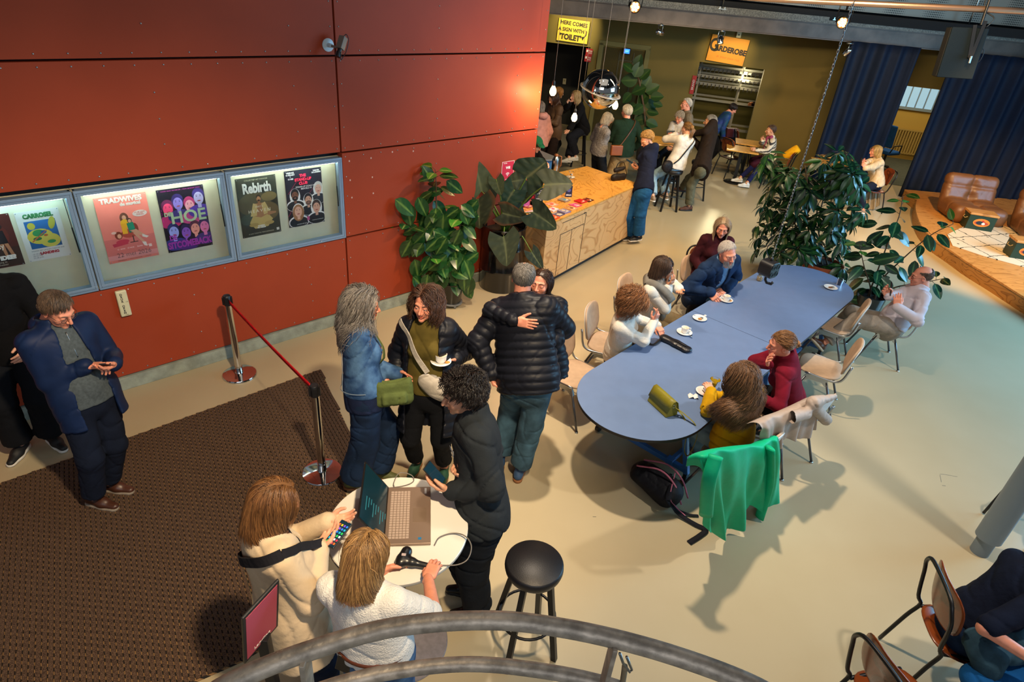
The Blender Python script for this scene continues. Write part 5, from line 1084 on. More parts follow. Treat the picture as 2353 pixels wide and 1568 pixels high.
# cups & glasses
def glass(p, r=.036, h=.085, fill=None, fz=.55, label='', group=None, handle=False, tapers=.82):
    t = thing('drinking_glass', label, 'glass', p, 0, group); q = B(); th = .0022
    q.lathe([(.001, .004), (r*tapers-th, .004), (r-th, h), (r, h), (r*tapers, 0), (.001, 0)], p, 28); q.build('bowl', M_GLASS, t, True, auto=40)
    if fill: q = B(); q.lathe([(.001, .005), (r*tapers-th-.0006, .005), (r*tapers+(r-r*tapers)*fz-th-.0006, h*fz), (.001, h*fz)], p, 28); q.build('drink', fill, t, True, auto=40)
    if handle: q = B(); q.tube([p+[r*.92, 0, h*.8], p+[r+.022, .004, h*.72], p+[r+.02, .004, h*.35], p+[r*.86, 0, h*.28]], .0035, 8); q.build('handle', M_GLASS, t, True)
    return t
def saucer_prof(r): return [(.001, .005), (r*.4, .005), (r*.55, .007), (r, .017), (r*1.0, .0195), (r*.95, .019), (r*.55, .0105), (r*.45, .008), (.001, .008)]
def saucer(p, r=.072, label='', group=None):
    t = thing('saucer', label, 'saucer', p, 0, group); q = B(); q.lathe([(r*.45, 0), (r*.45, .005)]+saucer_prof(r)[2:], p, 36); q.build('plate', M_CER, t, True, auto=50); return t
def cup(p, ang, label='', r=.040, h=.058, fill='#d8c8b0', group=None, M=None, foam=True):
    t = thing('coffee_cup', label, 'cup', p, 0, group); T = rz4(p, ang) if M is None else M
    q = B(T); q.lathe([(.001, .004), (r*.55, .005), (r*.8, .02), (r-.003, h), (r, h+.001), (r*.86, .018), (r*.6, 0), (.001, 0)], (0, 0, 0), 36); q.build('bowl', M_CER, t, True, auto=60)
    q = B(T); q.tube(bez([(r*.93, 0, h*.83), (r+.020, 0, h*.8), (r+.023, 0, h*.5), (r*.82, 0, h*.28)], 14), .0042, 8); q.build('handle', M_CER, t, True)
    q = B(T); q.lathe([(.001, h*.86), (r-.0045, h*.86)], (0, 0, 0), 30); q.build('coffee', mat('foam_'+fill, fill, .5, var=.25, vs=70), t, True); return t
def spoon(p, ang, label, lz=0):
    t = thing('teaspoon', label, 'spoon', p); q = B(rz4(p, ang)); q.tube([(-.055, 0, .004), (-.02, 0, .006), (.02, 0, .005)], [.003, .002, .0025], 8, flat=.5); q.build('handle', M_STEEL, t, True); q = B(rz4(p, ang)); q.sphere((.036, 0, .0045), .018, 14, (1, .66, .16)); q.build('bowl', M_STEEL, t, True); return t
M_TEA = mat('black_tea', '#3a0c08', .05, trans=.6); M_GTEA = mat('mint_tea', '#c8a820', .05, trans=.6); M_WATER = mat('water', '#e8f0f0', .02, trans=1, ior=1.33); M_BISC = mat('biscuit', '#b8782c', .7, var=.2, vs=60, bump=.4)
p = on_counter(1311, 409); saucer(p, .07, 'saucer under the water glass on the plywood counter'); glass(p+[0, 0, .0085], .037, .095, M_WATER, .5, 'glass of water on a saucer on the counter')
p = on_counter(1235, 423); saucer(p, .07, 'saucer with a biscuit on the counter behind the leaves'); q = B(); q.box(p+[-.01, .01, .014], (.04, .03, .008), rz=.4); settag(q.build('biscuit', M_BISC, bev=.003), 'brown biscuit on the saucer behind the big leaves', 'biscuit')
# steel thermos held by the helper
p = P(1274, 396, .99); t = thing('thermos_jug', 'steel thermos jug being poured at the back edge of the counter', 'jug', p); q = B(); q.lathe([(.055, 0), (.058, .02), (.058, .20), (.040, .25), (.032, .26)], p, 24); q.build('body', mat('brushed_steel', '#b0b4b4', .22, metal=1), t, True, auto=40); q = B(); q.lathe([(.034, .26), (.036, .285), (.02, .295)], p, 20); q.tube([p+[.03, 0, .27], p+[.085, 0, .26], p+[.09, 0, .12], p+[.057, 0, .08]], .009, 8); q.build('lid', mat('jug_lid', '#8a5a3c', .4, metal=.4), t, True)
# black shoulder bag on counter
def sdf_thing(name, label, cat, m, fn, lo, hi, res, group=None, base=None):
    V, F = nets(fn, lo, hi, res); base = np.array([(lo[0]+hi[0])/2, (lo[1]+hi[1])/2, lo[2]]) if base is None else base
    t = thing(name, label, cat, base, 0, group); me = fast_mesh('body', V, F, m, True); link('body', me, t); return t
p = on_counter(1418, 416)+[0.02, .05, 0]; R_ = rotm(-35)
def fn(x): d = rc(x, p+[0, 0, .05]-R_[:, 0]*.10, p+[0, 0, .05]+R_[:, 0]*.10, .055, .055, (R_[:, 1], .8)); d = smin(d, rc(x, p+[0, 0, .17]-R_[:, 0]*.09, p+[0, 0, .19]+R_[:, 0]*.07, .035, .03), .05); d = smax(d, p[2]+.002-x[:, 2], .005); return d+folds(x, .005, 24, 2)
t = sdf_thing('handbag', 'soft black bag standing on the far end of the plywood counter', 'bag', fab('bag_black', '#1a1618', rough=.55), fn, p-[.2, .2, .02], p+[.2, .2, .26], .010)
q = B(); q.tube(bez([p+R_[:, 0]*-.09+[0, 0, .19], p+R_[:, 0]*-.05+[0, 0, .28], p+R_[:, 0]*.05+[0, 0, .29], p+R_[:, 0]*.11+[0, 0, .2], p+R_[:, 0]*.16+[0, 0, .09], p+R_[:, 0]*.15+[0, 0, .01]], 22), .010, 6, flat=.4); q.build('strap', fab('bag_black', '#1a1618', rough=.55), t, True)
# grey bar worktop behind the wall edge
p0 = P(1236, 352, .93); t = thing('bar_counter', 'blue-grey bar counter behind the end of the red wall', 'counter', (p0[0], p0[1], 0)); a = P(1237, 345, .93); b_ = P(1283, 364, .93); e = nrm((b_-a)*[1, 1, 0]); f = np.array([-e[1], e[0], 0])
q = B(frame((b_[0], b_[1], 0), e, f, (0, 0, 1))); q.box((-.75, -.25, .915), (1.5, .55, .03)); q.build('worktop', mat('bar_top', '#6b7076', .35), t); q = B(frame((b_[0], b_[1], 0), e, f, (0, 0, 1))); q.box((-.77, -.25, .45), (1.44, .50, .90)); q.build('body', mat('bar_blue', '#2c5f94', .5), t)
# ------------------------------------------------------------ long blue table
TA = math.radians(40.5); ta = np.array([math.sin(TA), math.cos(TA), 0]); tr = np.array([math.cos(TA), -math.sin(TA), 0]); TO = np.array([2.0, 6.0, 0])+tr*.42+ta*.0
TT = frame(TO, tr, ta, (0, 0, 1)); t = thing('long_table', 'long blue table with rounded ends on blue castor trestles', 'table', TO); TW, TLh = .545, 2.40
def half(sgn):
    pts = [(TW, .003*sgn)]+[(TW*math.cos(a), sgn*(TLh-.60)+sgn*.60*math.sin(a)) for a in np.linspace(0, PI, 40)]+[(-TW, .003*sgn)]; return pts if sgn > 0 else pts[::-1]
M_TBL = mat('table_blue', '#657a9e', .36, var=.03, spec=.5); M_EDGE = mat('table_edge', '#15151a', .5); M_TF = mat('table_frame', '#3a6cae', .38)
for sg in (-1, 1): q = B(TT); q.prism(half(sg), .724, .748); o = q.build('edge', M_EDGE, t); q = B(TT); q.prism([(x*.998, y if abs(y) < .01 else y*.9995) for x, y in half(sg)], .748, .750); q.build('tabletop', M_TBL, t)
for yy in (-1.62, 1.62):
    for sx in (-1, 1):
        x0, x1 = sx*.30, sx*.47; q = B(TT); q.beam((x0, yy, .72), (x1, yy, .10), .045, .045); q.build('leg', M_TF, t, bev=.004)
        q = B(TT); q.cyl((x1-.02, yy, .04), (x1+.02, yy, .04), .04, n=20); q.box((x1, yy, .075), (.035, .06, .05)); q.build('castor', M_BLK, t, bev=.003)
    q = B(TT); q.beam((-.47, yy, .13), (.47, yy, .13), .045, .045); q.beam((-.36, yy, .69), (.36, yy, .69), .045, .045); q.build('crossbar', M_TF, t, bev=.004)
for sx in (-1, 1):
    q = B(TT); q.beam((sx*.28, -1.62, .13), (sx*.05, 1.62, .13), .04, .04) if False else q.beam((sx*.30, -1.62, .13), (sx*.30, -.1, .13), .04, .04); q.beam((sx*.30, .1, .13), (sx*.30, 1.62, .13), .04, .04); q.box((sx*.30, -1.62, .13), (.07, .07, .07)); q.box((sx*.30, 1.62, .13), (.07, .07, .07)); q.build('rail', M_TF, t, bev=.004)
for yy in (-.1, .1):
    for sx in (-1, 1): q = B(TT); q.beam((sx*.30, yy, .72), (sx*.44, yy, .05), .045, .045); q.build('leg', M_TF, t, bev=.004)
# ------------------------------------------------------------ upholstered chairs
M_UPH = fab('chair_beige', '#b59a80', var=.06, bump=.15); M_UPB = mat('chair_shell', '#c4c8c8', .5); M_LEG = mat('chair_leg', '#5c5c60', .3, metal=.7)
def slabgrid(fn_, nu, nv):
    top = [[fn_(u, v) for v in np.linspace(-1, 1, nv)] for u in np.linspace(-1, 1, nu)]; return top
def shell(q, w_, d_, curve, th, n=14, ex=3.2):
    """superellipse cushion slab in local x,y; curve(x,y) gives z"""
    rings = []; F = []; V = []; k = 36
    for s_, zz in ((0, th/2), (.35, th/2), (.7, th/2), (.92, th/2*.95), (1, th*.25), (1, -th*.25), (.92, -th/2*.95), (.7, -th/2), (.35, -th/2), (0, -th/2)):
        for i in range(k):
            a = 2*PI*i/k; c, s2 = math.cos(a), math.sin(a); rr = (abs(c)**ex+abs(s2)**ex)**(-1/ex); x, y = s_*rr*c*w_/2, s_*rr*s2*d_/2; V.append((x, y, zz+curve(x, y)))
    for j in range(9):
        for i in range(k): F.append((j*k+i, j*k+(i+1) % k, (j+1)*k+(i+1) % k, (j+1)*k+i))
    q.add(V, F)
def make_chair(label):
    """local: sitter faces +Y"""
    t = thing('upholstered_chair', label, 'chair'); q = B(); shell(q, .45, .43, lambda x, y: .45-.10*(x/.225)**2*-.12-.25*(max(0, y-.12))**2+.0-.02*math.exp(-((y)/.15)**2), .032); q.build('seat', M_UPH, t, True, local=True)
    q = B(); M = rotm(0, 0); a = math.radians(102); bx_ = np.array([1, 0, 0]); by = np.array([0, math.cos(a), math.sin(a)]); bz = np.cross(bx_, by)
    q.m = frame((0, -.245, .665), bx_, by, bz); shell(q, .44, .36, lambda x, y: -.35*x*x*1.6, .026); q.build('backrest', M_UPH, t, True, local=True)
    q = B(frame((0, -.259, .664), bx_, by, bz)); shell(q, .425, .345, lambda x, y: -.35*x*x*1.6, .012); q.build('back_shell', M_UPB, t, True, local=True)
    for sx in (-1, 1):
        q = B(); pts = [(sx*.232, .12, .455), (sx*.232, -.10, .440), (sx*.232, -.19, .455), (sx*.230, -.232, .51), (sx*.228, -.262, .66)]; q.tube(bez(pts, 16), .0125, 8, flat=.6, up=(1, 0, 0)); q.build('side_frame', M_ALU, t, True, local=True)
        q = B(); q.add(*(lambda V: (V, [(0, 1, 2, 3, 4, 5, 6, 7)[::-1], tuple(range(8, 16))]+[(i, (i+1) % 8, 8+(i+1) % 8, 8+i) for i in range(8)]))([(sx*x_, y, z) for x_ in (.195, .215) for y, z in ((.10, .435), (.13, .36), (.10, .345), (.06, .38), (-.06, .38), (-.10, .345), (-.13, .36), (-.10, .435))])); q.build('bracket', M_ALU, t, local=True)
        for sy in (-1, 1): q = B(); q.cyl((sx*.205, sy*.10, .40), (sx*.235, sy*(.24 if sy > 0 else .27), .012), .0115, n=12); q.build('leg', M_LEG, t, True, local=True); q = B(); q.cyl((sx*.2352, sy*(.24 if sy > 0 else .27), .0), (sx*.235, sy*(.24 if sy > 0 else .27), .014), .016, n=12); q.build('glide', M_ALU, t, True, local=True)
    return t
# rz: sitter faces azimuth az -> rotate by -az
CH = [((1325, 860, .45), 128, 'empty beige upholstered chair at the near left end of the blue table'), ((1400, 790, .45), 110, 'beige upholstered chair under the curly haired woman in white'), ((1470, 718, .45), 118, 'beige upholstered chair under the woman drinking from a cup'),
      ((1612, 668, .45), 150, 'beige upholstered chair under the man in the denim jacket'), ((1885, 842, .45), 298, 'empty beige upholstered chair behind the woman in burgundy'), ((1912, 745, .45), 300, 'empty beige upholstered chair in the middle of the right table side'),
      ((1806, 958, .45), 322, 'beige upholstered chair with a padded coat over its back'), ((1680, 1048, .45), 318, 'beige upholstered chair with a bright green jacket over its back'), ((2030, 748, .45), 283, 'beige upholstered chair tipped back under the balding man')]
c0 = None; CHR = []
for (px, az, lb) in CH:
    p = P(*px); p[2] = 0
    if c0 is None: c0 = make_chair(lb); c0['group'] = 'beige upholstered chairs around the blue table'; c0.location = p.tolist(); c0.rotation_euler = (0, 0, -math.radians(az)); CHR.append((c0, p, az))
    else: CHR.append((dup(c0, p, -math.radians(az), lb, 'beige upholstered chairs around the blue table'), p, az))
# ------------------------------------------------------------ small things on the blue table
def ont(px, py): return P(px, py, .75)
cg = 'white saucers on the blue table'
p = ont(1668, 692); saucer(p, .075, 'saucer under the denim jacket man\'s cup', cg); cup(p+[0, 0, .008], 2.6, 'white cup held by the man in the denim jacket', group='white cups on the blue table'); q = B(); q.box(p+[.045, -.02, .018], (.028, .022, .007), rz=.5); settag(q.build('biscuit', M_BISC, bev=.003), 'biscuit on the denim jacket man\'s saucer', 'biscuit')
p = ont(1607, 734); saucer(p, .075, 'empty saucer with a biscuit and spoon by the table joint', cg); q = B(); q.sphere(p+[.0, -.02, .016], .022, 12, (1, .8, .3)); settag(q.build('biscuit', M_BISC, None, True), 'round biscuit on the empty saucer', 'biscuit'); spoon(p+[-.01, .02, .016], -.5, 'teaspoon lying across the empty saucer')
q = B(); q.sphere(p+[.07, .06, .018], .014, 8, (1.2, .9, .8)); settag(q.build('sugar_wrapper', M_PAPER), 'crumpled wrapper beside the empty saucer', 'wrapper')
p = ont(1572, 766); saucer(p, .078, 'saucer with a spoon in front of the curly haired woman', cg); cup(p+[0, 0, .008], .3, 'white cup standing on the saucer before the curly haired woman', group='white cups on the blue table'); spoon(p+[.035, -.05, .018], -1.2, 'teaspoon hanging over the saucer before the curly haired woman')
p = ont(1908, 663); saucer(p, .078, 'saucer with a tea bag near the far right end of the table', cg); q = B(); q.box(p+[0, 0, .014], (.04, .03, .008), rz=.3); settag(q.build('tea_bag', mat('tea_bag', '#7a4a20', .8)), 'brown used tea bag on the far saucer', 'tea bag'); spoon(p+[-.005, .015, .018], -.4, 'teaspoon on the saucer beside the glass of dark tea')
glass(ont(1918, 655)+tr*.03+ta*.06, .042, .075, M_TEA, .72, 'glass of dark red tea at the far end of the table', handle=True)
p = ont(1744, 645); t = thing('sugar_jar', 'small glass jar of nuts under the hanging power block', 'jar', p); q = B(); q.lathe([(.032, 0), (.034, .01), (.034, .055), (.028, .062), (.028, .075)], p, 24); q.build('glass', M_GLASS, t, True, auto=40); q = B(); q.lathe([(.001, .003), (.030, .003), (.0315, .012), (.0315, .048), (.001, .05)], p, 20); q.build('filling', mat('nuts', '#a8926c', .8, var=.4, vs=120, bump=.8), t, True); q = B(); q.tube([p+[.028*math.cos(a), .028*math.sin(a), .07] for a in np.linspace(0, 2*PI, 20)[:-1]], .003, 6, closed=True); q.tube([p+[.03, 0, .07], p+[.04, 0, .085], p+[.02, 0, .09]], .002, 6); q.build('clasp', M_STEEL, t, True)
p = ont(1618, 903); saucer(p, .075, 'saucer beside the glass of yellow tea', cg); glass(ont(1638, 893)+[0, 0, .0], .045, .095, M_GTEA, .8, 'glass of yellow tea in front of the woman in yellow', tapers=.9)
q = B(); pp_ = ont(1592, 913); q.grid([[pp_+[i*.016-.04, j*.014-.03, .004+.010*((i*j+i) % 3)] for j in range(5)] for i in range(6)]); settag(q.build('paper_wrapper', M_PAPER, None, solid=.001), 'torn white tea wrapper on the table by the green bag', 'wrapper')
# olive handbag
p = ont(1520, 938)+[0, 0, .002]; e = nrm(ont(1552, 962)-ont(1490, 905)); f = np.array([e[1], -e[0], 0]); OT = frame(p, e, -f, (0, 0, 1)); m_o = mat('olive_leather', '#7d7412', .5, var=.08, bump=.15, bs=120)
t = thing('handbag', 'olive green flap handbag lying on the blue table', 'bag', p); q = B(OT); pr = [(-.055, 0), (.060, 0), (.062, .03), (.030, .125), (.012, .140), (-.012, .135), (-.045, .05)]; 
V = [(x_, y, z) for x_ in (-.125, .125) for y, z in pr]; k = len(pr); q.add(V, [tuple(range(k)), tuple(range(2*k-1, k-1, -1))]+[(i, i+k, (i+1) % k+k, (i+1) % k) for i in range(k)]); q.build('body', m_o, t, bev=.006, seg=3)
q = B(OT); fl = [(-.050, .052), (-.016, .142), (.012, .147), (.034, .130), (.068, .032)]; q.grid([[(x_, y, z) for y, z in fl] for x_ in np.linspace(-.130, .130, 6)]); q.build('flap', m_o, t, True, solid=.004)
s0 = (OT @ np.array([.125, .0, .10, 1]))[:3]; q = B(); q.tube([s0+[.012*math.cos(a), 0, .012*math.sin(a)] for a in np.linspace(0, 6, 12)], .003, 6); q.build('ring', M_CHROME, t, True)
sp = bez([s0, P(1570, 950, .80), P(1597, 975, .76), P(1602, 1000, .66), P(1592, 1030, .5), P(1580, 1048, .42), P(1573, 1035, .46), P(1577, 1005, .58), P(1583, 985, .70), P(1570, 958, .765), P(1560, 945, .79), s0+[.01, 0, 0]], 60); q = B(); q.tube(sp, .010, 6, flat=.25); q.build('strap', m_o, t, True)
# black shoulder bag on the table
p = ont(1552, 795); e = nrm(ont(1590, 812)-ont(1510, 775)); 
def fn(x):
    a = p-e*.13+[0, 0, .03]; c = p+e*.13+[0, 0, .022]; d = rc(x, a, c, .048, .038, ((0, 0, 1), .62)); d = smin(d, rc(x, p+e*.0+[0, 0, .03], p+e*.10+[.0, -.03, .02], .05, .04, ((0, 0, 1), .5)), .03); d = smax(d, .751-x[:, 2], .004); return d+folds(x, .004, 28, 5)
t = sdf_thing('shoulder_bag', 'black leather shoulder bag lying on the blue table before the woman in white', 'bag', mat('leather_black', '#141318', .38, bump=.2, bs=80), fn, p-[.24, .24, .04], p+[.24, .24, .12], .008); q = B(); q.tube(bez([p-e*.15+[0, 0, .03], ont(1500, 795)+[0, 0, .012], ont(1478, 780)+[0, 0, .012], ont(1462, 765)+[0, 0, .02]], 20), .014, 6, flat=.35); q.tube(bez([p+e*.1+[0, -.03, .06], p+e*.02+[0, -.03, .066], p-e*.05+[0, -.03, .055]], 12), .004, 6); q.build('strap', mat('leather_black', '#141318', .38), t, True)
# chain and power block
PB = P(1772, 600, 1.72); t = thing('power_block', 'black four-socket power block hanging on a chain over the table', 'power outlet', PB); MB_ = frame(PB-[0, 0, .06], nrm((.80, .60, 0)), nrm((-.60, .80, 0)), (0, 0, 1))
q = B(MB_); q.prism([(-.085+0, -.055)], 0, 0) if False else None; q.m = frame(PB-[0, 0, .07], MB_[:3, 0], (0, 0, 1), -MB_[:3, 1]); q.prism(rrect(.135, .145, .04), -.065, .065); q.build('housing', M_BLK, t, bev=.008, seg=3)
q = B(frame(PB-[0, 0, .07], MB_[:3, 0], (0, 0, 1), -MB_[:3, 1])); 
for x_ in (-.032, .032):
    for y in (-.034, .034): q.lathe([(.024, .066), (.024, .069), (.020, .069), (.019, .066)], (x_, y, 0), 20); q.cyl((x_-.009, y, .066), (x_-.009, y, .0675), .003); q.cyl((x_+.009, y, .066), (x_+.009, y, .0675), .003)
q.build('sockets', mat('socket_black', '#050506', .3), t, True, auto=30)
q = B(); c = PB-[0, 0, .14]; q.tube([c, c-[0, 0, .04], c+[.02, 0, -.07], c+[.06, -.01, -.075], c+[.07, -.01, -.055]], .013, 8); q.cyl(PB+[0, 0, 0], PB+[0, 0, .035], .012); q.build('hook', M_BLK, t, True)
tc_ = thing('hanging_chain', 'long thin steel chain from the ceiling down to the power block', 'chain', PB+[0, 0, .04]); q = B(); nl = 78; z = PB[2]+.03; LL = .030
for i in range(nl):
    c = np.array([PB[0], PB[1], z+i*.0255+.012]); ax = (1, 0, 0) if i % 2 else (0, 1, 0); ax = np.array(ax); q.tube([c+ax*.0068*math.cos(a)+np.array([0, 0, 1])*(.0095*math.sin(a)+(.0065 if math.sin(a) > 0 else -.0065)) for a in np.linspace(0, 2*PI, 13)[:-1]], .0021, 5, closed=True)
q.build('links', M_STEEL, tc_, True); q = B(); q.tube(bez([PB+[-.02, .0, .02], PB+[-.06, .02, .10], PB+[-.02, .01, .28], PB+[.006, .006, .5], PB+[.006, .006, 1.0], PB+[.006, .006, 2.05]], 40), .004, 6); q.build('cable', M_BLK, tc_, True)
# ------------------------------------------------------------ hanging mirror sphere and bulbs
SP = P(1380, 206, 2.42); dist = np.linalg.norm(SP-[0, 0, CAM_H]); SR = 43*dist/F_PX*.93; t = thing('pendant_sphere', 'mirrored globe pendant with a clear ring around it', 'lamp', SP)
q = B(); q.sphere(SP, SR, 64); q.build('globe', mat('mirror', '#c8c4be', .015, metal=1), t, True)
axn = nrm((.20, -.12, 1)); q = B(); q.lathe([(SR*.99, -.006), (SR*1.13, -.004), (SR*1.13, .004), (SR*.99, .006), (SR*.99, -.006)], SP-[0, 0, .015], 64, axis=axn); q.build('ring', mat('ring_clear', '#e8e8e8', .08, trans=.6, metal=.2), t, True)
for i, px in enumerate(((1356, 0), (1383, 0), (1440, 0), (1450, 0))[:3]):
    a = 2*PI*i/3+.4; q = B(); q.cyl(SP+[SR*1.08*math.cos(a), SR*1.08*math.sin(a), 0], SP+[SR*1.08*math.cos(a), SR*1.08*math.sin(a), 3.2], .0028, n=6); q.build('wire', mat('cord_grey', '#8a8580', .6), t, True)
def bulb(p, label, e=14):
    t = thing('pendant_bulb', label, 'lamp', p, 0, 'bare glowing bulbs over the counter'); q = B(); q.lathe([(.001, -.062), (.022, -.058), (.038, -.035), (.041, -.010), (.034, .020), (.020, .045), (.016, .060)], p, 24); q.build('bulb', mat('bulb_glow', '#ffd9a0', .3, emit='#ffc070', es=30), t, True)
    q = B(); q.lathe([(.017, .055), (.019, .06), (.019, .10), (.012, .115)], p, 16); q.build('socket', M_BLK, t, True, auto=40); q = B(); q.cyl(p+[0, 0, .11], p+[0, 0, 3.4], .003, n=6); q.build('cord', mat('cord_grey', '#8a8580', .6), t, True)
    lamp('bulb_light', 'POINT', (p-[0, 0, .10]).tolist(), e, (1, .62, .28), size=.04)
bulb(RW(3.72, 2.50, .26), 'bare glowing bulb hanging at the edge of the red wall', 34); bulb(P(1414, 241, 2.20), 'bare glowing bulb below the right of the mirrored globe'); bulb(P(1320, 269, 2.05), 'bare glowing bulb lowest, left of the mirrored globe')
# ------------------------------------------------------------ bar stools
def make_stool(label, h=.78, r=.175, spread=.225):
    t = thing('bar_stool', label, 'stool'); q = B(); q.lathe([(.001, h-.075), (r*.93, h-.075), (r*.97, h-.06), (r, h-.035), (r*.985, h-.012), (r*.93, h-.002), (.001, h)], (0, 0, 0), 40); q.build('seat', mat('stool_vinyl', '#141317', .42, bump=.1, bs=200), t, True, local=True)
    for i in range(4):
        a = PI/4+i*PI/2; q = B(); c, s_ = math.cos(a), math.sin(a); q.beam((c*r*.62, s_*r*.62, h-.07), (c*spread, s_*spread, 0), .034, .034, up=(c, s_, 0)); q.build('leg', M_BLKM, t, local=True, bev=.002)
    q = B(); rr = r*.62+(spread-r*.62)*.58; q.tube([(rr*math.cos(a), rr*math.sin(a), h*.38) for a in np.linspace(0, 2*PI, 33)[:-1]], .009, 8, closed=True); q.build('foot_ring', M_BLKM, t, True, local=True); return t
s0_ = make_stool('black round bar stool standing free beside the white table'); p = P(1201, 1478); s0_.location = p.tolist(); s0_.rotation_euler = (0, 0, .35); SG = 'black round bar stools'
s0_['group'] = SG
for px, rz, lb in (((1529, 481), .2, 'black bar stool under the woman in the white sweater'), ((1590, 458), .5, 'black bar stool under the man in the brown sweater'), ((1325, 381), .1, 'black bar stool under the woman in black beside the wall'), ((1480, 440), .7, 'black bar stool mostly hidden behind the standing woman in navy')):
    dup(s0_, P(*px), rz, lb, SG)
# ------------------------------------------------------------ white standing table with laptop
WT = np.array([-.545, 2.50, 0]); WZ = 1.05; a_, b2 = P(757, 1195, WZ), P(1076, 1195, WZ); WT[:2] = (a_[:2]+b2[:2])/2; WR = float(np.linalg.norm(b2-a_)/2*1.01); WT[1] -= .045
t = thing('standing_table', 'round white standing table with a laptop on it', 'table', WT); q = B(); q.lathe([(.001, WZ-.028), (WR-.004, WZ-.028), (WR, WZ-.022), (WR, WZ-.004), (WR-.004, WZ), (.001, WZ)], WT, 72); q.build('tabletop', mat('table_white', '#d8d4cc', .32), t, True, auto=40)
q = B(); q.cyl(WT+[0, 0, .02], WT+[0, 0, WZ-.03], .04); q.build('column', M_STEEL, t, True, auto=40); q = B(); q.lathe([(.001, 0), (.28, 0), (.285, .008), (.28, .016), (.001, .022)], WT+[.02, .0, 0], 56); q.build('base', mat('base_grey', '#77737a', .5, var=.1, vs=40), t, True, auto=40)
def wt(px, py, z=WZ): return P(px, py, z)
bl, br_, tr_, tl = wt(892, 1257), wt(999, 1256), wt(985, 1123), wt(880, 1127); lx = nrm((br_-bl)+(tr_-tl)); ly = nrm((tl-bl)); ly = nrm(ly-lx*(lx@ly)); lc = (bl+br_+tr_+tl)/4; lw = np.linalg.norm(br_-bl); lh = np.linalg.norm(tl-bl)
LM = frame(lc+[0, 0, .003], lx, ly, (0, 0, 1)); t = thing('laptop', 'open grey laptop on the white standing table', 'laptop', lc); m_l = mat('laptop_grey', '#8f7b6c', .4, metal=.5)
q = B(LM); q.box((0, 0, .009), (lw, lh, .016)); q.build('base', m_l, t, bev=.003)
keys = B(LM); g = .0175
nk = int(lh*.84/g)
for i in range(nk):
    for j in range(6): keys.box((-lw*.5+.028+j*.0185, -lh*.42+i*g*lh*.84/(nk*g)+g*.5, .0182), (.0155, .0150, .0022))
keys.build('keyboard', mat('key_grey', '#a8968a', .45), t, bev=.0006, seg=1)
q = B(LM); q.box((lw*.25, -.01, .0173), (.075, .105, .0008)); q.build('touchpad', mat('touchpad', '#83705f', .4, metal=.4), t, bev=.0003, seg=1)
q = B(LM); q.box((lw*.38, lh*.42, .0175), (.012, .045, .0006)); q.build('sticker', M_PAPER, t); q = B(LM); q.box((lw*.26, -lh*.42, .0175), (.018, .016, .0006)); q.build('logo_sticker', mat('sticker_blue', '#1c6a9c', .4), t)
sx = nrm(-lx*math.sin(math.radians(32))+np.array([0, 0, math.cos(math.radians(32))])); SN = nrm(np.cross(ly, sx)); hl = lw*.98; o = lc-lx*lw/2+[0, 0, .018]; SM_ = frame(o+sx*hl/2, ly, sx, SN if SN@lx > 0 else -SN)
q = B(SM_); q.box((0, 0, 0), (lh, hl, .008)); q.build('lid', mat('lid_dark', '#141414', .4), t, bev=.002); q = B(SM_); q.box((0, .004, .0045), (lh*.95, hl*.90, .001)); q.build('screen', mat('screen_teal', '#0e2a34', .12, emit='#1f5060', es=.08), t)
q = B(SM_); mi_ = ['#2a7c90', '#1d5868', '#3a93a5']
for i in range(9): q.box((-.07+.02*(i % 3), hl*.30-i*.022, .0055), (.10-.03*(i % 3), .006, .0004))
q.build('screen_text', mat('screen_line', '#2a7c90', .3, emit='#2a6c80', es=.2), t)
# hand scanner
p = wt(936, 1300)+[0, 0, .004]; e = nrm(wt(975, 1300)-wt(925, 1290)); f = np.array([-e[1], e[0], 0])
def fn(x): d = rc(x, p-e*.03+[0, 0, .03], p+e*.02+[0, 0, .03], .030, .026, ((0, 0, 1), .85)); d = smin(d, rc(x, p-f*.02-e*.03+[0, 0, .03], p+f*.05-e*.02+[0, 0, .035], .026, .030), .02); return smin(d, rc(x, p+e*.03+[0, 0, .026], p+e*.14+[0, 0, .022], .018, .015), .02)
t = sdf_thing('barcode_scanner', 'black handheld barcode scanner on the white table', 'scanner', mat('scanner_black', '#141519', .3), fn, p-[.18, .18, .03], p+[.2, .2, .09], .006); q = B(); q.box(p+[-.02, .01, .064], (.022, .016, .002)); q.build('label_plate', mat('scan_label', '#b0a0a0', .5), t)
q = B(); q.tube(bez([p+e*.14+[0, 0, .02], wt(1010, 1302)+[0, 0, .006], wt(1050, 1301)+[0, 0, .008], wt(1075, 1285, 1.07), wt(1083, 1255, 1.08), wt(1068, 1232, 1.075), wt(1040, 1226, 1.06), wt(1010, 1238)+[0, 0, .01], wt(998, 1256)+[0, 0, .01]], 60), .0035, 6); settag(q.build('scanner_cable', mat('cable_grey', '#6a6560', .5), None, True), 'grey cable looping from the scanner over the table edge', 'cable')
q = B(); q.tube(bez([wt(906, 1124)+[0, 0, .012], wt(905, 1112)+[0, 0, .01], wt(918, 1096)+[0, 0, .03], wt(945, 1098)+[0, 0, .02], wt(950, 1108)+[0, 0, .006], wt(930, 1118)+[0, 0, .006], wt(890, 1124)+[0, 0, .006]], 40), .003, 6); settag(q.build('laptop_cable', mat('cable_grey', '#6a6560', .5), None, True), 'thin grey cable looped behind the laptop', 'cable')
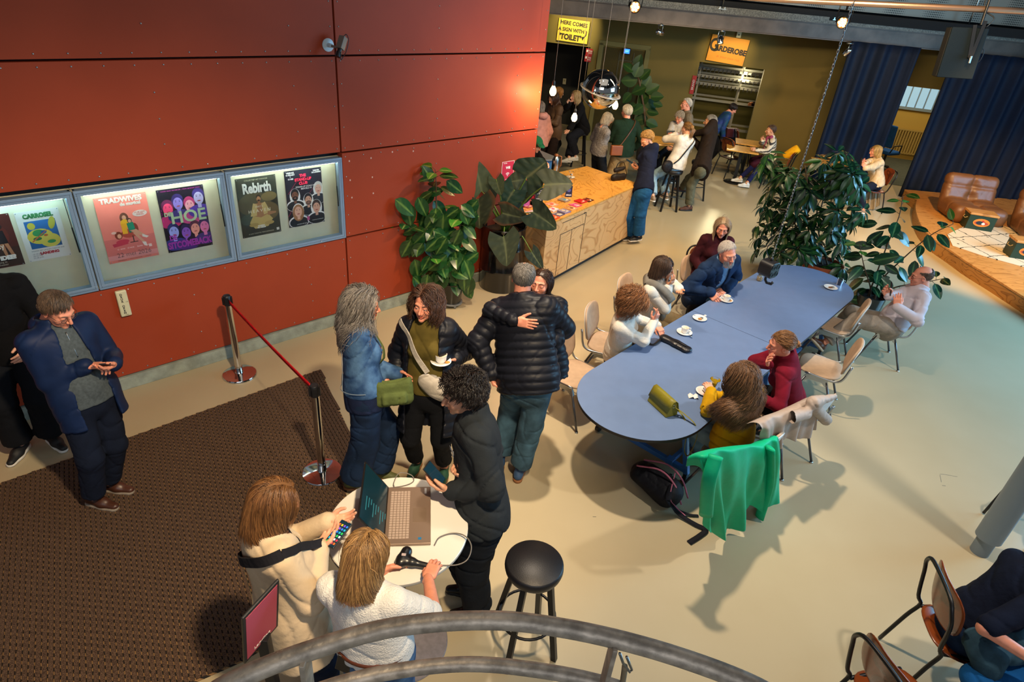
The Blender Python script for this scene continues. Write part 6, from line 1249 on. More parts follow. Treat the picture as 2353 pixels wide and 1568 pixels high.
# ------------------------------------------------------------ sign on a post in front
zs = 1.35; A0, A1, A2, A3 = P(645, 1341, 1.52), P(612, 1452, 1.22), P(553, 1520, 1.22), P(586, 1405, 1.50)
cS = (A0+A1+A2+A3)/4; xs = nrm((A1+A0-A2-A3)); us = nrm((A0-A1)+(A3-A2)); us = nrm(us-xs*(us@xs)); ns = np.cross(xs, us); t = thing('sign_stand', 'pink notice in a black frame on a black post, bottom left', 'sign', (P(655, 1568, .3)[0], P(655, 1568, .3)[1], 0))
wS = np.linalg.norm(A1-A2)*1.3; hS = np.linalg.norm(A0-A1)*1.3; SS = frame(cS, xs, us, ns); q = B(SS); q.box((0, 0, 0), (wS, hS, .012)); q.build('frame', M_BLK, t, bev=.003); q = B(SS); 
for z_ in (.0065, -.0065): q.box((0, 0, z_), (wS*.86, hS*.90, .001))
q.build('notice', mat('notice_pink', '#c84e64', .45), t)
q = B(frame(cS+ns*.0072, xs, us, ns)); q.text('Welkom\nscan je ticket', 0.03, frame((0, hS*.30, 0), (1, 0, 0), (0, 1, 0), (0, 0, 1)), .0008) if False else q.text('Landing', .03, frame((0, -hS*.38, 0), (1, 0, 0), (0, 1, 0), (0, 0, 1)), .0006); q.build('lettering', M_PAPER, t)
pt = (A1+A2)/2*.25+A1*.75; pb = np.array([pt[0]+.01, pt[1], 0]); q = B(); q.beam(pt+[0, 0, -.01], pb, .045, .045); q.build('post', M_BLKM, t, bev=.003); q = B(); q.box((pb[0], pb[1], .006), (.30, .30, .012)); q.build('foot', M_BLKM, t)
# ------------------------------------------------------------ curved balcony rail
M_GALV = mat('galvanised', '#ada294', .45, metal=.35, var=.30, vs=26, bump=.3, bs=30)
zr = 2.42; rail = [P(x, y, zr) for x, y in ((420, 1640), (540, 1565), (700, 1500), (900, 1443), (1120, 1426), (1300, 1445), (1500, 1492), (1700, 1562), (1840, 1635))]
t = thing('balcony_railing', 'curved galvanised railing across the bottom of the view', 'railing', rail[4]-[0, 0, .9]); q = B(); dd = np.linalg.norm(rail[4]-np.array([0, 0, CAM_H])); q.tube(bez(rail, 60), 19.5*dd/F_PX, 20); q.build('top_rail', M_GALV, t, True)
zr2 = 2.10; rail2 = [P(x, y, zr2) for x, y in ((560, 1660), (720, 1592), (870, 1550), (1060, 1527), (1230, 1540), (1400, 1575), (1560, 1640))]; q = B(); dd = np.linalg.norm(rail2[3]-np.array([0, 0, CAM_H])); q.tube(bez(rail2, 50), 15*dd/F_PX, 18); q.build('lower_rail', M_GALV, t, True)
a = P(1412, 1478, zr); q = B(); q.beam(a, a-[0, .02, 1.1], .012, .045); q.build('post', M_GALV, t, bev=.002)
a = P(700, 1512, zr); q = B(); q.beam(a, a-[0, .02, 1.1], .012, .045); q.build('post', M_GALV, t, bev=.002)
a = P(1425, 1500, 2.36); q = B(); q.tube([P(1424, 1502, 2.38), P(1432, 1525, 2.30), P(1447, 1545, 2.24), P(1452, 1540, 2.24), P(1440, 1510, 2.33)], .0035, 6); settag(q.build('wire_hook', M_STEEL, None, True), 'small bent wire hook tied to the railing', 'hook'); q = B(); q.tube(bez([P(1436, 1532, 2.27), P(1434, 1548, 2.2), P(1430, 1575, 2.1), P(1428, 1600, 2.0)], 12), .008, 6); settag(q.build('cord', mat('hemp', '#8a7a60', .9), None, True), 'short hemp cord hanging from the wire hook', 'cord')
# ------------------------------------------------------------ column on the right
p = P(2250, 1268); t = thing('steel_column', 'round blue-grey steel column at the right edge', 'column', p); q = B(); q.lathe([(.068, 0), (.068, .17)], p, 32); q.build('base', mat('column_grey', '#6f7d88', .42), t, True, auto=40); q = B(); q.lathe([(.095, .165), (.095, 7.9)], p, 40); q.build('shaft', mat('column_grey', '#6f7d88', .42), t, True, auto=40)
# ------------------------------------------------------------ plywood chairs
M_VEN = pwood('chair_veneer', '#7c3a16', '#4c1e0a', ax=(1, 4, 1), dist=6, rough=.25)
def wooden_chair(label, loc, az, group='brown plywood school chairs'):
    t = thing('plywood_chair', label, 'chair', (loc[0], loc[1], 0), -math.radians(az), group); q = B(); shell(q, .40, .40, lambda x, y: .455-.03*math.exp(-(y/.13)**2)*1-.4*max(0, y-.12)**2, .012); q.build('seat', M_VEN, t, True, local=True)
    a = math.radians(101); q = B(frame((0, -.215, .725), (1, 0, 0), (0, math.cos(a), math.sin(a)), np.cross((1, 0, 0), (0, math.cos(a), math.sin(a))))); shell(q, .41, .33, lambda x, y: -.9*x*x, .011); q.build('backrest', M_VEN, t, True, local=True)
    q = B(); hf = [(.20, -.26, .012), (.19, -.20, .30), (.185, -.165, .43), (.195, -.20, .50), (.215, -.235, .70), (.205, -.262, .80), (.13, -.272, .865)]; q.tube(bez([(-a_, b2_, c2_) for a_, b2_, c2_ in hf]+hf[::-1], 60), .0125, 8); q.build('back_frame', M_BLKM, t, True, local=True)
    for sx in (-1, 1): q = B(); q.tube(bez([(sx*.20, .25, .012), (sx*.18, .19, .38), (sx*.17, .13, .435), (sx*.17, -.10, .435), (sx*.172, -.17, .43)], 22), .0125, 8); q.build('leg', M_BLKM, t, True, local=True)
    for y_ in (.1, -.14): q = B(); q.tube([(-.171, y_, .43), (.171, y_, .43)], .011, 8); q.build('crossbar', M_BLKM, t, True, local=True)
    q = B()
    for sx in (-1, 1): q.lathe([(.008, 0), (.007, .004), (.001, .005)], (sx*.12, -.195, .71), 8, axis=(0, 1, .2))
    q.build('rivets', M_STEEL, t, local=True); return t
# ------------------------------------------------------------ plants
def Pv(px, py, o, depth=0.0):
    """pixel onto the upright plane through o that faces the hall's balcony; depth moves it away"""
    n = nrm(np.array([o[0], o[1], 0])); return Pplane(px, py, np.asarray(o)*[1, 1, 0]+n*depth, n)
def leafcol(c): return lin(c)
class Leaves:
    def __init__(s): s.V = []; s.F = []; s.C = []; s.n = 0
    def leaf(s, base, tip, normal, width, shape='oval', cup=.12, ripple=.0, dark='#1f4a20', vein='#7d9a4a', droop=.0, nu=9, nv=7, seed=0, edge=None):
        base = np.asarray(base, float); tip = np.asarray(tip, float); d = tip-base; L = np.linalg.norm(d); d = d/(L+1e-9); n = np.asarray(normal, float); n = nrm(n-d*(n@d)); x = np.cross(d, n)
        us = np.linspace(0, 1, nu); vs = np.linspace(-1, 1, nv); vs = np.sign(vs)*np.abs(vs)**1.35; V = []; C = []; cd_, cv = np.array(lin(dark)), np.array(lin(vein))
        g = np.random.default_rng(int(abs(base.sum()*1e4)) % 99991); tone = g.uniform(.75, 1.3); bend = g.normal()*.06
        for u in us:
            if shape == 'oval': w = math.sin(PI*min(1, u**.85))**.75*(1-.12*u)
            elif shape == 'lance': w = math.sin(PI*u**.9)**.9
            elif shape == 'heart': w = 1.12*(.62+.38*math.sin(min(1, u/.30)*PI/2))*max(0, 1-u)**.58*(1 if u < .3 else 1-.12*(u-.3))
            elif shape == 'fiddle': w = .55+.45*math.sin(PI*(u-.35)*1.1) if u < .93 else .45*(1-u)/.07; w *= min(1, u*7+.1)
            for v in vs:
                back = 0
                if shape == 'heart': back = -.30*abs(v)**1.1*(1-u)**2.2
                y = (u+back)*L; xx = v*w*width/2+bend*L*u*u
                z = cup*abs(v)*w*width*.5-droop*L*u*u+ripple*width*math.sin(u*26)*abs(v)*.5
                V.append(base+d*y+x*xx+n*z); k = math.exp(-(v/.07)**2)*.75 + .22*max(0, math.cos(u*30-abs(v)*7))**4*(abs(v) < .85)
                c = cd_*(1-k)*tone+cv*k
                if edge is not None and abs(v) > .9: c = c*.3+np.array(lin(edge))*.7
                C.append(c)
        F = [(i*nv+j, (i+1)*nv+j, (i+1)*nv+j+1, i*nv+j+1) for i in range(nu-1) for j in range(nv-1)]
        s.V.append(np.array(V)); s.F.append(np.array(F)+s.n); s.C.append(np.array(C)); s.n += len(V)
    def build(s, m, parent): me = fast_mesh('foliage', np.concatenate(s.V), np.concatenate(s.F), m, True, cols=np.concatenate(s.C)); return link('foliage', me, parent)
M_LEAF = mat('leaf_gloss', '#ffffff', .26, attr='Col', spec=.5); M_LEAF2 = mat('leaf_matt', '#ffffff', .5, attr='Col'); M_STEM = mat('stem', '#5a5a30', .7, var=.2, vs=30); M_BARK = mat('bark', '#5a4632', .85, var=.2, vs=40); M_SOIL = mat('soil', '#2a1c14', .95, var=.4, vs=60, bump=.8)
M_POT = mat('pot_black', '#101114', .16, coat=.4)
def ficus(o, stems, label, potr, poth, seed, nl, size, dark='#174420', vein='#6f9448', extra=(), wheels=True, lw=.64, spread=1.0, tips=('#3c7a28', '#a8b860')):
    g = np.random.default_rng(seed); t = thing('rubber_plant', label, 'potted plant', o); q = B(); h0 = .06 if wheels else 0
    q.lathe([(potr*.86, h0), (potr*.95, h0+poth*.4), (potr, h0+poth), (potr*.93, h0+poth), (potr*.9, h0+poth-.05)], o, 40); q.build('pot', M_POT, t, True, auto=50)
    q = B(); q.lathe([(.001, h0+poth-.045), (potr*.91, h0+poth-.05)], o, 24); q.build('soil', M_SOIL, t, True)
    if wheels:
        q = B(); q.lathe([(.001, .045), (potr*1.0, .045), (potr*1.0, .06)], o, 32)
        for k in range(4): a = k*PI/2+.6; q.cyl(o+[potr*.8*math.cos(a)-.012, potr*.8*math.sin(a), .022], o+[potr*.8*math.cos(a)+.012, potr*.8*math.sin(a), .022], .022)
        q.build('castor_tray', mat('castor_grey', '#8a8f94', .4, metal=.4), t)
    q = B(); lv = Leaves(); cam_ = np.array([0, 0, CAM_H])
    for st in stems:
        pts = [o+[g.uniform(-.05, .05), g.uniform(-.05, .05), h0+poth-.06]]+[Pv(px, py, o, dp) for px, py, dp in st]; c = bez(pts, 30); q.tube(c, np.linspace(.013, .004, len(c)), 7)
        T = np.gradient(c, axis=0); n_ = max(3, int(nl*len(st))); ang = g.uniform(0, 6)
        for i in range(n_):
            u = .25+.75*i/(n_-1); k = min(len(c)-1, int(u*(len(c)-1))); tg = nrm(T[k]); ang += 2.4+g.normal()*.3; a = nrm(np.cross(tg, [.3, .2, 1.0])); b_ = np.cross(tg, a)
            out = a*math.cos(ang)+b_*math.sin(ang); sz = size*g.uniform(.7, 1.1)*(1.0 if u < .9 else .8); out = nrm(out*spread+tg*.25+np.array([0, 0, -.30 if u < .8 else .3])); pb = c[k]; p1 = pb+out*.05; q.tube([pb, p1], .003, 5)
            tip = p1+nrm(out+np.array([0, 0, -.45]))*sz; nn = nrm(cam_-p1)*.6+np.array([0, 0, .8])+g.normal(size=3)*.2; hi = u > .86
            lv.leaf(p1, tip, nn, sz*lw, 'oval', .10, .012, tips[0] if hi and g.random() < .7 else dark, tips[1] if hi else vein, .12)
    for (px, py, dp, ang, sz) in extra:
        p1 = Pv(px, py, o, dp); a = math.radians(ang); sd = nrm(np.array([o[1], -o[0], 0])); tp = p1+(sd*math.cos(a)+np.array([0, 0, 1])*math.sin(a))*sz; nn = nrm(cam_-p1)+np.array([0, 0, .3])+g.normal(size=3)*.15; lv.leaf(p1-(tp-p1)*.5, tp-(tp-p1)*.5, nn, sz*lw, 'oval', .1, .012, dark, vein, .08)
    q.build('stem', M_BARK, t, True); lv.build(M_LEAF, t); return t
o = P(1036, 700); g = np.random.default_rng(5)
ex = [(g.uniform(955, 1085), g.uniform(560, 670), g.uniform(-.25, .1), g.uniform(-140, -40), g.uniform(.23, .32)) for i in range(34)]+[(g.uniform(930, 1090), g.uniform(470, 580), g.uniform(-.2, .15), g.uniform(-150, -30), g.uniform(.22, .30)) for i in range(30)]
ex += [(983, 400, 0, 130, .22), (1000, 440, 0, 20, .2), (1045, 430, 0, -35, .24), (985, 455, 0, -110, .2), (905, 512, 0, 170, .15), (930, 500, 0, 100, .14), (915, 550, 0, -110, .2), (935, 580, 0, -100, .24), (1070, 500, -.1, -60, .2), (1075, 540, 0, -60, .22)]
ficus(o, [[(1025, 600, 0), (1005, 500, 0), (1002, 420, 0), (1000, 390, 0)], [(1010, 600, -.05), (960, 540, -.05), (915, 505, -.05)], [(1040, 590, 0), (1055, 530, 0), (1060, 490, 0)], [(1030, 620, -.1), (990, 590, -.15)]], 'tall glossy rubber plant in a black pot on castors by the red wall', .145, .27, 3, 5.2, .25, extra=ex)
o = P(1990, 712); g = np.random.default_rng(9)
ex = [(1985, 565, 0, 10, .27), (1968, 690, -.1, 200, .27), (2035, 595, -.2, 30, .34), (1958, 590, 0, 195, .25), (2010, 545, 0, 60, .26), (2025, 560, 0, -10, .28), (1992, 515, 0, 200, .25), (2060, 535, 0, -25, .26), (2135, 560, 0, -60, .25), (2035, 650, -.1, 150, .26), (1965, 620, 0, 210, .25), (2098, 620, .1, -80, .26), (2000, 630, 0, 0, .22), (2050, 620, 0, -20, .22)]
ficus(o, [[(2010, 640, 0), (2040, 560, 0), (2065, 500, 0), (2075, 450, 0)], [(2020, 650, .05), (2080, 590, .05), (2140, 540, .05), (2190, 515, .05)], [(2000, 660, 0), (1985, 610, -.05), (1975, 560, -.05)], [(2060, 660, .1), (2120, 650, .15), (2170, 640, .2)]], 'rubber plant with large leaves in a black pot behind the balding man', .19, .24, 12, 4.4, .26, dark='#123a26', vein='#5f9058', extra=ex, wheels=False, lw=.52)
# umbrella plant in terracotta
o = P(1868, 668); o = o+nrm(o*[1, 1, 0])*.12; t = thing('umbrella_plant', 'big umbrella plant in a terracotta pot at the far end of the blue table', 'potted plant', o)
q = B(); q.lathe([(.20, .02), (.27, .36), (.29, .36), (.29, .42), (.27, .42), (.255, .38)], o, 40); q.build('pot', mat('terracotta', '#a8532e', .75, var=.1, vs=12), t, True, auto=40); q = B(); q.lathe([(.001, 0), (.30, 0), (.33, .04), (.31, .04), (.29, .015)], o, 40); q.build('saucer', M_WHITE, t, True, auto=40); q = B(); q.lathe([(.001, .385), (.257, .38)], o, 24); q.build('soil', M_SOIL, t, True)
g = np.random.default_rng(21); q = B(); lv = Leaves(); ov = nrm(o*[1, 1, 0]); sd = np.array([ov[1], -ov[0], 0]); cl = []
for (cx, cy, rx, ry, n_) in ((1850, 440, 115, 75, 46), (1800, 540, 70, 70, 22), (1880, 530, 90, 60, 26), (1930, 400, 60, 50, 12), (1775, 390, 45, 45, 8), (1925, 590, 30, 40, 5), (1965, 470, 30, 30, 4), (1790, 600, 40, 25, 6)):
    for i in range(n_):
        a = g.uniform(0, 2*PI); r_ = math.sqrt(g.random()); cl.append(Pv(cx+rx*r_*math.cos(a), cy+ry*r_*math.sin(a), o, g.uniform(-.45, .45)))
trunks = [[o+[.0, 0, .38], Pv(1858, 530, o, 0), Pv(1855, 430, o, 0), Pv(1850, 380, o, 0)], [o+[.08, .0, .38], Pv(1880, 520, o, .05), Pv(1900, 430, o, .1)], [o+[-.07, 0, .38], Pv(1835, 540, o, -.05), Pv(1810, 440, o, -.1)], [o+[0, .06, .38], Pv(1870, 560, o, .1), Pv(1880, 470, o, .2)]]
tk = [bez(x, 24) for x in trunks]
for c in tk: q.tube(c, np.linspace(.014, .008, len(c)), 7)
allc = np.concatenate(tk)
for c in cl:
    dd = np.linalg.norm(allc-c-[0, 0, -.15], axis=1); b_ = allc[np.argmin(dd)]; q.tube(bez([b_, (b_+c)/2+[0, 0, .05], c], 7), .0035, 5)
    ax = nrm((c-b_)*[1, 1, .3]+[0, 0, .25]); u = nrm(np.cross(ax, g.normal(size=3))); w = np.cross(ax, u); n_ = g.integers(6, 9); sz = g.uniform(.17, .25)
    for i in range(n_):
        a = 2*PI*i/n_+g.normal()*.1; out = u*math.cos(a)+w*math.sin(a); dr = nrm(out+ax*.15+np.array([0, 0, -.55])); p1 = c+nrm(out+[0, 0, -.1])*.03; s_ = sz*g.uniform(.8, 1.1); lv.leaf(p1, p1+dr*s_, ax+np.array([0, 0, .7]), s_*.40, 'lance', .15, .0, '#12301e' if g.random() < .75 else '#1e4a1c', '#3f6a3c', .25, 7, 5)
q.build('stem', M_BARK, t, True); lv.build(M_LEAF, t)
# alocasia in an oil drum
o = P(1148, 664); o = o+nrm(o*[1, 1, 0])*.12; DR_ = .285; t = thing('elephant_ear_plant', 'elephant ear plant in a black oil drum beside the counter', 'potted plant', o); q = B(); pr = [(DR_*.98, 0), (DR_, .015)]
for z in (.29, .59): pr += [(DR_, z-.02), (DR_+.011, z), (DR_, z+.02)]
pr += [(DR_, .86), (DR_+.008, .875), (DR_, .885), (DR_-.012, .88), (DR_-.012, .78)]; q.lathe(pr, o, 56); q.build('drum', M_POT, t, True, auto=60); q = B(); q.lathe([(.001, .79), (DR_-.012, .785)], o, 30); q.build('soil', M_SOIL, t, True)
AL = [((1107, 440), (1092, 366), 52, 0, '#45523a'), ((1075, 415), (1048, 462), 56, .25, '#39422e'), ((1097, 458), (1104, 527), 58, -.05, '#303a28'), ((1140, 412), (1150, 450), 26, 0, '#3c4a30'), ((1208, 412), (1162, 420), 40, .1, '#47523a'), ((1210, 408), (1258, 374), 62, .05, '#2c4634'), ((1252, 425), (1316, 418), 52, -.2, '#414c38'), ((1182, 436), (1150, 480), 42, .0, '#1d3c30'), ((1205, 425), (1195, 470), 42, .15, '#37452c'), ((1155, 490), (1212, 508), 40, -.1, '#323d2a'), ((1225, 488), (1282, 522), 46, -.15, '#22331f'), ((1157, 545), (1172, 612), 52, -.3, '#34402f'), ((1222, 580), (1247, 620), 24, -.25, '#1c2c22'), ((1180, 480), (1205, 500), 30, 0, '#24382a'), ((1085, 390), (1068, 412), 26, .3, '#3a3f2c')]
q = B(); lv = Leaves(); cr = o+[0, 0, .84]
for i, (b0, tp, wpx, dp, c_) in enumerate(AL):
    a = Pv(*b0, o, dp); b_ = Pv(*tp, o, dp-.03); sc = np.linalg.norm(a-[0, 0, CAM_H])/F_PX; n_ = nrm(np.array([0, 0, CAM_H])-a)+np.array([.1*math.sin(i*2), .0, .3*math.cos(i)]); lv.leaf(a, b_, n_, wpx*sc*1.50, 'heart', .10, .035, c_, '#77815a', .06, 14, 11, edge='#7a4a28' if i in (1, 2, 9, 14) else None)
    q.tube(bez([cr+[.03*math.cos(i), .03*math.sin(i), -.05], (cr+a)/2+[0, 0, .06 if a[2] > .8 else .1], a], 14), np.linspace(.013, .006, 15)[:len(bez([cr, cr, a], 14))], 7)
q.build('stem', mat('stem_green', '#5c7a2c', .45), t, True); lv.build(M_LEAF2, t)
# fiddle leaf fig by the back wall
o = P(1484, 345); o[1] = 15.6; o[0] = ray(1484, 330)[0]/ray(1484, 330)[1]*15.6; t = thing('fiddle_leaf_fig', 'tall fiddle leaf fig standing against the olive back wall', 'potted plant', o); q = B(); q.lathe([(.17, 0), (.21, .38), (.22, .40), (.19, .40), (.18, .36)], o, 28); q.build('pot', mat('pot_grey', '#2c2c2a', .7), t, True, auto=40)
q = B(); q.tube(bez([o+[0, 0, .35], Pv(1482, 270, o), Pv(1474, 215, o), Pv(1466, 170, o)], 20), .022, 8); lv = Leaves(); g = np.random.default_rng(2)
for (px, py, a, sz) in ((1467, 140, 80, .34), (1443, 155, 150, .36), (1467, 160, 70, .42), (1446, 185, 190, .46), (1482, 170, 50, .36), (1488, 190, 60, .36), (1468, 208, 210, .42), (1500, 205, 30, .4), (1440, 225, 230, .34), (1478, 228, 240, .4), (1510, 222, 10, .36), (1495, 240, -20, .36), (1465, 252, 220, .4), (1500, 258, 0, .34), (1472, 275, 200, .4), (1498, 285, -20, .36), (1512, 240, -10, .28), (1450, 245, 200, .3), (1488, 300, -40, .3), (1460, 295, 210, .3)):
    c = Pv(px, py, o, g.uniform(-.2, .15)); a = math.radians(a); u = nrm(np.array([o[1], -o[0], 0])); d = (u*math.cos(a)+np.array([0, 0, 1])*math.sin(a))*sz*.5; d = d*.86; lv.leaf(c-d, c+d, nrm(np.array([0, 0, CAM_H])-c)+np.array([.35*g.normal(), 0, .3+.3*g.normal()]), sz*.72, 'oval', .12, .02, '#1d3a12', '#3f5c22', .1)
q.build('stem', M_BARK, t, True); lv.build(M_LEAF2, t)
# ------------------------------------------------------------ stage, rug, seats, crates
ZS = .22; edge = [(2107, 458), (2104, 474), (2108, 496), (2121, 524), (2150, 552), (2187, 577), (2229, 606), (2286, 640), (2353, 682), (2440, 735)]; ep = [P(x, y, ZS) for x, y in edge]; ep = bez(ep, 50); poly = [(p[0], p[1]) for p in ep]+[(14, 8.0), (14, 14.4), (ep[0][0]+.1, 14.3)]
t = thing('stage_platform', 'low curved wooden stage platform on the right', 'platform', (10, 11, 0)); q = B(); q.prism(poly[::-1], ZS-.028, ZS); q.build('deck', M_OAK, t, bev=.002); q = B(); ins = [((p[0]+.006), p[1]) for p in poly]; q.prism(ins[::-1], 0.0, ZS-.028); q.build('fascia', M_OAKE, t)
m = mat('rug_cream', '#c9b596', .95, spec=.1); n, L, b = nodes(m); tc = n.new('ShaderNodeTexCoord'); mp = n.new('ShaderNodeMapping'); mp.inputs['Rotation'].default_value = (0, 0, .5); L.new(tc.outputs['Object'], mp.inputs[0]); sp_ = n.new('ShaderNodeSeparateXYZ'); L.new(mp.outputs[0], sp_.inputs[0])
def mth(op, a, b_=None):
    x = n.new('ShaderNodeMath'); x.operation = op
    for i, v in enumerate((a, b_)):
        if v is None: continue
        if isinstance(v, (int, float)): x.inputs[i].default_value = v
        else: L.new(v, x.inputs[i])
    return x.outputs[0]
nz = n.new('ShaderNodeTexNoise'); nz.inputs['Scale'].default_value = 7; L.new(tc.outputs['Object'], nz.inputs['Vector']); wob = mth('MULTIPLY', nz.outputs['Fac'], .10)
ln_ = []
for sg in (1, -1):
    s_ = mth('ADD', mth('ADD', sp_.outputs[0], mth('MULTIPLY', sp_.outputs[1], .8*sg)), wob); f_ = mth('ABSOLUTE', mth('SUBTRACT', mth('FRACT', mth('MULTIPLY', s_, 1.9)), .5)); ln_.append(mth('LESS_THAN', f_, .022))
mk = mth('MAXIMUM', ln_[0], ln_[1]); vo = n.new('ShaderNodeTexVoronoi'); vo.inputs['Scale'].default_value = 4.2; L.new(tc.outputs['Object'], vo.inputs['Vector']); mk = mth('MAXIMUM', mk, mth('LESS_THAN', vo.outputs['Distance'], .09)); mx = n.new('ShaderNodeMix'); mx.data_type = 'RGBA'; L.new(mk, mx.inputs[0]); mx.inputs[6].default_value = (*lin('#cdbb9e'), 1); mx.inputs[7].default_value = (*lin('#2c2822'), 1); L.new(mx.outputs[2], b.inputs['Base Color'])
rp_ = [P(x, y, ZS) for x, y in ((2176, 540), (2188, 566), (2260, 590), (2353, 615), (2470, 640), (2460, 560), (2330, 528), (2250, 505))]; q = B(); q.prism([(p[0], p[1]) for p in rp_][::1], ZS+.001, ZS+.016); o_ = q.build('rug', m, bev=.004); settag(o_, 'cream shaggy rug with thin black diamonds on the stage', 'rug')
def lounge(c, yaw, label, w_=.98):
    R = rotm(yaw); x, y, z = R[:, 0], R[:, 1], R[:, 2]; c = np.asarray(c)
    def fn(p):
        q_ = (p-c.astype(np.float32)); u, v, h = q_@x.astype(np.float32), q_@y.astype(np.float32), q_[:, 2]
        d = bx(p, c+z*.17+y*.05, (w_/2, .42, .165), np.array([x, y, z]).T, r=.12); bz = nrm(z*.95-y*.30); by_ = np.cross(bz, x); d2 = bx(p, c+z*.44-y*.36, (w_/2, .13, .34), np.array([x, by_, bz]).T, r=.11); d = smin(d, d2, .04)
        for uu in (0,):
            for (vv, hh) in ((.12, .34), (-.20, .38), (-.22, .60)): d = smax(d, -(np.sqrt((u-uu)**2+(v-vv)**2+(h-hh)**2)-.075), .10)
        cr = .020*np.exp(-(u/.028)**2); cr2 = .016*np.exp(-((v-.10)/.03)**2)*(h < .42)*(np.abs(u) < w_*.5); cr3 = .016*np.exp(-((h-.56)/.03)**2)*(v < 0)
        return d+cr+cr2+cr3+folds(p, .004, 16, 2)
    return sdf_thing('lounge_chair', label, 'lounge chair', mat('leather_brown', '#6d4424', .45, var=.08, bump=.12, bs=90), fn, c-[.75, .75, .02], c+[.75, .75, .86], .018)
lc1 = P(2232, 512, ZS); lounge(lc1+[0.05, .25, 0], 187, 'brown tufted leather lounge chair on the stage by the curtain'); lc2 = P(2395, 555, ZS); lounge(lc2+[.15, .25, 0], 195, 'second brown leather lounge chair cut by the right picture edge')
def crate(c, yaw, label, s=1.0):
    T = rz4(c, -math.radians(yaw)); t = thing('wooden_crate', label, 'crate', c, 0, 'green crate side tables on the rug'); q = B(T); q.box((0, 0, .135), (.46, .30, .27)); q.build('body', mat('crate_green', '#18301f', .45), t, bev=.006); q = B(T); q.box((0, 0, .29), (.49, .33, .04)); q.build('lid', M_OAK, t, bev=.006)
    po = Poster('x', None, .30, .18, mat('crate_green', '#18301f', .45), T @ frame((0, -.152, .14), (1, 0, 0), (0, 0, 1), (0, -1, 0)), 'emblem', 'x'); ob = po.t
    po.ell(0, 0, .47, .42*.6, '#d8741c').ell(.0, -.05, .40, .12, '#a83c18').ell(.05, .08, .09, .10, '#c8a878').ell(.06, .16, .08, .06, '#a81c14').ell(-.1, -.03, .2, .12, '#20242c').ell(.12, -.08, .1, .07, '#d8d0c0'); em = po.P.build('emblem', po.pm, t); bpy.data.objects.remove([x for x in bpy.data.objects if x.parent == ob][0]); bpy.data.objects.remove(ob)
    q = B(T); q.tube([(-.235, -.08, .2), (-.26, -.05, .17), (-.26, .05, .17), (-.235, .08, .2)], .007, 6); q.build('rope_handle', mat('rope', '#b09868', .9), t, True)
crate(P(2241, 523, ZS+.017), 14, 'dark green crate with a wooden lid in front of the leather chair'); crate(P(2345, 590, ZS+.017), 12, 'dark green crate cut by the right picture edge on the rug')
# ------------------------------------------------------------ cafe tables
def cafe_table(pxs, label, h=.75, w_=.68, d_=.60, yaw=14, name='cafe_table'):
    c = P(*pxs, h); T = rz4((c[0], c[1], 0), math.radians(-yaw)); t = thing(name, label, 'table', (c[0], c[1], 0), 0, 'square plywood cafe tables'); q = B(T); q.box((0, 0, h-.012), (w_, d_, .024)); q.build('tabletop', M_PLYTOP, t, bev=.003); q = B(T); q.box((0, 0, h/2), (.07, .07, h-.04)); q.box((0, 0, h-.03), (.4, .4, .01)); q.build('column', M_BLKM, t); q = B(T); q.lathe([(.001, 0), (.23, 0), (.23, .012), (.05, .03)], (0, 0, 0), 30); q.build('base', M_BLKM, t, True, auto=40)
cafe_table((1706, 342), 'plywood cafe table in front of the woman in the striped jumper'); cafe_table((1722, 327), 'plywood cafe table behind the striped woman\'s table', w_=.62); cafe_table((1918, 357), 'plywood cafe table by the curtain, farther one'); cafe_table((1908, 374), 'plywood cafe table by the curtain, nearer one', w_=.72)
p = P(1512, 322, 1.08); t = thing('bar_table', 'round high bar table with a plywood top and black foot', 'table', (p[0], p[1], 0)); q = B(); q.lathe([(.001, 1.055), (.38, 1.055), (.385, 1.07), (.38, 1.08), (.001, 1.08)], p*[1, 1, 0], 48); q.build('tabletop', M_PLYTOP, t, True, auto=40); q = B(); q.cyl(p*[1, 1, 0]+[0, 0, .02], p*[1, 1, 0]+[0, 0, 1.055], .035); q.build('column', M_BLKM, t, True, auto=40); q = B(); q.lathe([(.001, 0), (.27, 0), (.27, .014), (.05, .03)], p*[1, 1, 0], 36); q.build('base', M_BLKM, t, True, auto=40)
wooden_chair('brown plywood chair drawn back from the cafe tables', P(1668, 405), 60); wooden_chair('second brown plywood chair behind the striped woman\'s tables', P(1695, 385), 100)
wooden_chair('brown plywood chair under the person in a navy shirt, bottom right', (2.98, 2.62), 100); 
p = P(2175, 1595, .45); wooden_chair('brown plywood chair cut by the bottom right picture edge', (2.32, 2.08), 75)
p = P(2345, 1145); wooden_chair('dark legged chair right of the steel column, mostly out of view', (4.55, 4.05), 250)
p = P(1757, 395, .2); t = thing('bench', 'low green bench box under the woman in the striped jumper', 'bench', (p[0], p[1], 0)); q = B(rz4((p[0]+.05, p[1]+.1, 0), -.25)); q.box((0, 0, .22), (.50, .46, .44)); q.build('box', mat('bench_green', '#4a4c2c', .8), t, bev=.01); q = B(rz4((p[0]+.05, p[1]+.1, 0), -.25)); q.box((0, 0, .455), (.5, .46, .04)); q.build('seat_pad', fab('bench_pad', '#4c4a34'), t, bev=.015)
a, b_ = P(1802, 362, .72), P(1832, 340, .80); b_ = Pv(1836, 340, a); t = thing('bolster', 'yellow bolster cushion on the chair behind the tall plant', 'cushion', a); q = B(); q.tube([a, a+(b_-a)*.02, b_-(b_-a)*.02, b_], [.07, .10, .10, .07], 20); q.build('cover', fab('cushion_yellow', '#d89a10'), t, True, sub=1)
wooden_chair('light chair holding the yellow bolster', (a[0]-.05, a[1]+.0), 300)
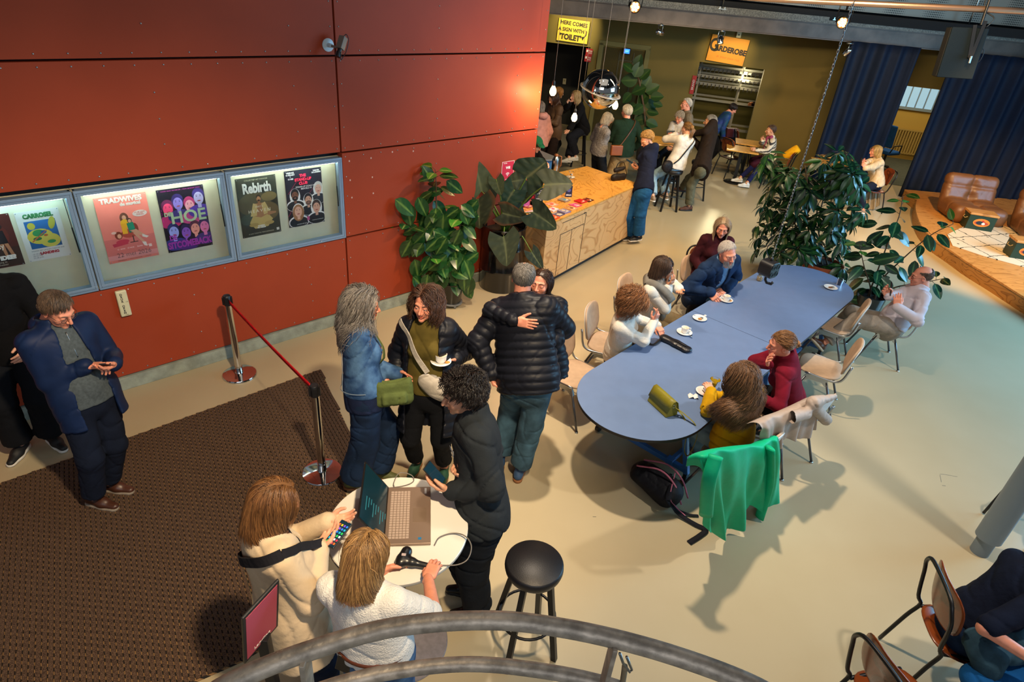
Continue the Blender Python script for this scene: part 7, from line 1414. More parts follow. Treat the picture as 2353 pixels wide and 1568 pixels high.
# ------------------------------------------------------------ backpack, coats
p = P(1497, 1150); e = nrm((P(1485, 1080, .25)-P(1525, 1165, .0))*[1, 1, 0]); f = np.array([e[1], -e[0], 0]); p = P(1505, 1135)
def fn(x): d = rc(x, p+e*.17+[0, 0, .13], p-e*.12+[0, 0, .09], .085, .105, (f, 1.35)); d = smin(d, rc(x, p+e*.10+[0, 0, .17]+f*.03, p-e*.10+[0, 0, .15]+f*.03, .06, .07), .03); d = smax(d, .004-x[:, 2], .01); return d+folds(x, .005, 24, 4)
t = sdf_thing('backpack', 'black backpack with pink trim lying under the near end of the table', 'backpack', fab('bag_black2', '#15151a', rough=.6), fn, p-[.42, .42, .0], p+[.42, .42, .32], .011)
mp_ = fab('pink_trim', '#b86a80'); 
for off in (-.05, .06): q = B(); q.tube(bez([p+e*.2+f*off+[0, 0, .21], p+f*(off+.04)+[0, 0, .27], p-e*.15+f*(off+.05)+[0, 0, .20], p-e*.24+f*(off+.06)+[0, 0, .05]], 20), .008, 5); q.build('piping', mp_, t, True)
def webbing(name, pts, w_, m_, parent, label=None):
    c = bez(pts, 40); T = np.gradient(c, axis=0); G_ = []
    for a, tt in zip(c, T): s_ = nrm(np.cross(tt, [0, 0, 1.])); G_.append([a-s_*w_, a+s_*w_])
    q = B(); q.grid(G_); return q.build(name, m_, parent, True, solid=.005)
webbing('shoulder_strap', [p-e*.10+f*.06+[0, 0, .22], P(1535, 1150, .16), P(1548, 1170, .06), P(1572, 1190, .02), P(1600, 1207, .015), P(1622, 1218, .012), P(1608, 1232, .012), P(1583, 1248, .01)], .022, fab('strap_black', '#1c1c22'), t); webbing('shoulder_strap', [p-e*.05+f*.10+[0, 0, .2], P(1530, 1120, .16), P(1550, 1165, .05), P(1580, 1182, .02), P(1605, 1186, .012)], .012, fab('strap_black', '#1c1c22'), t)
webbing('strap_edge', [p-e*.08+f*.10+[0, 0, .235], P(1540, 1142, .17), P(1553, 1165, .07), P(1575, 1186, .03)], .004, mp_, t)
def drape(name, label, cat, top, hem, o, n_, m_, fold=.02, nf=7, seed=1, back=.10, cols=64, rows=30, lean=0.0, thick=.004):
    """a garment hung over a chair back: rows fall from the top line (pixels) to the hem line on the upright plane through o"""
    n_ = nrm(n_); tp = np.array([Pplane(*x, o, n_) for x in top]); hm = np.array([Pplane(*x, o, n_) for x in hem]); ti = bez(tp, 60); hi = bez(hm, 60); g = np.random.default_rng(seed); ph = g.uniform(0, 6, 4)
    def at(c, u): k = u*(len(c)-1); i = min(int(k), len(c)-2); return c[i]*(1-k+i)+c[i+1]*(k-i)
    G_ = []
    for i in range(cols):
        u = i/(cols-1); T_, H_ = at(ti, u), at(hi, u); row = []
        for k in range(4): row.append(T_-n_*back*(1-k/4)-[0, 0, .07*(1-k/4)**2]+n_*0)
        for j in range(rows):
            v = j/(rows-1); w = fold*(.25+v)*(math.sin(u*nf*2*PI+ph[0]+.8*math.sin(v*3+ph[1]))+.5*math.sin(u*nf*3.7*PI+ph[2]+v*2)); row.append(T_+(H_-T_)*v+n_*(w+.035*math.sin(min(1, v*4)*PI/2)+lean*v))
        G_.append(row)
    base = np.array([ (tp[0][0]+tp[-1][0])/2, (tp[0][1]+tp[-1][1])/2, 0]); t = thing(name, label, cat, base); q = B(); q.grid(G_); q.build('body', m_, t, True, solid=thick, sub=1); return t
MG = fab('rain_green', '#0ca878', var=.05, bump=.12, bs=30, rough=.5); cp = CHR[7][1]; az = math.radians(CHR[7][2]); fv = np.array([math.sin(az), math.cos(az), 0]); rv = np.array([math.cos(az), -math.sin(az), 0]); ob = cp-fv*.30
t = drape('rain_jacket', 'bright green rain jacket hung over the chair of the woman in yellow', 'jacket', [(1610, 1075), (1618, 1050), (1650, 1038), (1700, 1030), (1750, 1024), (1775, 1012), (1790, 1005)], [(1604, 1200), (1630, 1222), (1655, 1226), (1688, 1205), (1722, 1160), (1745, 1185), (1776, 1178)], ob, -fv, MG, .034, 4.5, 3)
q = B(); q.tube(bez([Pplane(1645, 1048, ob-fv*.05, fv), Pplane(1628, 1110, ob-fv*.08, fv), Pplane(1622, 1185, ob-fv*.08, fv)], 16), .046, 14, flat=.45); q.build('sleeve', MG, t, True)
q = B(); q.tube(bez([Pplane(1770, 1030, ob-fv*.05, fv), Pplane(1768, 1110, ob-fv*.07, fv), Pplane(1745, 1190, ob-fv*.07, fv)], 16), .042, 14, flat=.4); q.build('sleeve', MG, t, True)
MC = fab('coat_beige', '#a8988c', var=.06, bump=.2, bs=25, rough=.6); cp = CHR[6][1]; az = math.radians(CHR[6][2]); fv = np.array([math.sin(az), math.cos(az), 0]); rv = np.array([math.cos(az), -math.sin(az), 0]); ob = cp-fv*.30
t = drape('padded_coat', 'beige padded coat hung over the chair of the woman in burgundy', 'coat', [(1745, 975), (1770, 962), (1810, 948), (1850, 930), (1880, 915)], [(1742, 1005), (1770, 1025), (1800, 1005), (1830, 1005), (1868, 985)], ob, -fv, MC, .02, 4, 5)
def CPx(x_, y_): return Pplane(x_, y_, ob-fv*.05, fv)
def fn(x):
    d = rc(x, CPx(1868, 935), CPx(1898, 965), .05, .045); d = smin(d, rc(x, CPx(1868, 925), CPx(1917, 912), .05, .02), .03); d = smin(d, rc(x, CPx(1850, 950), CPx(1790, 970), .05, .04), .03); return d+folds(x, .008, 22, 3)
V, F = nets(fn, ob-[.5, .5, -.2], ob+[.6, .6, 1.2], .012); link('sleeve', fast_mesh('sleeve', V, F, MC, True), t)
# ------------------------------------------------------------ people and what they hold
DEN = mat('denim_blue', '#233f66', .85, col2='#4c6e94', vs=9, bump=.5, bs=30, spec=.2); DEN2 = fab('denim_worn', '#3a5566', var=.35, vs=8, bump=.25, bs=200); DEN3 = fab('denim_dark', '#182b48', var=.3, vs=8, bump=.25, bs=200); DENL = fab('denim_light', '#7f99a8', var=.2, vs=8)
PUF = fab('puffer_ink', '#15171f', var=.08, bump=.1, rough=.45); NAVYJ = fab('jacket_navy', '#122346', var=.1, bump=.1, rough=.55); BLKT = fab('trousers_black', '#0f1116', var=.1); NVT = fab('trousers_navy', '#10182a', var=.12)
CREAM = fab('knit_cream', '#d6d0c4', var=.04, bump=.4, bs=160); KNW = fab('knit_white', '#dcdad6', var=.04, bump=.7, bs=130)
SW = mat('sole_white', '#d8d4cc', .6); SG_ = mat('sole_gum', '#8a5a34', .6); SBK = mat('sole_black', '#121214', .6)
GR = lin('#8f8a84'); BLD = (lin('#b89868'), lin('#7a5c3c')); WHT = (lin('#cfc8c0'), lin('#9a938b'))
def phone(c, x, y, label, holder=None):
    x = nrm(x); y = np.asarray(y, float); y = nrm(y-x*(y@x)); n_ = np.cross(x, y)
    if n_[2] < 0: n_ = -n_; x = -x
    T = frame(c, x, y, n_); t = thing('smartphone', label, 'phone', c); q = B(T); q.box((0, 0, 0), (.072, .150, .009)); q.build('case', M_BLK, t, bev=.003); q = B(T); q.box((0, 0, .0049), (.066, .142, .0008)); q.build('screen', mat('phone_screen', '#0c1c26', .08, emit='#3a7c94', es=.12), t); return T, t
def mid(a, b_, k=.5): return np.asarray(a)*(1-k)+np.asarray(b_)*k
# 1 man in a blue jacket
la, ra_ = P(250, 1108, .09), P(216, 1142, .09); hd = P(132, 712, 1.585)
b = person('grey-haired man in glasses and open blue jacket looking at his phone', dict(sex='m', H=1.75, yaw=118, head=hd, hyaw=-12, hpitch=-28, pel=P(196, 905, .95), la=la, ra=ra_, ltoe=92, rtoe=98, lw=P(263, 836, 1.20), rw=P(196, 842, 1.22), lp='hold', rp='point', ln=(.0, .1, 1), rn=(-.1, .1, -1), ld=(1, .35, .1), rd=(-.75, .7, -.15), re=(.35, -.45, -1), le=(-.35, -.3, -1), lid='down', glasses='#3a3634', brow='#6a5a4c', skin='pink', nose=1.1, build=1.04, jaw=1.05),
    [('legs', NVT, dict(wide=.012)), ('top', NAVYJ, dict(name='jacket', off=.032, hem=-.20, open_=(.12, .055), amp=.0045, hood=True, flare=.02, collar=dict(r=.085, h=.028, open=.05), seed=2)), ('top', fab('sweater_grey', '#4a5358', var=.15, vs=60, bump=.4), dict(name='sweater', off=.012, hem=-.06, arms=False, belly=.9, collar=dict(r=.066, h=.022), amp=.003)), ('shoes', mat('leather_shoe', '#43261a', .35, var=.15), dict(sole=mat('sole_tan', '#8a8074', .6), laces=mat('lace_brown', '#2a1a12')))],
    dict(n=1500, L=.055, style='sweep', cols=(lin('#6a5442'), lin('#3f352e')), hairline=.66, vol=.010, rest=False, lift=.25, clump=.5, seed=3), 2)
strapless = None
q = B(); 
for q_ in (-.055,): q.tube(bez([b.nb+b.Rt*.0+b.Fd*.105+b.U*(-.04), b.nb+b.Fd*.125+b.U*(-.16), b.nb+b.Fd*.13+b.U*(-.22)], 10), .004, 5)
q.build('zip', M_STEEL, b.root, True)
phone(P(250, 836, 1.225), (1, .3, 0), (.3, -.8, .5), 'dark phone in the hands of the man in the blue jacket')
# 2 person in black at the left edge
f1, f2 = P(45, 1020, .09), P(118, 1000, .09); hd = mid(f1, f2)*[1, 1, 0]+[.02, .04, 1.66]
b = person('person in black seen in part at the left picture edge, behind the man in blue', dict(sex='m', H=1.80, yaw=150, head=hd, hpitch=-8, la=f2, ra=f1, ltoe=120, rtoe=170, rw=P(12, 775, 1.0), rp='cup', re=(1, -.2, -.5), lw=('b', -.18, .28, -.42), lp='hold'), [('legs', BLKT, dict(wide=.035)), ('top', fab('sweat_black', '#0b0b0e'), dict(name='sweater', off=.03, hem=-.12, amp=.006)), ('shoes', mat('sneaker_black', '#141416', .6), dict(sole=SW))], dict(n=500, L=.05, style='fwd', cols=(lin('#1c1612'), lin('#2c221c')), rest=False), 1)
c = P(52, 735, 1.08)
def fn(x): d = rc(x, c-[.18, .05, .02], c+[.18, .10, .05], .075, .06); d = smin(d, rc(x, c-[.12, 0, .05], c+[-.05, .02, -.28], .06, .05), .04); return d+folds(x, .010, 20, 2)
sdf_thing('folded_jacket', 'royal blue jacket carried over the arm of the person in black', 'jacket', fab('royal_blue', '#122a6c'), fn, c-[.35, .3, .4], c+[.35, .3, .2], .012)
# 3 woman in denim
hd = P(836, 702, 1.60); la, ra_ = P(868, 1078, .09), P(812, 1108, .09)
b = person('woman with long curly grey hair in a denim jacket and wide jeans', dict(H=1.73, yaw=72, head=hd, hyaw=8, hpitch=-8, pel=P(838, 905, .95), la=la, ra=ra_, ltoe=95, rtoe=80, rw=P(868, 868, 1.02), rp='hold', rn=(-.3, 0, -1), rd=(.0, 1, -.3), re=(.6, -.9, -.4), lw=('b', -.06, .25, -.42), lp='hold', skin='pink', brow='#8a8078', build=1.02),
    [('legs', DEN3, dict(wide=.045, off=.018, lshape=(.090, .066, .056), amp=.005)), ('top', DEN, dict(name='denim_jacket', off=.034, hem=.02, amp=.008, open_=(.05, .06), collar=dict(r=.080, h=.022, open=.03), seed=5)), ('top', fab('shirt_navy', '#16203c'), dict(name='shirt', off=.016, hem=-.10, arms=False, amp=.003)), ('shoes', mat('sneaker_olive', '#5c6238', .6, var=.1), dict(sole=SG_))],
    dict(n=1500, L=.46, style='curly', cols=(lin('#a39c94'), lin('#4c443e')), vol=.045, curl=.020, curlf=26, clump=.55, r=.0022, seg=18, seed=8, lift=.5), 2)
strap(b, 'strap', fab('bag_green', '#4f5a30'), [(-.10, -.09, -.02), (-.02, .02, .02), (.02, .13, -.12), (.09, .19, -.30), (.12, .20, -.42)], .018)
blob(b, 'red_print', fab('print_red', '#b01c20'), [((-.02, .128, -.19), (.03, .135, -.22), .02, .02)], .006)
c = b.nb+b.Rt*.13+b.Fd*.20-b.U*.50
def fn(x): M = np.array([b.Fd, b.Rt, b.U]).T; d = bx(x, c, (.145, .05, .10), M, .045); d = smin(d, rc(x, c-b.Fd*.13+b.U*.09, c+b.Fd*.13+b.U*.09, .012, .012), .008); d = smax(d, -el(x, c+b.U*.12, (.12, .05, .05), M), .01); d = smin(d, bx(x, c+b.Rt*.045-b.U*.035, (.09, .035, .04), M, .02), .012); return d+folds(x, .004, 26, 2)
t = sdf_thing('belt_bag', 'green crossbody bag of the woman in denim, hand reaching inside', 'bag', fab('bag_green', '#4f5a30'), fn, c-.24, c+.24, .008); st_ = fab('stitching', '#8a9cae')
for pts in ([(-.15, -.06, -.10), (-.05, -.12, -.10), (.06, -.12, -.10), (.15, -.06, -.10)], [(.07, -.12, -.11), (.07, -.13, -.3), (.07, -.13, -.46)], [(-.07, -.12, -.11), (-.07, -.13, -.3), (-.07, -.13, -.46)], [(.17, .0, -.46), (.10, -.12, -.46), (-.08, -.13, -.46)]): strap(b, 'stitching', st_, pts, .0022, .001)
# 4 woman with cappuccino
hd = P(978, 700, 1.60); la, ra_ = P(1021, 1072, .09), P(957, 1060, .09)
b = person('curly brown-haired woman in a long dark puffer coat and olive sweatshirt, holding a coffee', dict(H=1.72, yaw=186, head=hd, hyaw=8, hpitch=0, pel=P(985, 890, .93), la=la, ra=ra_, ltoe=178, rtoe=190, lw=P(1046, 826, 1.16), lE=P(1072, 806, 1.06), lp='flat', ln=(0, 0, 1), ld=(.55, .75, .1), rw=('b', .25, .05, -.50), skin='pink', brow='#5a3a28', iris='#4a5a50', nose=.95),
    [('legs', BLKT, dict(wide=.004, ankle=.09)), ('top', PUF, dict(name='puffer_coat', off=.044, hem=-.34, flare=.05, open_=(.155, .105), ridge=.075, amp=.004, collar=dict(r=.10, h=.035, open=.08, t=-.3), seed=1)), ('top', fab('sweat_olive', '#54491f', bump=.2), dict(name='sweatshirt', off=.022, hem=-.02, arms=False, amp=.004, collar=dict(r=.062, h=.012))), ('shoes', mat('sneaker_green', '#24503c', .7), dict(sole=SG_, laces=mat('lace_green', '#16382a')))],
    dict(n=1400, L=.30, style='curly', cols=(lin('#5c3c2a'), lin('#2e1e16')), vol=.036, curl=.015, curlf=38, clump=.5, r=.0020, seg=15, part=.02, seed=4, lift=.4), 2)
strap(b, 'strap', fab('sling_grey', '#a8a094'), [(.13, .04, -.02), (.11, .10, -.06), (.05, .155, -.20), (-.04, .165, -.34)], .019)
c = b.nb-b.Rt*.12+b.Fd*.15-b.U*.47
def fn(x): M = np.array([nrm(b.Rt*-1-b.U*.5), b.Fd, nrm(b.U-b.Rt*.5)]).T; d = el(x, c, (.17, .05, .085), M); return d+folds(x, .006, 26, 3)
sdf_thing('sling_bag', 'pale grey sling bag across the olive sweatshirt', 'bag', fab('sling_grey', '#a8a094'), fn, c-.24, c+.24, .009)
c = P(1013, 834, 1.20); saucer(c, .078, 'saucer held by the woman in the dark puffer coat'); cup(c+[0, 0, .008], 2.7, 'cappuccino cup held by the woman in the dark puffer coat', r=.046, h=.066); q = B(); q.sphere(c+[.050, -.012, .018], .018, 10, (1.2, .9, .3)); settag(q.build('biscuit', M_BISC, None, True), 'biscuit on the cappuccino saucer', 'biscuit')
# 5, 6 embracing pair
hd = P(1203, 640, 1.70); fL, fR = P(1150, 1050, .09), P(1194, 1078, .09)
b5 = person('tall grey-haired man in a quilted dark jacket and jeans, hugging, seen from behind', dict(sex='m', H=1.86, yaw=14, head=hd, hyaw=-14, hpitch=-14, hroll=0, pel=P(1212, 868, 1.0), la=fL, ra=fR, ltoe=-5, rtoe=170 if False else 10, lw=P(1128, 858, 1.0), rw=('b', .02, .36, -.22), le=(-1, -.5, -.4), lp='cup', re=(1, .2, -.6), skin='pink', stubble=.3, build=1.12, lid='shut'),
    [('legs', DEN2, dict(wide=.014, off=.016, amp=.006)), ('top', PUF, dict(name='quilted_jacket', off=.044, hem=-.10, ridge=.062, amp=.004, collar=dict(r=.085, h=.035, w=.012), seed=4)), ('shoes', mat('sneaker_blue', '#2c4a70', .6), dict(sole=SG_))],
    dict(n=1500, L=.045, style='fwd', cols=(lin('#8a857e'), lin('#4c4844')), hairline=.70, vol=.005, rest=False, lift=.25, bald=(.80, -.35) , seed=5), 2)
hd = hd+b5.F0*.20+b5.R*.10+[0, 0, -.11]
b6 = person('dark-haired woman in a padded jacket hugged by the tall man, face over his shoulder', dict(H=1.66, yaw=200, head=hd, hyaw=0, hpitch=5, pel=(b5.pel+b5.F0*.36+b5.R*.05)*[1, 1, 0]+[0, 0, .92], la=(fL+b5.F0*.42)*[1, 1, 0]+[0, 0, .09], ra=(fR+b5.F0*.42+b5.R*-.1)*[1, 1, 0]+[0, 0, .09],
    rw=b5.nb-b5.F0*.180+b5.R*.02-[0, 0, .075]-b5.F0*.02, rE=b5.nb-b5.F0*.10-b5.R*.215-[0, 0, .085], lw=b5.nb-b5.F0*.2+b5.R*.16-[0, 0, .22], lE=b5.nb-b5.F0*.02+b5.R*.30-[0, 0, .26], rd=(-1, -.05, -.15), ld=(1, -.05, .12), re=(1, .3, .5), le=(-1, .3, -.2), rp='splay', lp='splay', rn=(0, -1, 0), ln=(0, -1, 0), lid='down', skin='pink', brow='#2a1c16', handscale=1.05),
    [('legs', BLKT, {}), ('top', PUF, dict(name='padded_jacket', off=.036, hem=-.1, ridge=.062, amp=.004, frac=.93, seed=3)), ('shoes', mat('shoe_red', '#7a1c1c', .5), {})],
    dict(n=700, L=.26, style='down', cols=(lin('#2c1c14'), lin('#3c281c')), vol=.008, seed=6, r=.002), 2)
# 7 young man with laptop
hd = P(1063, 905, 1.70); la, ra_ = P(1098, 1396, .09), P(1088, 1345, .09)
b = person('young man with curly black hair in a dark fleece holding a phone', dict(sex='m', H=1.80, yaw=262, head=hd, hyaw=-10, hpitch=-16, pel=P(1108, 1172, .97), la=la, ra=ra_, ltoe=262, rtoe=268, lw=P(1040, 1128, 1.17), rw=P(1068, 1056, 1.27), lp='hold', rp='cup', ln=(.3, .2, 1), rn=(-1, 0, 0), ld=(.25, 1, .3), rd=(-.8, .6, -.3), le=(-.5, -.8, -.6), skin='olive', stubble=.45, lid='down', brow='#16100e', nose=1.2, build=1.02),
    [('legs', fab('work_trousers', '#12171e', var=.15), dict(wide=.02, off=.02, amp=.007)), ('top', fab('fleece_dark', '#22272c', var=.06), dict(name='fleece', off=.030, hem=-.08, amp=.006, collar=dict(r=.075, h=.03, open=.02), seed=7)), ('shoes', mat('boot_black', '#121214', .25), dict(sole=SBK, kind='boot', laces=M_BLK))],
    dict(n=1500, L=.085, style='curly', cols=(lin('#1c1310'), lin('#0e0a09')), vol=.028, curl=.010, curlf=90, clump=.5, r=.0022, seg=9, rest=False, hairline=.62, lift=1.2, seed=9), 2)
q = B(frame(b.nb+b.Fd*.135-b.Rt*.085-b.U*.155, nrm(b.Rt*1+b.Fd*.2), b.U, nrm(b.Fd-b.Rt*.5))); q.text('Landing', .034, frame((0, 0, .010), (1, 0, 0), (0, 1, 0), (0, 0, 1)), .001); q.text('theater', .022, frame((0, -.03, .010), (1, 0, 0), (0, 1, 0), (0, 0, 1)), .001); q.build('chest_lettering', mat('print_grey', '#9aa0a8', .6), b.root)
phone(P(998, 1090, 1.24), (.4, 1, .2), (-.9, -.2, .8), 'dark phone held by the young man in the fleece')
# 8 woman in blazer
hd = P(632, 1158, 1.58); fx = hd*[1, 1, 0]
b = person('woman with a brown bob in a beige blazer and black shoulder strap, holding a phone', dict(H=1.70, yaw=48, head=hd, hyaw=4, hpitch=-18, pel=P(672, 1400, .93), la=fx+[.02, .14, .09], ra=fx+[.12, -.05, .09], lw=P(752, 1200, 1.27), rw=P(733, 1262, 1.23), lp='hold', rp='hold', ln=(.4, 0, 1), rn=(0, 0, 1), ld=(.5, .9, -.1), rd=(-.4, .9, .2), re=(.8, -.5, -.8), le=(-.6, -.5, -.7), lid='down', skin='fair', build=1.08),
    [('legs', NVT, dict(wide=.02)), ('top', fab('blazer_beige', '#c6b194', var=.04, bump=.35, bs=30), dict(name='blazer', off=.030, hem=-.22, flare=.035, amp=.0045, open_=(.04, .07), collar=dict(r=.078, h=.02, open=.03), seed=6)), ('top', fab('blouse_dark', '#14161e'), dict(name='blouse', off=.010, arms=False, hem=-.05)), ('shoes', mat('sneaker_white', '#c8c6c0', .5), {})],
    dict(n=2600, L=.23, style='down', cols=(lin('#8a6038'), lin('#4c301c')), vol=.016, clump=.35, part=.01, r=.0019, seed=11, lift=.15, seg=12), 2)
strap(b, 'back_seam', fab('blazer_seam', '#94805f'), [(0, -.14, -.08), (0, -.16, -.3), (0, -.18, -.5), (0, -.2, -.68)], .0022, .001)
sm = fab('strap_black', '#1c1c22'); strap(b, 'strap', sm, [(-.20, -.05, -.22), (-.12, -.14, -.15), (.02, -.14, -.08), (.11, -.09, -.035), (.135, .0, -.02)], .024); strap(b, 'strap', sm, [(.135, 0, -.02), (.12, .08, -.06), (.05, .15, -.16), (-.05, .17, -.28), (-.16, .10, -.34)], .020)
T, t = phone(P(776, 1228, 1.27), (.95, -.5, .15), (.5, .9, .3), 'phone with bright app icons held by the woman in the blazer'); q = B(T); ic = ['#30b050', '#e06020', '#3070e0', '#e8e4e0', '#d0b020', '#20a0c0', '#c03048', '#7048c0']; ms = [mat('icon_'+c_, c_, .3, emit=c_, es=.5) for c_ in ic]
for i in range(4):
    for j in range(6): q.cur = (i*3+j*5) % 8; q.box((-.024+i*.016, -.052+j*.020, .0056), (.010, .011, .0004))
q.build('app_icons', ms, t)
# 9 woman in white top
hd = P(840, 1278, 1.52); fx = hd*[1, 1, 0]
b = person('woman with shoulder-length blonde-brown hair in a white knit top, hand on the scanner', dict(H=1.66, yaw=12, head=hd, hyaw=0, hpitch=-26, pel=P(862, 1482, .93), la=fx+[-.08, -.02, .09], ra=fx+[.12, -.02, .09], rw=P(984, 1330, 1.105), rp='hold', rd=(.0, 1, -.05), rn=(0, 0, -1), re=(1, -.5, -.6), lw=('b', -.10, .30, -.36), lp='hold', le=(-1, -.4, -.3), skin='pink', bare=True, build=1.10, lid='down'),
    [('legs', DEN, dict(off=.014, wide=.01)), ('top', KNW, dict(name='knit_top', off=.016, hem=.01, frac=.44, amp=.004, belly=.9, seed=2)), ('shoes', mat('sneaker_white', '#c8c6c0', .5), {})],
    dict(n=2600, L=.25, style='down', cols=(lin('#b08a58'), lin('#5a3e26')), vol=.014, clump=.4, part=.0, r=.0019, seed=12, lift=.15, seg=12), 2)
c = b.pel-b.Rt*.10-b.Fd*.125+b.U*.005; T, t = phone(c, -b.U*.3+b.Rt, b.U, 'phone in a clear case sticking out of the back jeans pocket'); 
q = B(); q.tube([b.pel+b.U*.075+(b.Rt*math.cos(a)*.178+b.Fd*math.sin(a)*.135) for a in np.linspace(0, 2*PI, 40)[:-1]], .016, 6, closed=True, flat=1); q.build('belt', mat('belt_leather', '#5a2c18', .5), b.root, True)
# ---- around the blue table
sitk = dict(sit=True)
hd = P(1660, 523, 1.27); b = person('blonde-grey haired woman in a maroon cardigan, seated behind the man in denim', dict(H=1.68, yaw=178, head=hd, hyaw=12, hpitch=-14, pel=hd*[1, 1, 0]+[-.02, .12, .57], sit=True, la=hd*[1, 1, 0]+[.1, -.35, .09], ra=hd*[1, 1, 0]+[-.12, -.35, .09], lw=('b', -.12, .22, -.42), rw=('b', .12, .22, -.42), skin='pink', brow='#8a7060'), [('legs', BLKT, {}), ('top', fab('cardigan_maroon', '#3a141c'), dict(name='cardigan', off=.022, hem=-.06, amp=.005)), ('shoes', mat('shoe_dark', '#1a1614', .5), {})], dict(n=1300, L=.28, style='down', cols=(lin('#b8a080'), lin('#8a7458')), vol=.010, part=.01, r=.002, seed=13, lift=.1), 1)
wooden_chair('dark wooden chair under the woman in the maroon cardigan', b.pel, 178)
hd = P(1672, 582, 1.29)
b = person('white-bearded man in a blue denim jacket holding a coffee cup at the table', dict(sex='m', H=1.80, yaw=152, head=hd, hyaw=10, hpitch=-12, hroll=14, pel=P(1612, 676, .60), sit=True, la=P(1590, 770, .09), ra=P(1560, 752, .09), lk=(.1, 1, .5), rw=P(1632, 672, .83), rp='pinch', rd=(-.2, 1, -.2), rn=(-.6, 0, -.8), lw=P(1668, 664, .81), lp='relax', ln=(0, 0, -1), ld=(1, .3, 0), le=(-1, -.3, -.5), re=(.9, -.4, -.5), skin='pink', brow='#b0a8a0', nose=1.15, build=1.1),
    [('legs', BLKT, dict(wide=.01)), ('top', DEN3, dict(name='denim_jacket', off=.030, hem=-.12, amp=.009, open_=(.055, .045), collar=dict(r=.080, h=.026, open=.045), seed=8)), ('top', fab('denim_shirt', '#5c7c9c', var=.15), dict(name='shirt', off=.014, arms=False, hem=-.06, belly=.8, collar=dict(r=.066, h=.02, open=.02))), ('shoes', mat('shoe_dark', '#1a1614', .5), {})],
    dict(n=1400, L=.055, style='back', cols=(lin('#d4cec6'), lin('#a8a098')), hairline=.72, vol=.008, rest=False, lift=.3, seed=14), 1)
def beard(b, c1, c2, n_=420, L=.03, seed=1, mat_=None):
    g = np.random.default_rng(seed); q = B(frame(b.hc, b.HM[:, 0]*b.k, b.HM[:, 1]*b.k, b.HM[:, 2]*b.k)); V = []
    for i in range(n_):
        a = g.uniform(-1.25, 1.25); z = g.uniform(-.108, -.050) if abs(a) < .45 else g.uniform(-.095, -.030)
        if abs(a) < .35 and -.072 < z < -.050: continue
        r_ = .060 if abs(a) > .7 else .068; p0 = np.array([math.sin(a)*.055, .030+math.cos(a)*.056, z]); d = np.array([math.sin(a)*.4, math.cos(a)*.5, -.9]); q.tube([p0, p0+d*L*.5, p0+d*L+[0, -.004, -.003]], [.0016, .0015, .0003], 4)
    k = sum(len(v) for v in q.v); cc = np.repeat(g.random((k//12+1, 1)), 12, 0)[:k]; q.build('beard', mat_ or hair_mat(), b.root, True, cols=np.asarray(c1)*cc+np.asarray(c2)*(1-cc))
beard(b, lin('#d8d2ca'), lin('#a8a29a'))
q = B()
for u_ in (-.16, -.24, -.32): q.sphere(b.nb+b.U*u_+b.Fd*(.15)+b.Rt*.062, .008, 8)
q.build('buttons', M_STEEL, b.root, True)
hd = P(1524, 616, 1.22)
b = person('brown-haired woman in a cream jacket and grey scarf drinking from a cup', dict(H=1.68, yaw=118, head=hd, hyaw=-18, hpitch=-6, pel=P(1490, 724, .58), sit=True, la=P(1560, 800, .09), ra=P(1530, 815, .09), rw=P(1533, 658, 1.03), lw=P(1558, 664, .97), rp='pinch', rn=(-.4, -.8, .2), rd=(-.2, .5, .9), lp='hold', ln=(0, 0, 1), ld=(.9, .5, .1), re=(.8, -.2, -.9), le=(-.8, .2, -.8), skin='tan', brow='#3c2a20', lid='down', nose=1.1),
    [('legs', fab('trousers_beige', '#b09468'), dict(wide=.02)), ('top', CREAM, dict(name='jacket', off=.026, hem=-.10, amp=.006, seed=9, cuff=.01)), ('shoes', mat('shoe_dark', '#1a1614', .5), {})],
    dict(n=1300, L=.17, style='down', cols=(lin('#5c4636'), lin('#34261e')), vol=.014, part=.02, r=.002, seed=15, lift=.3, fringe=.6), 1)
sf = fab('scarf_grey', '#77746c')
strap(b, 'scarf', sf, [(-.10, -.05, .0), (-.10, .05, .0), (-.06, .13, -.10), (-.07, .17, -.28), (-.09, .19, -.44)], .045, .014, smooth=True); strap(b, 'scarf', sf, [(.10, -.05, .0), (.10, .05, .0), (.05, .13, -.10), (.04, .17, -.28), (.02, .2, -.48)], .042, .014, smooth=True); strap(b, 'scarf', sf, [(-.10, -.05, -.01), (0, -.10, .01), (.10, -.05, -.01)], .035, .014, smooth=True)
c = P(1546, 640, 1.10); T = frame(c-[0, 0, .02], *[rotm(118, 35, 0)[:, i] for i in range(3)]); cup(c, 0, 'white cup lifted to the lips of the woman in the scarf', M=T)
hd = P(1456, 697, 1.20)
b = person('woman with curly strawberry-blonde hair in a cream top leaning on the blue table', dict(H=1.66, yaw=108, head=hd, hyaw=-18, hpitch=-16, pel=P(1418, 810, .57), sit=True, la=P(1490, 890, .09), ra=P(1450, 905, .09), rw=P(1503, 738, .98), rp='point', rd=(-.2, .2, 1), rn=(-.5, -.8, 0), re=(.3, .9, -.8), lw=P(1510, 748, .82), lp='cup', ld=(.6, .6, -.1), ln=(0, 0, -1), le=(-.6, .2, -.9), skin='pink', glasses='#8a8078'),
    [('legs', BLKT, {}), ('top', CREAM, dict(name='top', off=.020, hem=-.03, amp=.005, seed=10)), ('shoes', mat('shoe_dark', '#1a1614', .5), {})],
    dict(n=1500, L=.17, style='curly', cols=(lin('#b07a4c'), lin('#6a4228')), vol=.05, curl=.018, curlf=50, clump=.5, r=.0021, seg=12, rest=False, seed=16, lift=1.0), 1)
hd = P(1795, 792, 1.22)
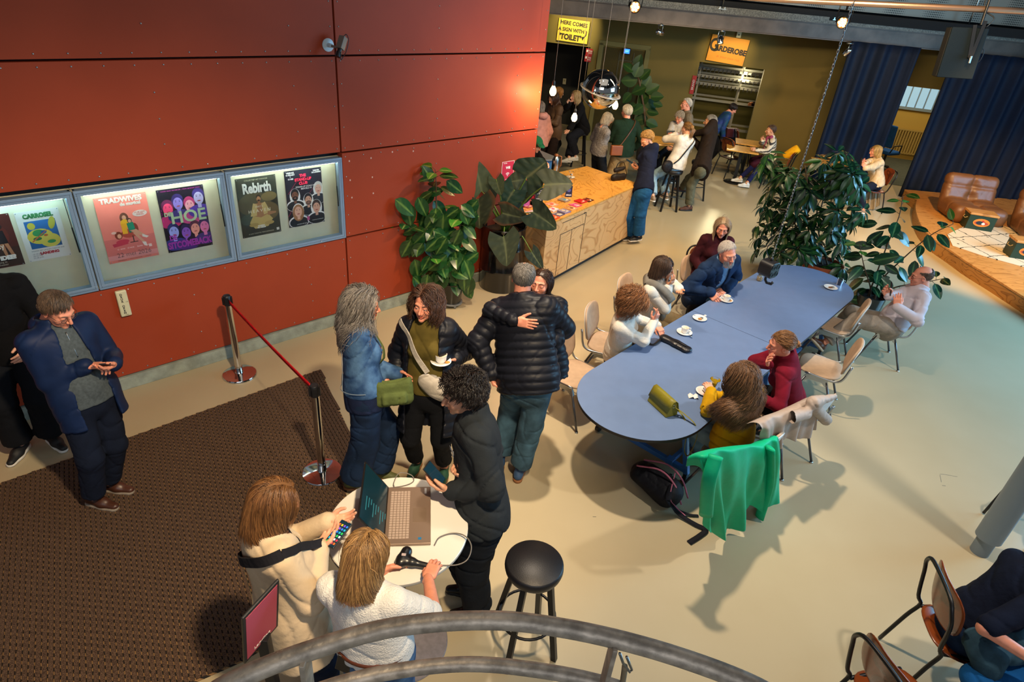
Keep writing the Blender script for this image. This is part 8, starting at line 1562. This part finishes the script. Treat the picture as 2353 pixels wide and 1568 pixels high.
b = person('woman in a burgundy jumper with a curly bun, hand against her face', dict(H=1.70, yaw=288, head=hd, hyaw=-14, hpitch=-14, hroll=-10, pel=P(1812, 925, .58), sit=True, la=P(1745, 985, .09), ra=P(1765, 960, .09), rw=P(1766, 838, 1.04), rp='hold', rd=(-.25, .0, 1), rn=(-.2, -1, 0), re=(.3, 1, -.5), lw=P(1728, 905, .82), lp='relax', le=(-.7, -.5, -.8), skin='pink', brow='#6a4a34'),
    [('legs', BLKT, {}), ('top', fab('jumper_burgundy', '#6a0e22', bump=.25), dict(name='jumper', off=.020, hem=-.04, amp=.005, seed=11, collar=dict(r=.060, h=.028, w=.010))), ('shoes', mat('shoe_dark', '#1a1614', .5), {})],
    dict(n=1500, L=.15, style='bun', bun=(.0, -.112, -.005), cols=(lin('#9a6c40'), lin('#5c3c22')), vol=.010, clump=.3, rest=False, curl=.003, curlf=70, seed=17), 2)
hd = P(1703, 868, 1.20)
b = person('woman with long wavy brown hair in a bright yellow jumper', dict(H=1.70, yaw=322, head=hd, hyaw=0, hpitch=-16, pel=P(1682, 1005, .58), sit=True, la=P(1622, 1045, .09), ra=P(1650, 1010, .09), lw=P(1634, 902, .82), lp='pinch', ld=(.5, .9, .1), le=(-1, -.2, -.3), rw=('b', .14, .32, -.36), re=(1, -.2, -.6), rp='relax', ln=(0, 0, -1), skin='fair'),
    [('legs', DENL, dict(off=.016, wide=.01)), ('top', fab('jumper_yellow', '#b88c08', var=.05, bump=.25), dict(name='jumper', off=.026, hem=-.05, amp=.007, seed=12)), ('shoes', mat('sneaker_grey', '#6a6a6c', .6), {})],
    dict(n=2200, L=.52, style='curly', cols=(lin('#8a6444'), lin('#4c3422')), vol=.028, curl=.018, curlf=26, clump=.5, r=.0022, seg=18, seed=18, lift=.4), 2)
hd = P(2118, 636, 1.12)
b = person('balding man in glasses and a pale shirt leaning back with his phone', dict(sex='m', H=1.80, yaw=280, head=hd, hyaw=6, hpitch=-10, pel=P(2050, 745, .53), sit=True, la=P(1893, 788, .26), ra=P(1925, 748, .09), lk=(.0, 1, .8), rk=(0, 1, .8), ltoe=250, lpt=40, lw=P(2062, 706, .86), rw=P(2038, 682, .93), lp='grip', rp='cup', ld=(.1, .6, .9), ln=(.9, -.3, 0), rd=(-.1, .9, .5), rn=(-1, 0, 0), le=(-.6, -.6, -.8), re=(.6, -.5, -.8), lid='down', glasses='#2a2422', skin='pink', brow='#6a5040', build=1.05),
    [('legs', fab('chino_grey', '#8c8276'), dict(wide=.012, off=.016, amp=.006, waist=.06)), ('top', fab('shirt_pale', '#b8b0b8', var=.04, bump=.12), dict(name='shirt', off=.020, hem=-.01, amp=.008, belly=.8, collar=dict(r=.072, h=.024, open=.02), seed=13)), ('shoes', mat('leather_brown2', '#4a2c1c', .4), dict(sole=mat('sole_cream', '#b8a890', .6)))],
    dict(n=900, L=.02, style='fwd', cols=(lin('#6a5648'), lin('#4c3e34')), vol=.003, rest=False, lift=.1, bald=(.42, -.70), shell=.002, seed=19), 1)
phone(P(2047, 664, 1.02), (.3, .9, 0), (-.15, .2, 1), 'blue-screened phone held up by the balding man')
q = B(); q.tube([b.pel+b.U*.045+(b.Rt*math.cos(a)*.172+b.Fd*math.sin(a)*.13) for a in np.linspace(0, 2*PI, 36)[:-1]], .014, 6, closed=True); q.build('belt', M_BLK, b.root, True)
# 17 seated at the bottom right
pl = P(2232, 1432, .56); hd = P(2440, 1262, 1.12)
b = person('person in a navy T-shirt at the bottom right, head out of the picture', dict(H=1.70, yaw=96, head=hd, pel=pl, nb=P(2385, 1320, 1.0), sit=True, la=pl*[1, 1, 0]+[.6, .12, .09], ra=pl*[1, 1, 0]+[.6, -.1, .09], rw=P(2400, 1535, .74), rE=P(2262, 1445, .82), rp='relax', lw=('b', -.1, .35, -.35), skin='pink', bare=True, build=1.08), [('legs', DEN3, dict(off=.014)), ('top', fab('tee_navy', '#0d1528'), dict(name='t_shirt', off=.020, hem=.0, frac=.46, amp=.006)), ('shoes', SBK, {})], dict(n=500, L=.2, style='down', cols=(lin('#5a4030'), lin('#34241c')), vol=.01), 1)
for o_ in bpy.data.objects:
    if o_.get('label') == 'brown plywood chair under the person in a navy shirt, bottom right': o_.location = (pl[0]-.02, pl[1], 0)
c = P(2315, 1500, .64)
def fn(x): d = rc(x, c+[-.12, .02, .0], c+[.22, .10, .02], .11, .12, ((0, 0, 1), .7)); d = smin(d, rc(x, c+[-.12, -.05, -.05], c+[-.10, -.10, -.25], .07, .06), .05); return d+folds(x, .014, 17, 4)
sdf_thing('grey_jacket', 'teal-grey jacket heaped on the lap of the person in navy', 'jacket', fab('jacket_teal', '#2c4654', var=.2), fn, c-[.35, .3, .35], c+[.45, .35, .2], .013)
c = P(2318, 1572, .50)
def fn(x): d = rc(x, c+[-.16, 0, 0], c+[.22, .03, .02], .10, .12, ((0, 0, 1), .7)); return d+folds(x, .014, 17, 7)
sdf_thing('blue_jacket', 'bright blue jacket at the bottom right picture corner', 'jacket', fab('jacket_bright', '#0c4c84', var=.1), fn, c-[.35, .3, .2], c+[.45, .3, .2], .013)
# ---- farther away
def far(label, s, wear, hair, near=1): return person(label, s, wear, hair, near)
hd = P(1486, 322, 1.58)
b = far('woman in a navy jumper and flared jeans standing at the end of the plywood counter', dict(H=1.70, yaw=238, head=hd, hpitch=-32, pel=P(1478, 435, .93), la=P(1466, 548, .09), ra=P(1452, 540, .09), lw=P(1470, 388, 1.13), rw=P(1462, 381, 1.14), lp='hold', rp='point', ln=(0, 0, 1), rn=(0, -.1, -1), rd=(-.4, .9, 0), ld=(.5, .9, 0), lid='down', glasses='#2a2422', brow='#7a5a3c'), [('legs', fab('jeans_blue', '#1c5288', var=.15), dict(wide=.035, off=.010)), ('top', fab('jumper_navy', '#101830'), dict(name='jumper', off=.018, hem=-.06, amp=.004)), ('shoes', SBK, {})], dict(n=1300, L=.14, style='bun', bun=(.0, -.09, .075), cols=(lin('#c8a060'), lin('#7a5630')), vol=.022, clump=.3, rest=False, curl=.010, curlf=70, r=.0024, seed=20))
phone(P(1448, 372, 1.17), (.3, 1, 0), (-.9, -.3, .3), 'phone held by the woman in the navy jumper')
TW_ = fab('tweed_grey', '#77706c', var=.35, vs=60, bump=.5); hd = P(1396, 274, 1.49)
b = far('grey-haired woman in a tweed jacket leaning forward beside the man in green', dict(H=1.66, yaw=62, head=hd, hpitch=-18, pel=P(1376, 345, .90), lw=('b', -.2, .12, -.50), rw=P(1362, 352, .80), skin='pink'), [('legs', BLKT, dict(wide=.02)), ('top', TW_, dict(name='jacket', off=.026, hem=-.06, amp=.004)), ('shoes', SBK, {})], dict(n=900, L=.15, style='down', cols=(lin('#b8a890'), lin('#8a7c6a')), vol=.012, r=.0026, seed=21))
hd = P(1440, 257, 1.64)
b = far('white-haired man in a dark green jumper with a brown shoulder bag, from behind', dict(sex='m', H=1.76, yaw=342, head=hd, hpitch=-4, hyaw=-10, lw=('b', -.08, .26, -.2), rw=('b', .28, .05, -.5), skin='pink', build=1.15), [('legs', fab('trousers_tan', '#8c7450'), dict(wide=.03)), ('top', fab('jumper_green', '#14281c'), dict(name='jumper', off=.024, hem=-.10, amp=.005, collar=dict(r=.066, h=.022))), ('shoes', SBK, {})], dict(n=1100, L=.055, style='back', cols=(lin('#d8ccb8'), lin('#a89c8c')), vol=.012, rest=False, r=.0026, seed=22, hairline=.65, lift=.4))
strap(b, 'strap', mat('strap_brown', '#5a3018', .5), [(.14, .05, .02), (.12, -.09, -.02), (.03, -.165, -.16), (-.10, -.17, -.36), (-.17, -.13, -.46)], .008)
c = b.nb-b.Rt*.20-b.Fd*.16-b.U*.50; q = B(frame(c, b.Rt, b.Fd, b.U)); q.box((0, 0, 0), (.24, .08, .19)); t = q.build('shoulder_bag', mat('bag_tan', '#7a3e14', .4, var=.1), None, bev=.02, seg=3); settag(t, 'tan leather shoulder bag on the back of the man in green', 'bag')
hd = P(1577, 240, 1.62); b = far('white-haired man in a grey jacket standing behind the round high table', dict(sex='m', H=1.75, yaw=262, head=hd, hpitch=-4, glasses='#8a8078', skin='pink'), [('legs', BLKT, {}), ('top', fab('jacket_taupe', '#6e6252', var=.15, vs=40), dict(name='jacket', off=.03, hem=-.1)), ('shoes', SBK, {})], dict(n=900, L=.05, style='back', cols=(lin('#d8d0c4'), lin('#a8a098')), vol=.008, rest=False, r=.0028, hairline=.70, seed=23))
hd = P(1561, 270, 1.44); b = far('short-curled older woman in white reading at the round high table', dict(H=1.62, yaw=215, head=hd, hpitch=-32, pel=hd*[1, 1, 0]+[.05, .10, .80], sit=True, lw=P(1548, 312, 1.14), rw=P(1538, 308, 1.16), lp='hold', rp='hold', la=hd*[1, 1, 0]+[-.1, -.3, .3], ra=hd*[1, 1, 0]+[-.25, -.2, .3], skin='pink', lid='down'), [('legs', BLKT, {}), ('top', fab('blouse_white', '#b8b4b0'), dict(name='blouse', off=.02)), ('shoes', SBK, {})], dict(n=700, L=.06, style='curly', cols=(lin('#b8ac9c'), lin('#8a7e70')), vol=.016, curl=.006, curlf=100, rest=False, r=.0028, seed=24))
dup(s0_, b.pel*[1, 1, 0], .3, 'black bar stool under the reading woman at the round high table', SG)
q = B(); c = P(1543, 308, 1.17); q.box(c, (.19, .012, .13), rx=-.6, rz=.5); settag(q.build('book', mat('book_grey', '#3c4048', .5), bev=.002), 'dark booklet read by the older woman in white', 'book')
hd = P(1578, 296, 1.50); so = P(1529, 481)
b = far('woman with a ponytail and white jumper on a bar stool, back turned', dict(H=1.70, yaw=330, head=hd, hpitch=-10, hyaw=-5, pel=so*[1, 1, 0]+[.02, .02, .86], sit=True, la=P(1500, 452, .28), ra=P(1530, 448, .28), lk=(-.1, 1, .2), rk=(.1, 1, .2), lw=('b', -.02, .28, -.02), le=(-1, .3, -.6), rw=('b', .16, .34, -.28), re=(1, .1, -.5), lp='relax'), [('legs', DENL, dict(wide=.02)), ('top', fab('jumper_white', '#cfc6bc', bump=.3), dict(name='jumper', off=.030, hem=-.06, amp=.005)), ('shoes', mat('sneaker_tan', '#8a7460', .6), {})], [dict(n=1000, L=.15, style='bun', bun=(.0, -.115, .03), cols=(lin('#9a7040'), lin('#5a3c20')), vol=.006, rest=False, r=.0024, seed=25), ])
q = B(); g = np.random.default_rng(3)
for i in range(60):
    a = b.hc+b.HM@np.array([g.normal()*.012, -.12, .03+g.normal()*.01]); q.tube(bez([a, a+b.HM@np.array([g.normal()*.02, -.045, -.05]), a+[g.normal()*.025, g.normal()*.02, -.20], a+[g.normal()*.03, g.normal()*.02, -.30]], 9), [.004]*8+[.002, .001][:2], 4) if False else q.tube([a, a+b.HM@np.array([g.normal()*.02, -.045, -.05]), a+[g.normal()*.025, g.normal()*.02, -.20], a+[g.normal()*.03, g.normal()*.02, -.30]], [.004, .004, .003, .001], 4)
q.build('ponytail', mat('hair_tail', '#7a5630', .45), b.root, True)
strap(b, 'strap', sm, [(.13, .06, .02), (.12, -.10, -.02), (.02, -.17, -.16), (-.10, -.18, -.34), (-.18, -.12, -.48)], .011)
c = b.nb-b.Rt*.24-b.Fd*.06-b.U*.56
def fn(x): return el(x, c, (.13, .06, .11), np.array([b.Rt, b.Fd, b.U]).T)+folds(x, .006, 24, 3)
sdf_thing('shoulder_bag', 'black soft bag hanging at the hip of the woman in the white jumper', 'bag', fab('bag_black', '#1a1618', rough=.55), fn, c-.2, c+.2, .013)
hd = P(1632, 280, 1.52); so = P(1590, 458)
b = far('grey-haired man in a dark brown jumper half seated on a bar stool', dict(sex='m', H=1.80, yaw=282, head=hd, hpitch=-6, hyaw=8, pel=P(1612, 385, .88), sit=True, la=P(1583, 474, .09), ra=P(1568, 432, .25), lk=(0, 1, .1), rk=(0, 1, .4), ltoe=255, lw=('b', -.05, .30, -.28), rw=('b', .08, .30, -.26), lp='relax', rp='hold', skin='tan', nose=1.15, build=1.08, stubble=.2), [('legs', fab('trousers_greygreen', '#5c5a48'), dict(wide=.01)), ('top', fab('jumper_brown', '#221812'), dict(name='jumper', off=.028, hem=-.15, amp=.005, collar=dict(r=.07, h=.025))), ('shoes', mat('suede_brown', '#4a281a', .8), dict(sole=SBK))], dict(n=1000, L=.08, style='back', cols=(lin('#9a948c'), lin('#5c5852')), vol=.010, rest=False, r=.0026, hairline=.66, seed=26))
q = B(frame(b.hc, b.HM[:, 0], b.HM[:, 1], b.HM[:, 2])); q.tube([(-.085, -.0, .0), (-.075, .02, .09), (0, .03, .125), (.075, .02, .09), (.085, 0, .0)], .004, 6); q.build('sunglasses', M_BLK, b.root, True)
hd = P(1684, 250, 1.34); b = far('dark-haired woman in a teal patterned blouse bending at the cloakroom opening', dict(H=1.64, yaw=92, head=hd, hpitch=-34, lean=(0, .26), lw=('b', -.05, .28, -.45), rw=('b', .1, .28, -.45), skin='pink', lid='down'), [('legs', BLKT, dict(wide=.02)), ('top', mat('blouse_teal', '#0c4c58', .7, col2='#14307c', vs=5), dict(name='blouse', off=.03, hem=-.14, amp=.006)), ('shoes', SBK, {})], dict(n=700, L=.09, style='down', cols=(lin('#2c201a'), lin('#1c1410')), vol=.012, rest=False, r=.0028, seed=27))
c = P(1681, 300, .78); q = B(rz4(c, .2)); q.box((0, 0, -.05), (.24, .12, .22), taper=1.3); settag(q.build('handbag', mat('bag_plum', '#4c2430', .4), bev=.015), 'plum and silver handbag carried by the woman in teal', 'bag')
c = P(1672, 330, .45); q = B(rz4(c, .1)); q.box((0, 0, 0), (.42, .16, .34), taper=1.25); settag(q.build('tote_bag', fab('tote_black', '#101014'), bev=.02), 'large black tote bag below the woman in teal', 'bag')
hd = P(1771, 300, 1.18)
STR = lambda V, b: np.where(((((V-b.nb)@b.U+.3*np.abs((V-b.nb)@b.Rt))/.075) % 1 < .36)[:, None], np.array([.05, .05, .07]), np.ones(3))
b = far('seated woman in a black and white striped jumper, hand at her chin', dict(H=1.66, yaw=275, head=hd, hpitch=-6, pel=P(1768, 362, .60), sit=True, la=P(1713, 424, .09), ra=P(1694, 414, .09), rw=P(1752, 325, .98), re=(.3, .9, -.8), rp='cup', rd=(0, .2, 1), lw=P(1738, 345, .80), lp='cup', le=(-.7, -.2, -.8), skin='tan'), [('legs', fab('tights_blue', '#161a44'), dict(lshape=(.088, .05, .036))), ('top', mat('jumper_striped', '#c8bca8', .9, attr='Col'), dict(name='jumper', off=.022, hem=-.04, cols=STR, res=.8)), ('shoes', mat('sneaker_white', '#c8c6c0', .5), {})], dict(n=700, L=.06, style='back', cols=(lin('#5c4638'), lin('#3a2c24')), vol=.008, rest=False, r=.0028, seed=28))
blob(b, 'skirt', fab('skirt_maroon', '#3c1424'), [((-.09, .05, -.50), (-.09, .32, -.54), .11, .10), ((.09, .05, -.50), (.09, .32, -.54), .11, .10)], .015, .05); blob(b, 'scarf', fab('scarf_pink', '#8a3c5c'), [((-.06, .02, .02), (.06, .02, .02), .045, .045), ((0, .08, 0), (-.04, .14, -.26), .04, .03)], .012)
hd = P(2012, 348, 1.20)
b = far('blonde woman in a cream jumper with a phone at the cafe table by the curtain', dict(H=1.68, yaw=272, head=hd, hpitch=-10, pel=P(2012, 418, .60), sit=True, la=P(1985, 482, .09), ra=P(1998, 470, .09), rw=P(1985, 378, .98), rp='cup', rd=(0, .3, 1), re=(.4, .7, -.8), lw=P(1985, 388, .95), lp='grip', ld=(0, .4, .9), le=(-.5, .2, -.9), skin='pink'), [('legs', NVT, {}), ('top', fab('jumper_cream2', '#c0ac8c'), dict(name='jumper', off=.034, hem=-.05, amp=.007)), ('shoes', mat('sneaker_tan', '#8a7460', .6), {})], dict(n=1000, L=.19, style='down', cols=(lin('#d0a860'), lin('#8a6434')), vol=.010, r=.0026, seed=29))
phone(P(1979, 372, 1.08), (.2, 1, 0), (-.2, 0, 1), 'phone held by the blonde woman by the curtain'); wooden_chair('dark chair under the blonde woman by the curtain', b.pel, 272)
drape('trench_coat', 'light trench coat hanging from the chair of the blonde woman', 'coat', [(1996, 400), (2010, 394), (2028, 392)], [(1985, 475), (2003, 482), (2022, 470)], b.pel-b.F0*.22, np.array([-.4, -1, 0]), fab('trench', '#8a7c66'), .02, 3, 6, cols=30, rows=18, back=.05)
hd = P(1271, 226, 1.56)
b = far('young woman with long brown hair in a brown shirt, looking at her phone', dict(H=1.70, yaw=232, head=hd, hpitch=-32, lw=('b', -.04, .30, -.26), rw=('b', .07, .28, -.26), lp='hold', rp='hold', ln=(0, 0, 1), rn=(0, 0, 1), lid='down'), [('legs', fab('trousers_umber', '#1c1210'), dict(wide=.045)), ('top', fab('shirt_brown', '#4a3626', rough=.6), dict(name='shirt', off=.028, hem=-.16, amp=.007)), ('shoes', SBK, {})], dict(n=1100, L=.36, style='down', cols=(lin('#4a2c1c'), lin('#2c1a10')), vol=.010, r=.0025, seed=30))
phone(b.nb+b.Fd*.40-b.U*.22, (.3, 1, 0), (-1, -.3, .5), 'phone held by the young woman in the brown shirt')
hd = P(1285, 213, 1.52); b = far('woman with light brown hair almost hidden behind the young woman in brown', dict(H=1.66, yaw=60, head=hd), [('legs', BLKT, {}), ('top', fab('top_dark', '#14121a'), dict(off=.02)), ('shoes', SBK, {})], dict(n=600, L=.2, style='down', cols=(lin('#b07c40'), lin('#7a5228')), vol=.01, r=.0028, seed=31), 0)
so = P(1325, 381); hd = P(1322, 222, 1.53)
b = far('blonde woman in black seated on a bar stool, hand at her cheek', dict(H=1.72, yaw=245, head=hd, hpitch=-4, pel=so*[1, 1, 0]+[.0, .02, .87], sit=True, la=P(1322, 360, .30), ra=P(1300, 385, .09), lw=P(1307, 298, .93), lp='splay', le=(-.8, -.3, -.8), ln=(0, 0, -1), rw=P(1308, 238, 1.38), re=(.6, .5, -.9), rp='cup', rd=(0, .2, 1)), [('legs', fab('trousers_ink', '#14161e'), dict(wide=.04)), ('top', fab('top_black', '#0c0a0c'), dict(name='top', off=.04, hem=-.1, amp=.008)), ('shoes', mat('sneaker_white', '#c8c6c0', .5), {})], dict(n=1100, L=.24, style='down', cols=(lin('#c0a070'), lin('#86683c')), vol=.014, r=.0026, seed=32, lift=.4))
hd = P(1240, 246, 1.46); b = far('person in a pale pink hoodie mostly hidden by the end of the red wall', dict(H=1.64, yaw=330, head=hd, lw=('b', -.1, .2, -.4)), [('legs', BLKT, {}), ('top', fab('hoodie_pink', '#b07c74'), dict(name='hoodie', off=.04, hem=-.1, hood=True, amp=.007)), ('shoes', SBK, {})], dict(n=600, L=.25, style='down', cols=(lin('#8a8078'), lin('#5c5048')), vol=.01, r=.0028, seed=33), 0)
hd = P(1232, 332, 1.38); b = far('helper in black with a green cap reaching for the thermos jug', dict(H=1.66, yaw=128, head=hd, hpitch=-26, lean=(0, .10), lw=P(1266, 388, 1.15), lp='grip', le=(-.5, -.5, -.8), rw=('b', .1, .3, -.35)), [('legs', BLKT, {}), ('top', fab('top_black', '#0c0a0c'), dict(name='top', off=.022, frac=.6)), ('shoes', SBK, {})], dict(n=400, L=.12, style='down', cols=(lin('#5c4638'), lin('#3a2c24')), vol=.006, r=.0028, seed=34), 0)
q = B(frame(b.hc, b.HM[:, 0], b.HM[:, 1], b.HM[:, 2])); q.sphere((0, -.012, .045), .1, 20, (.92, 1.08, .88)); q.prism([(.075*math.cos(a), .06+.095*math.sin(a)) for a in np.linspace(0, PI, 14)], .045, .053); q.build('cap', fab('cap_green', '#1c5c3c'), b.root, True)
hd = BWp(bG+.42, 1.62, -1.0); wr = Pplane(1724, 240, BWp(0, 0, -.9), BNn); b = far('cloakroom attendant in a dark top, only an arm showing in the opening', dict(sex='m', H=1.75, yaw=285, head=hd, rw=wr, rp='hold', re=(.2, -.3, -1), skin='dark'), [('legs', BLKT, {}), ('top', fab('top_umber', '#1c100c'), dict(name='top', off=.03)), ('shoes', SBK, {})], dict(n=300, L=.05, style='fwd', cols=(lin('#1c1612'), lin('#2c221c')), rest=False), 0)
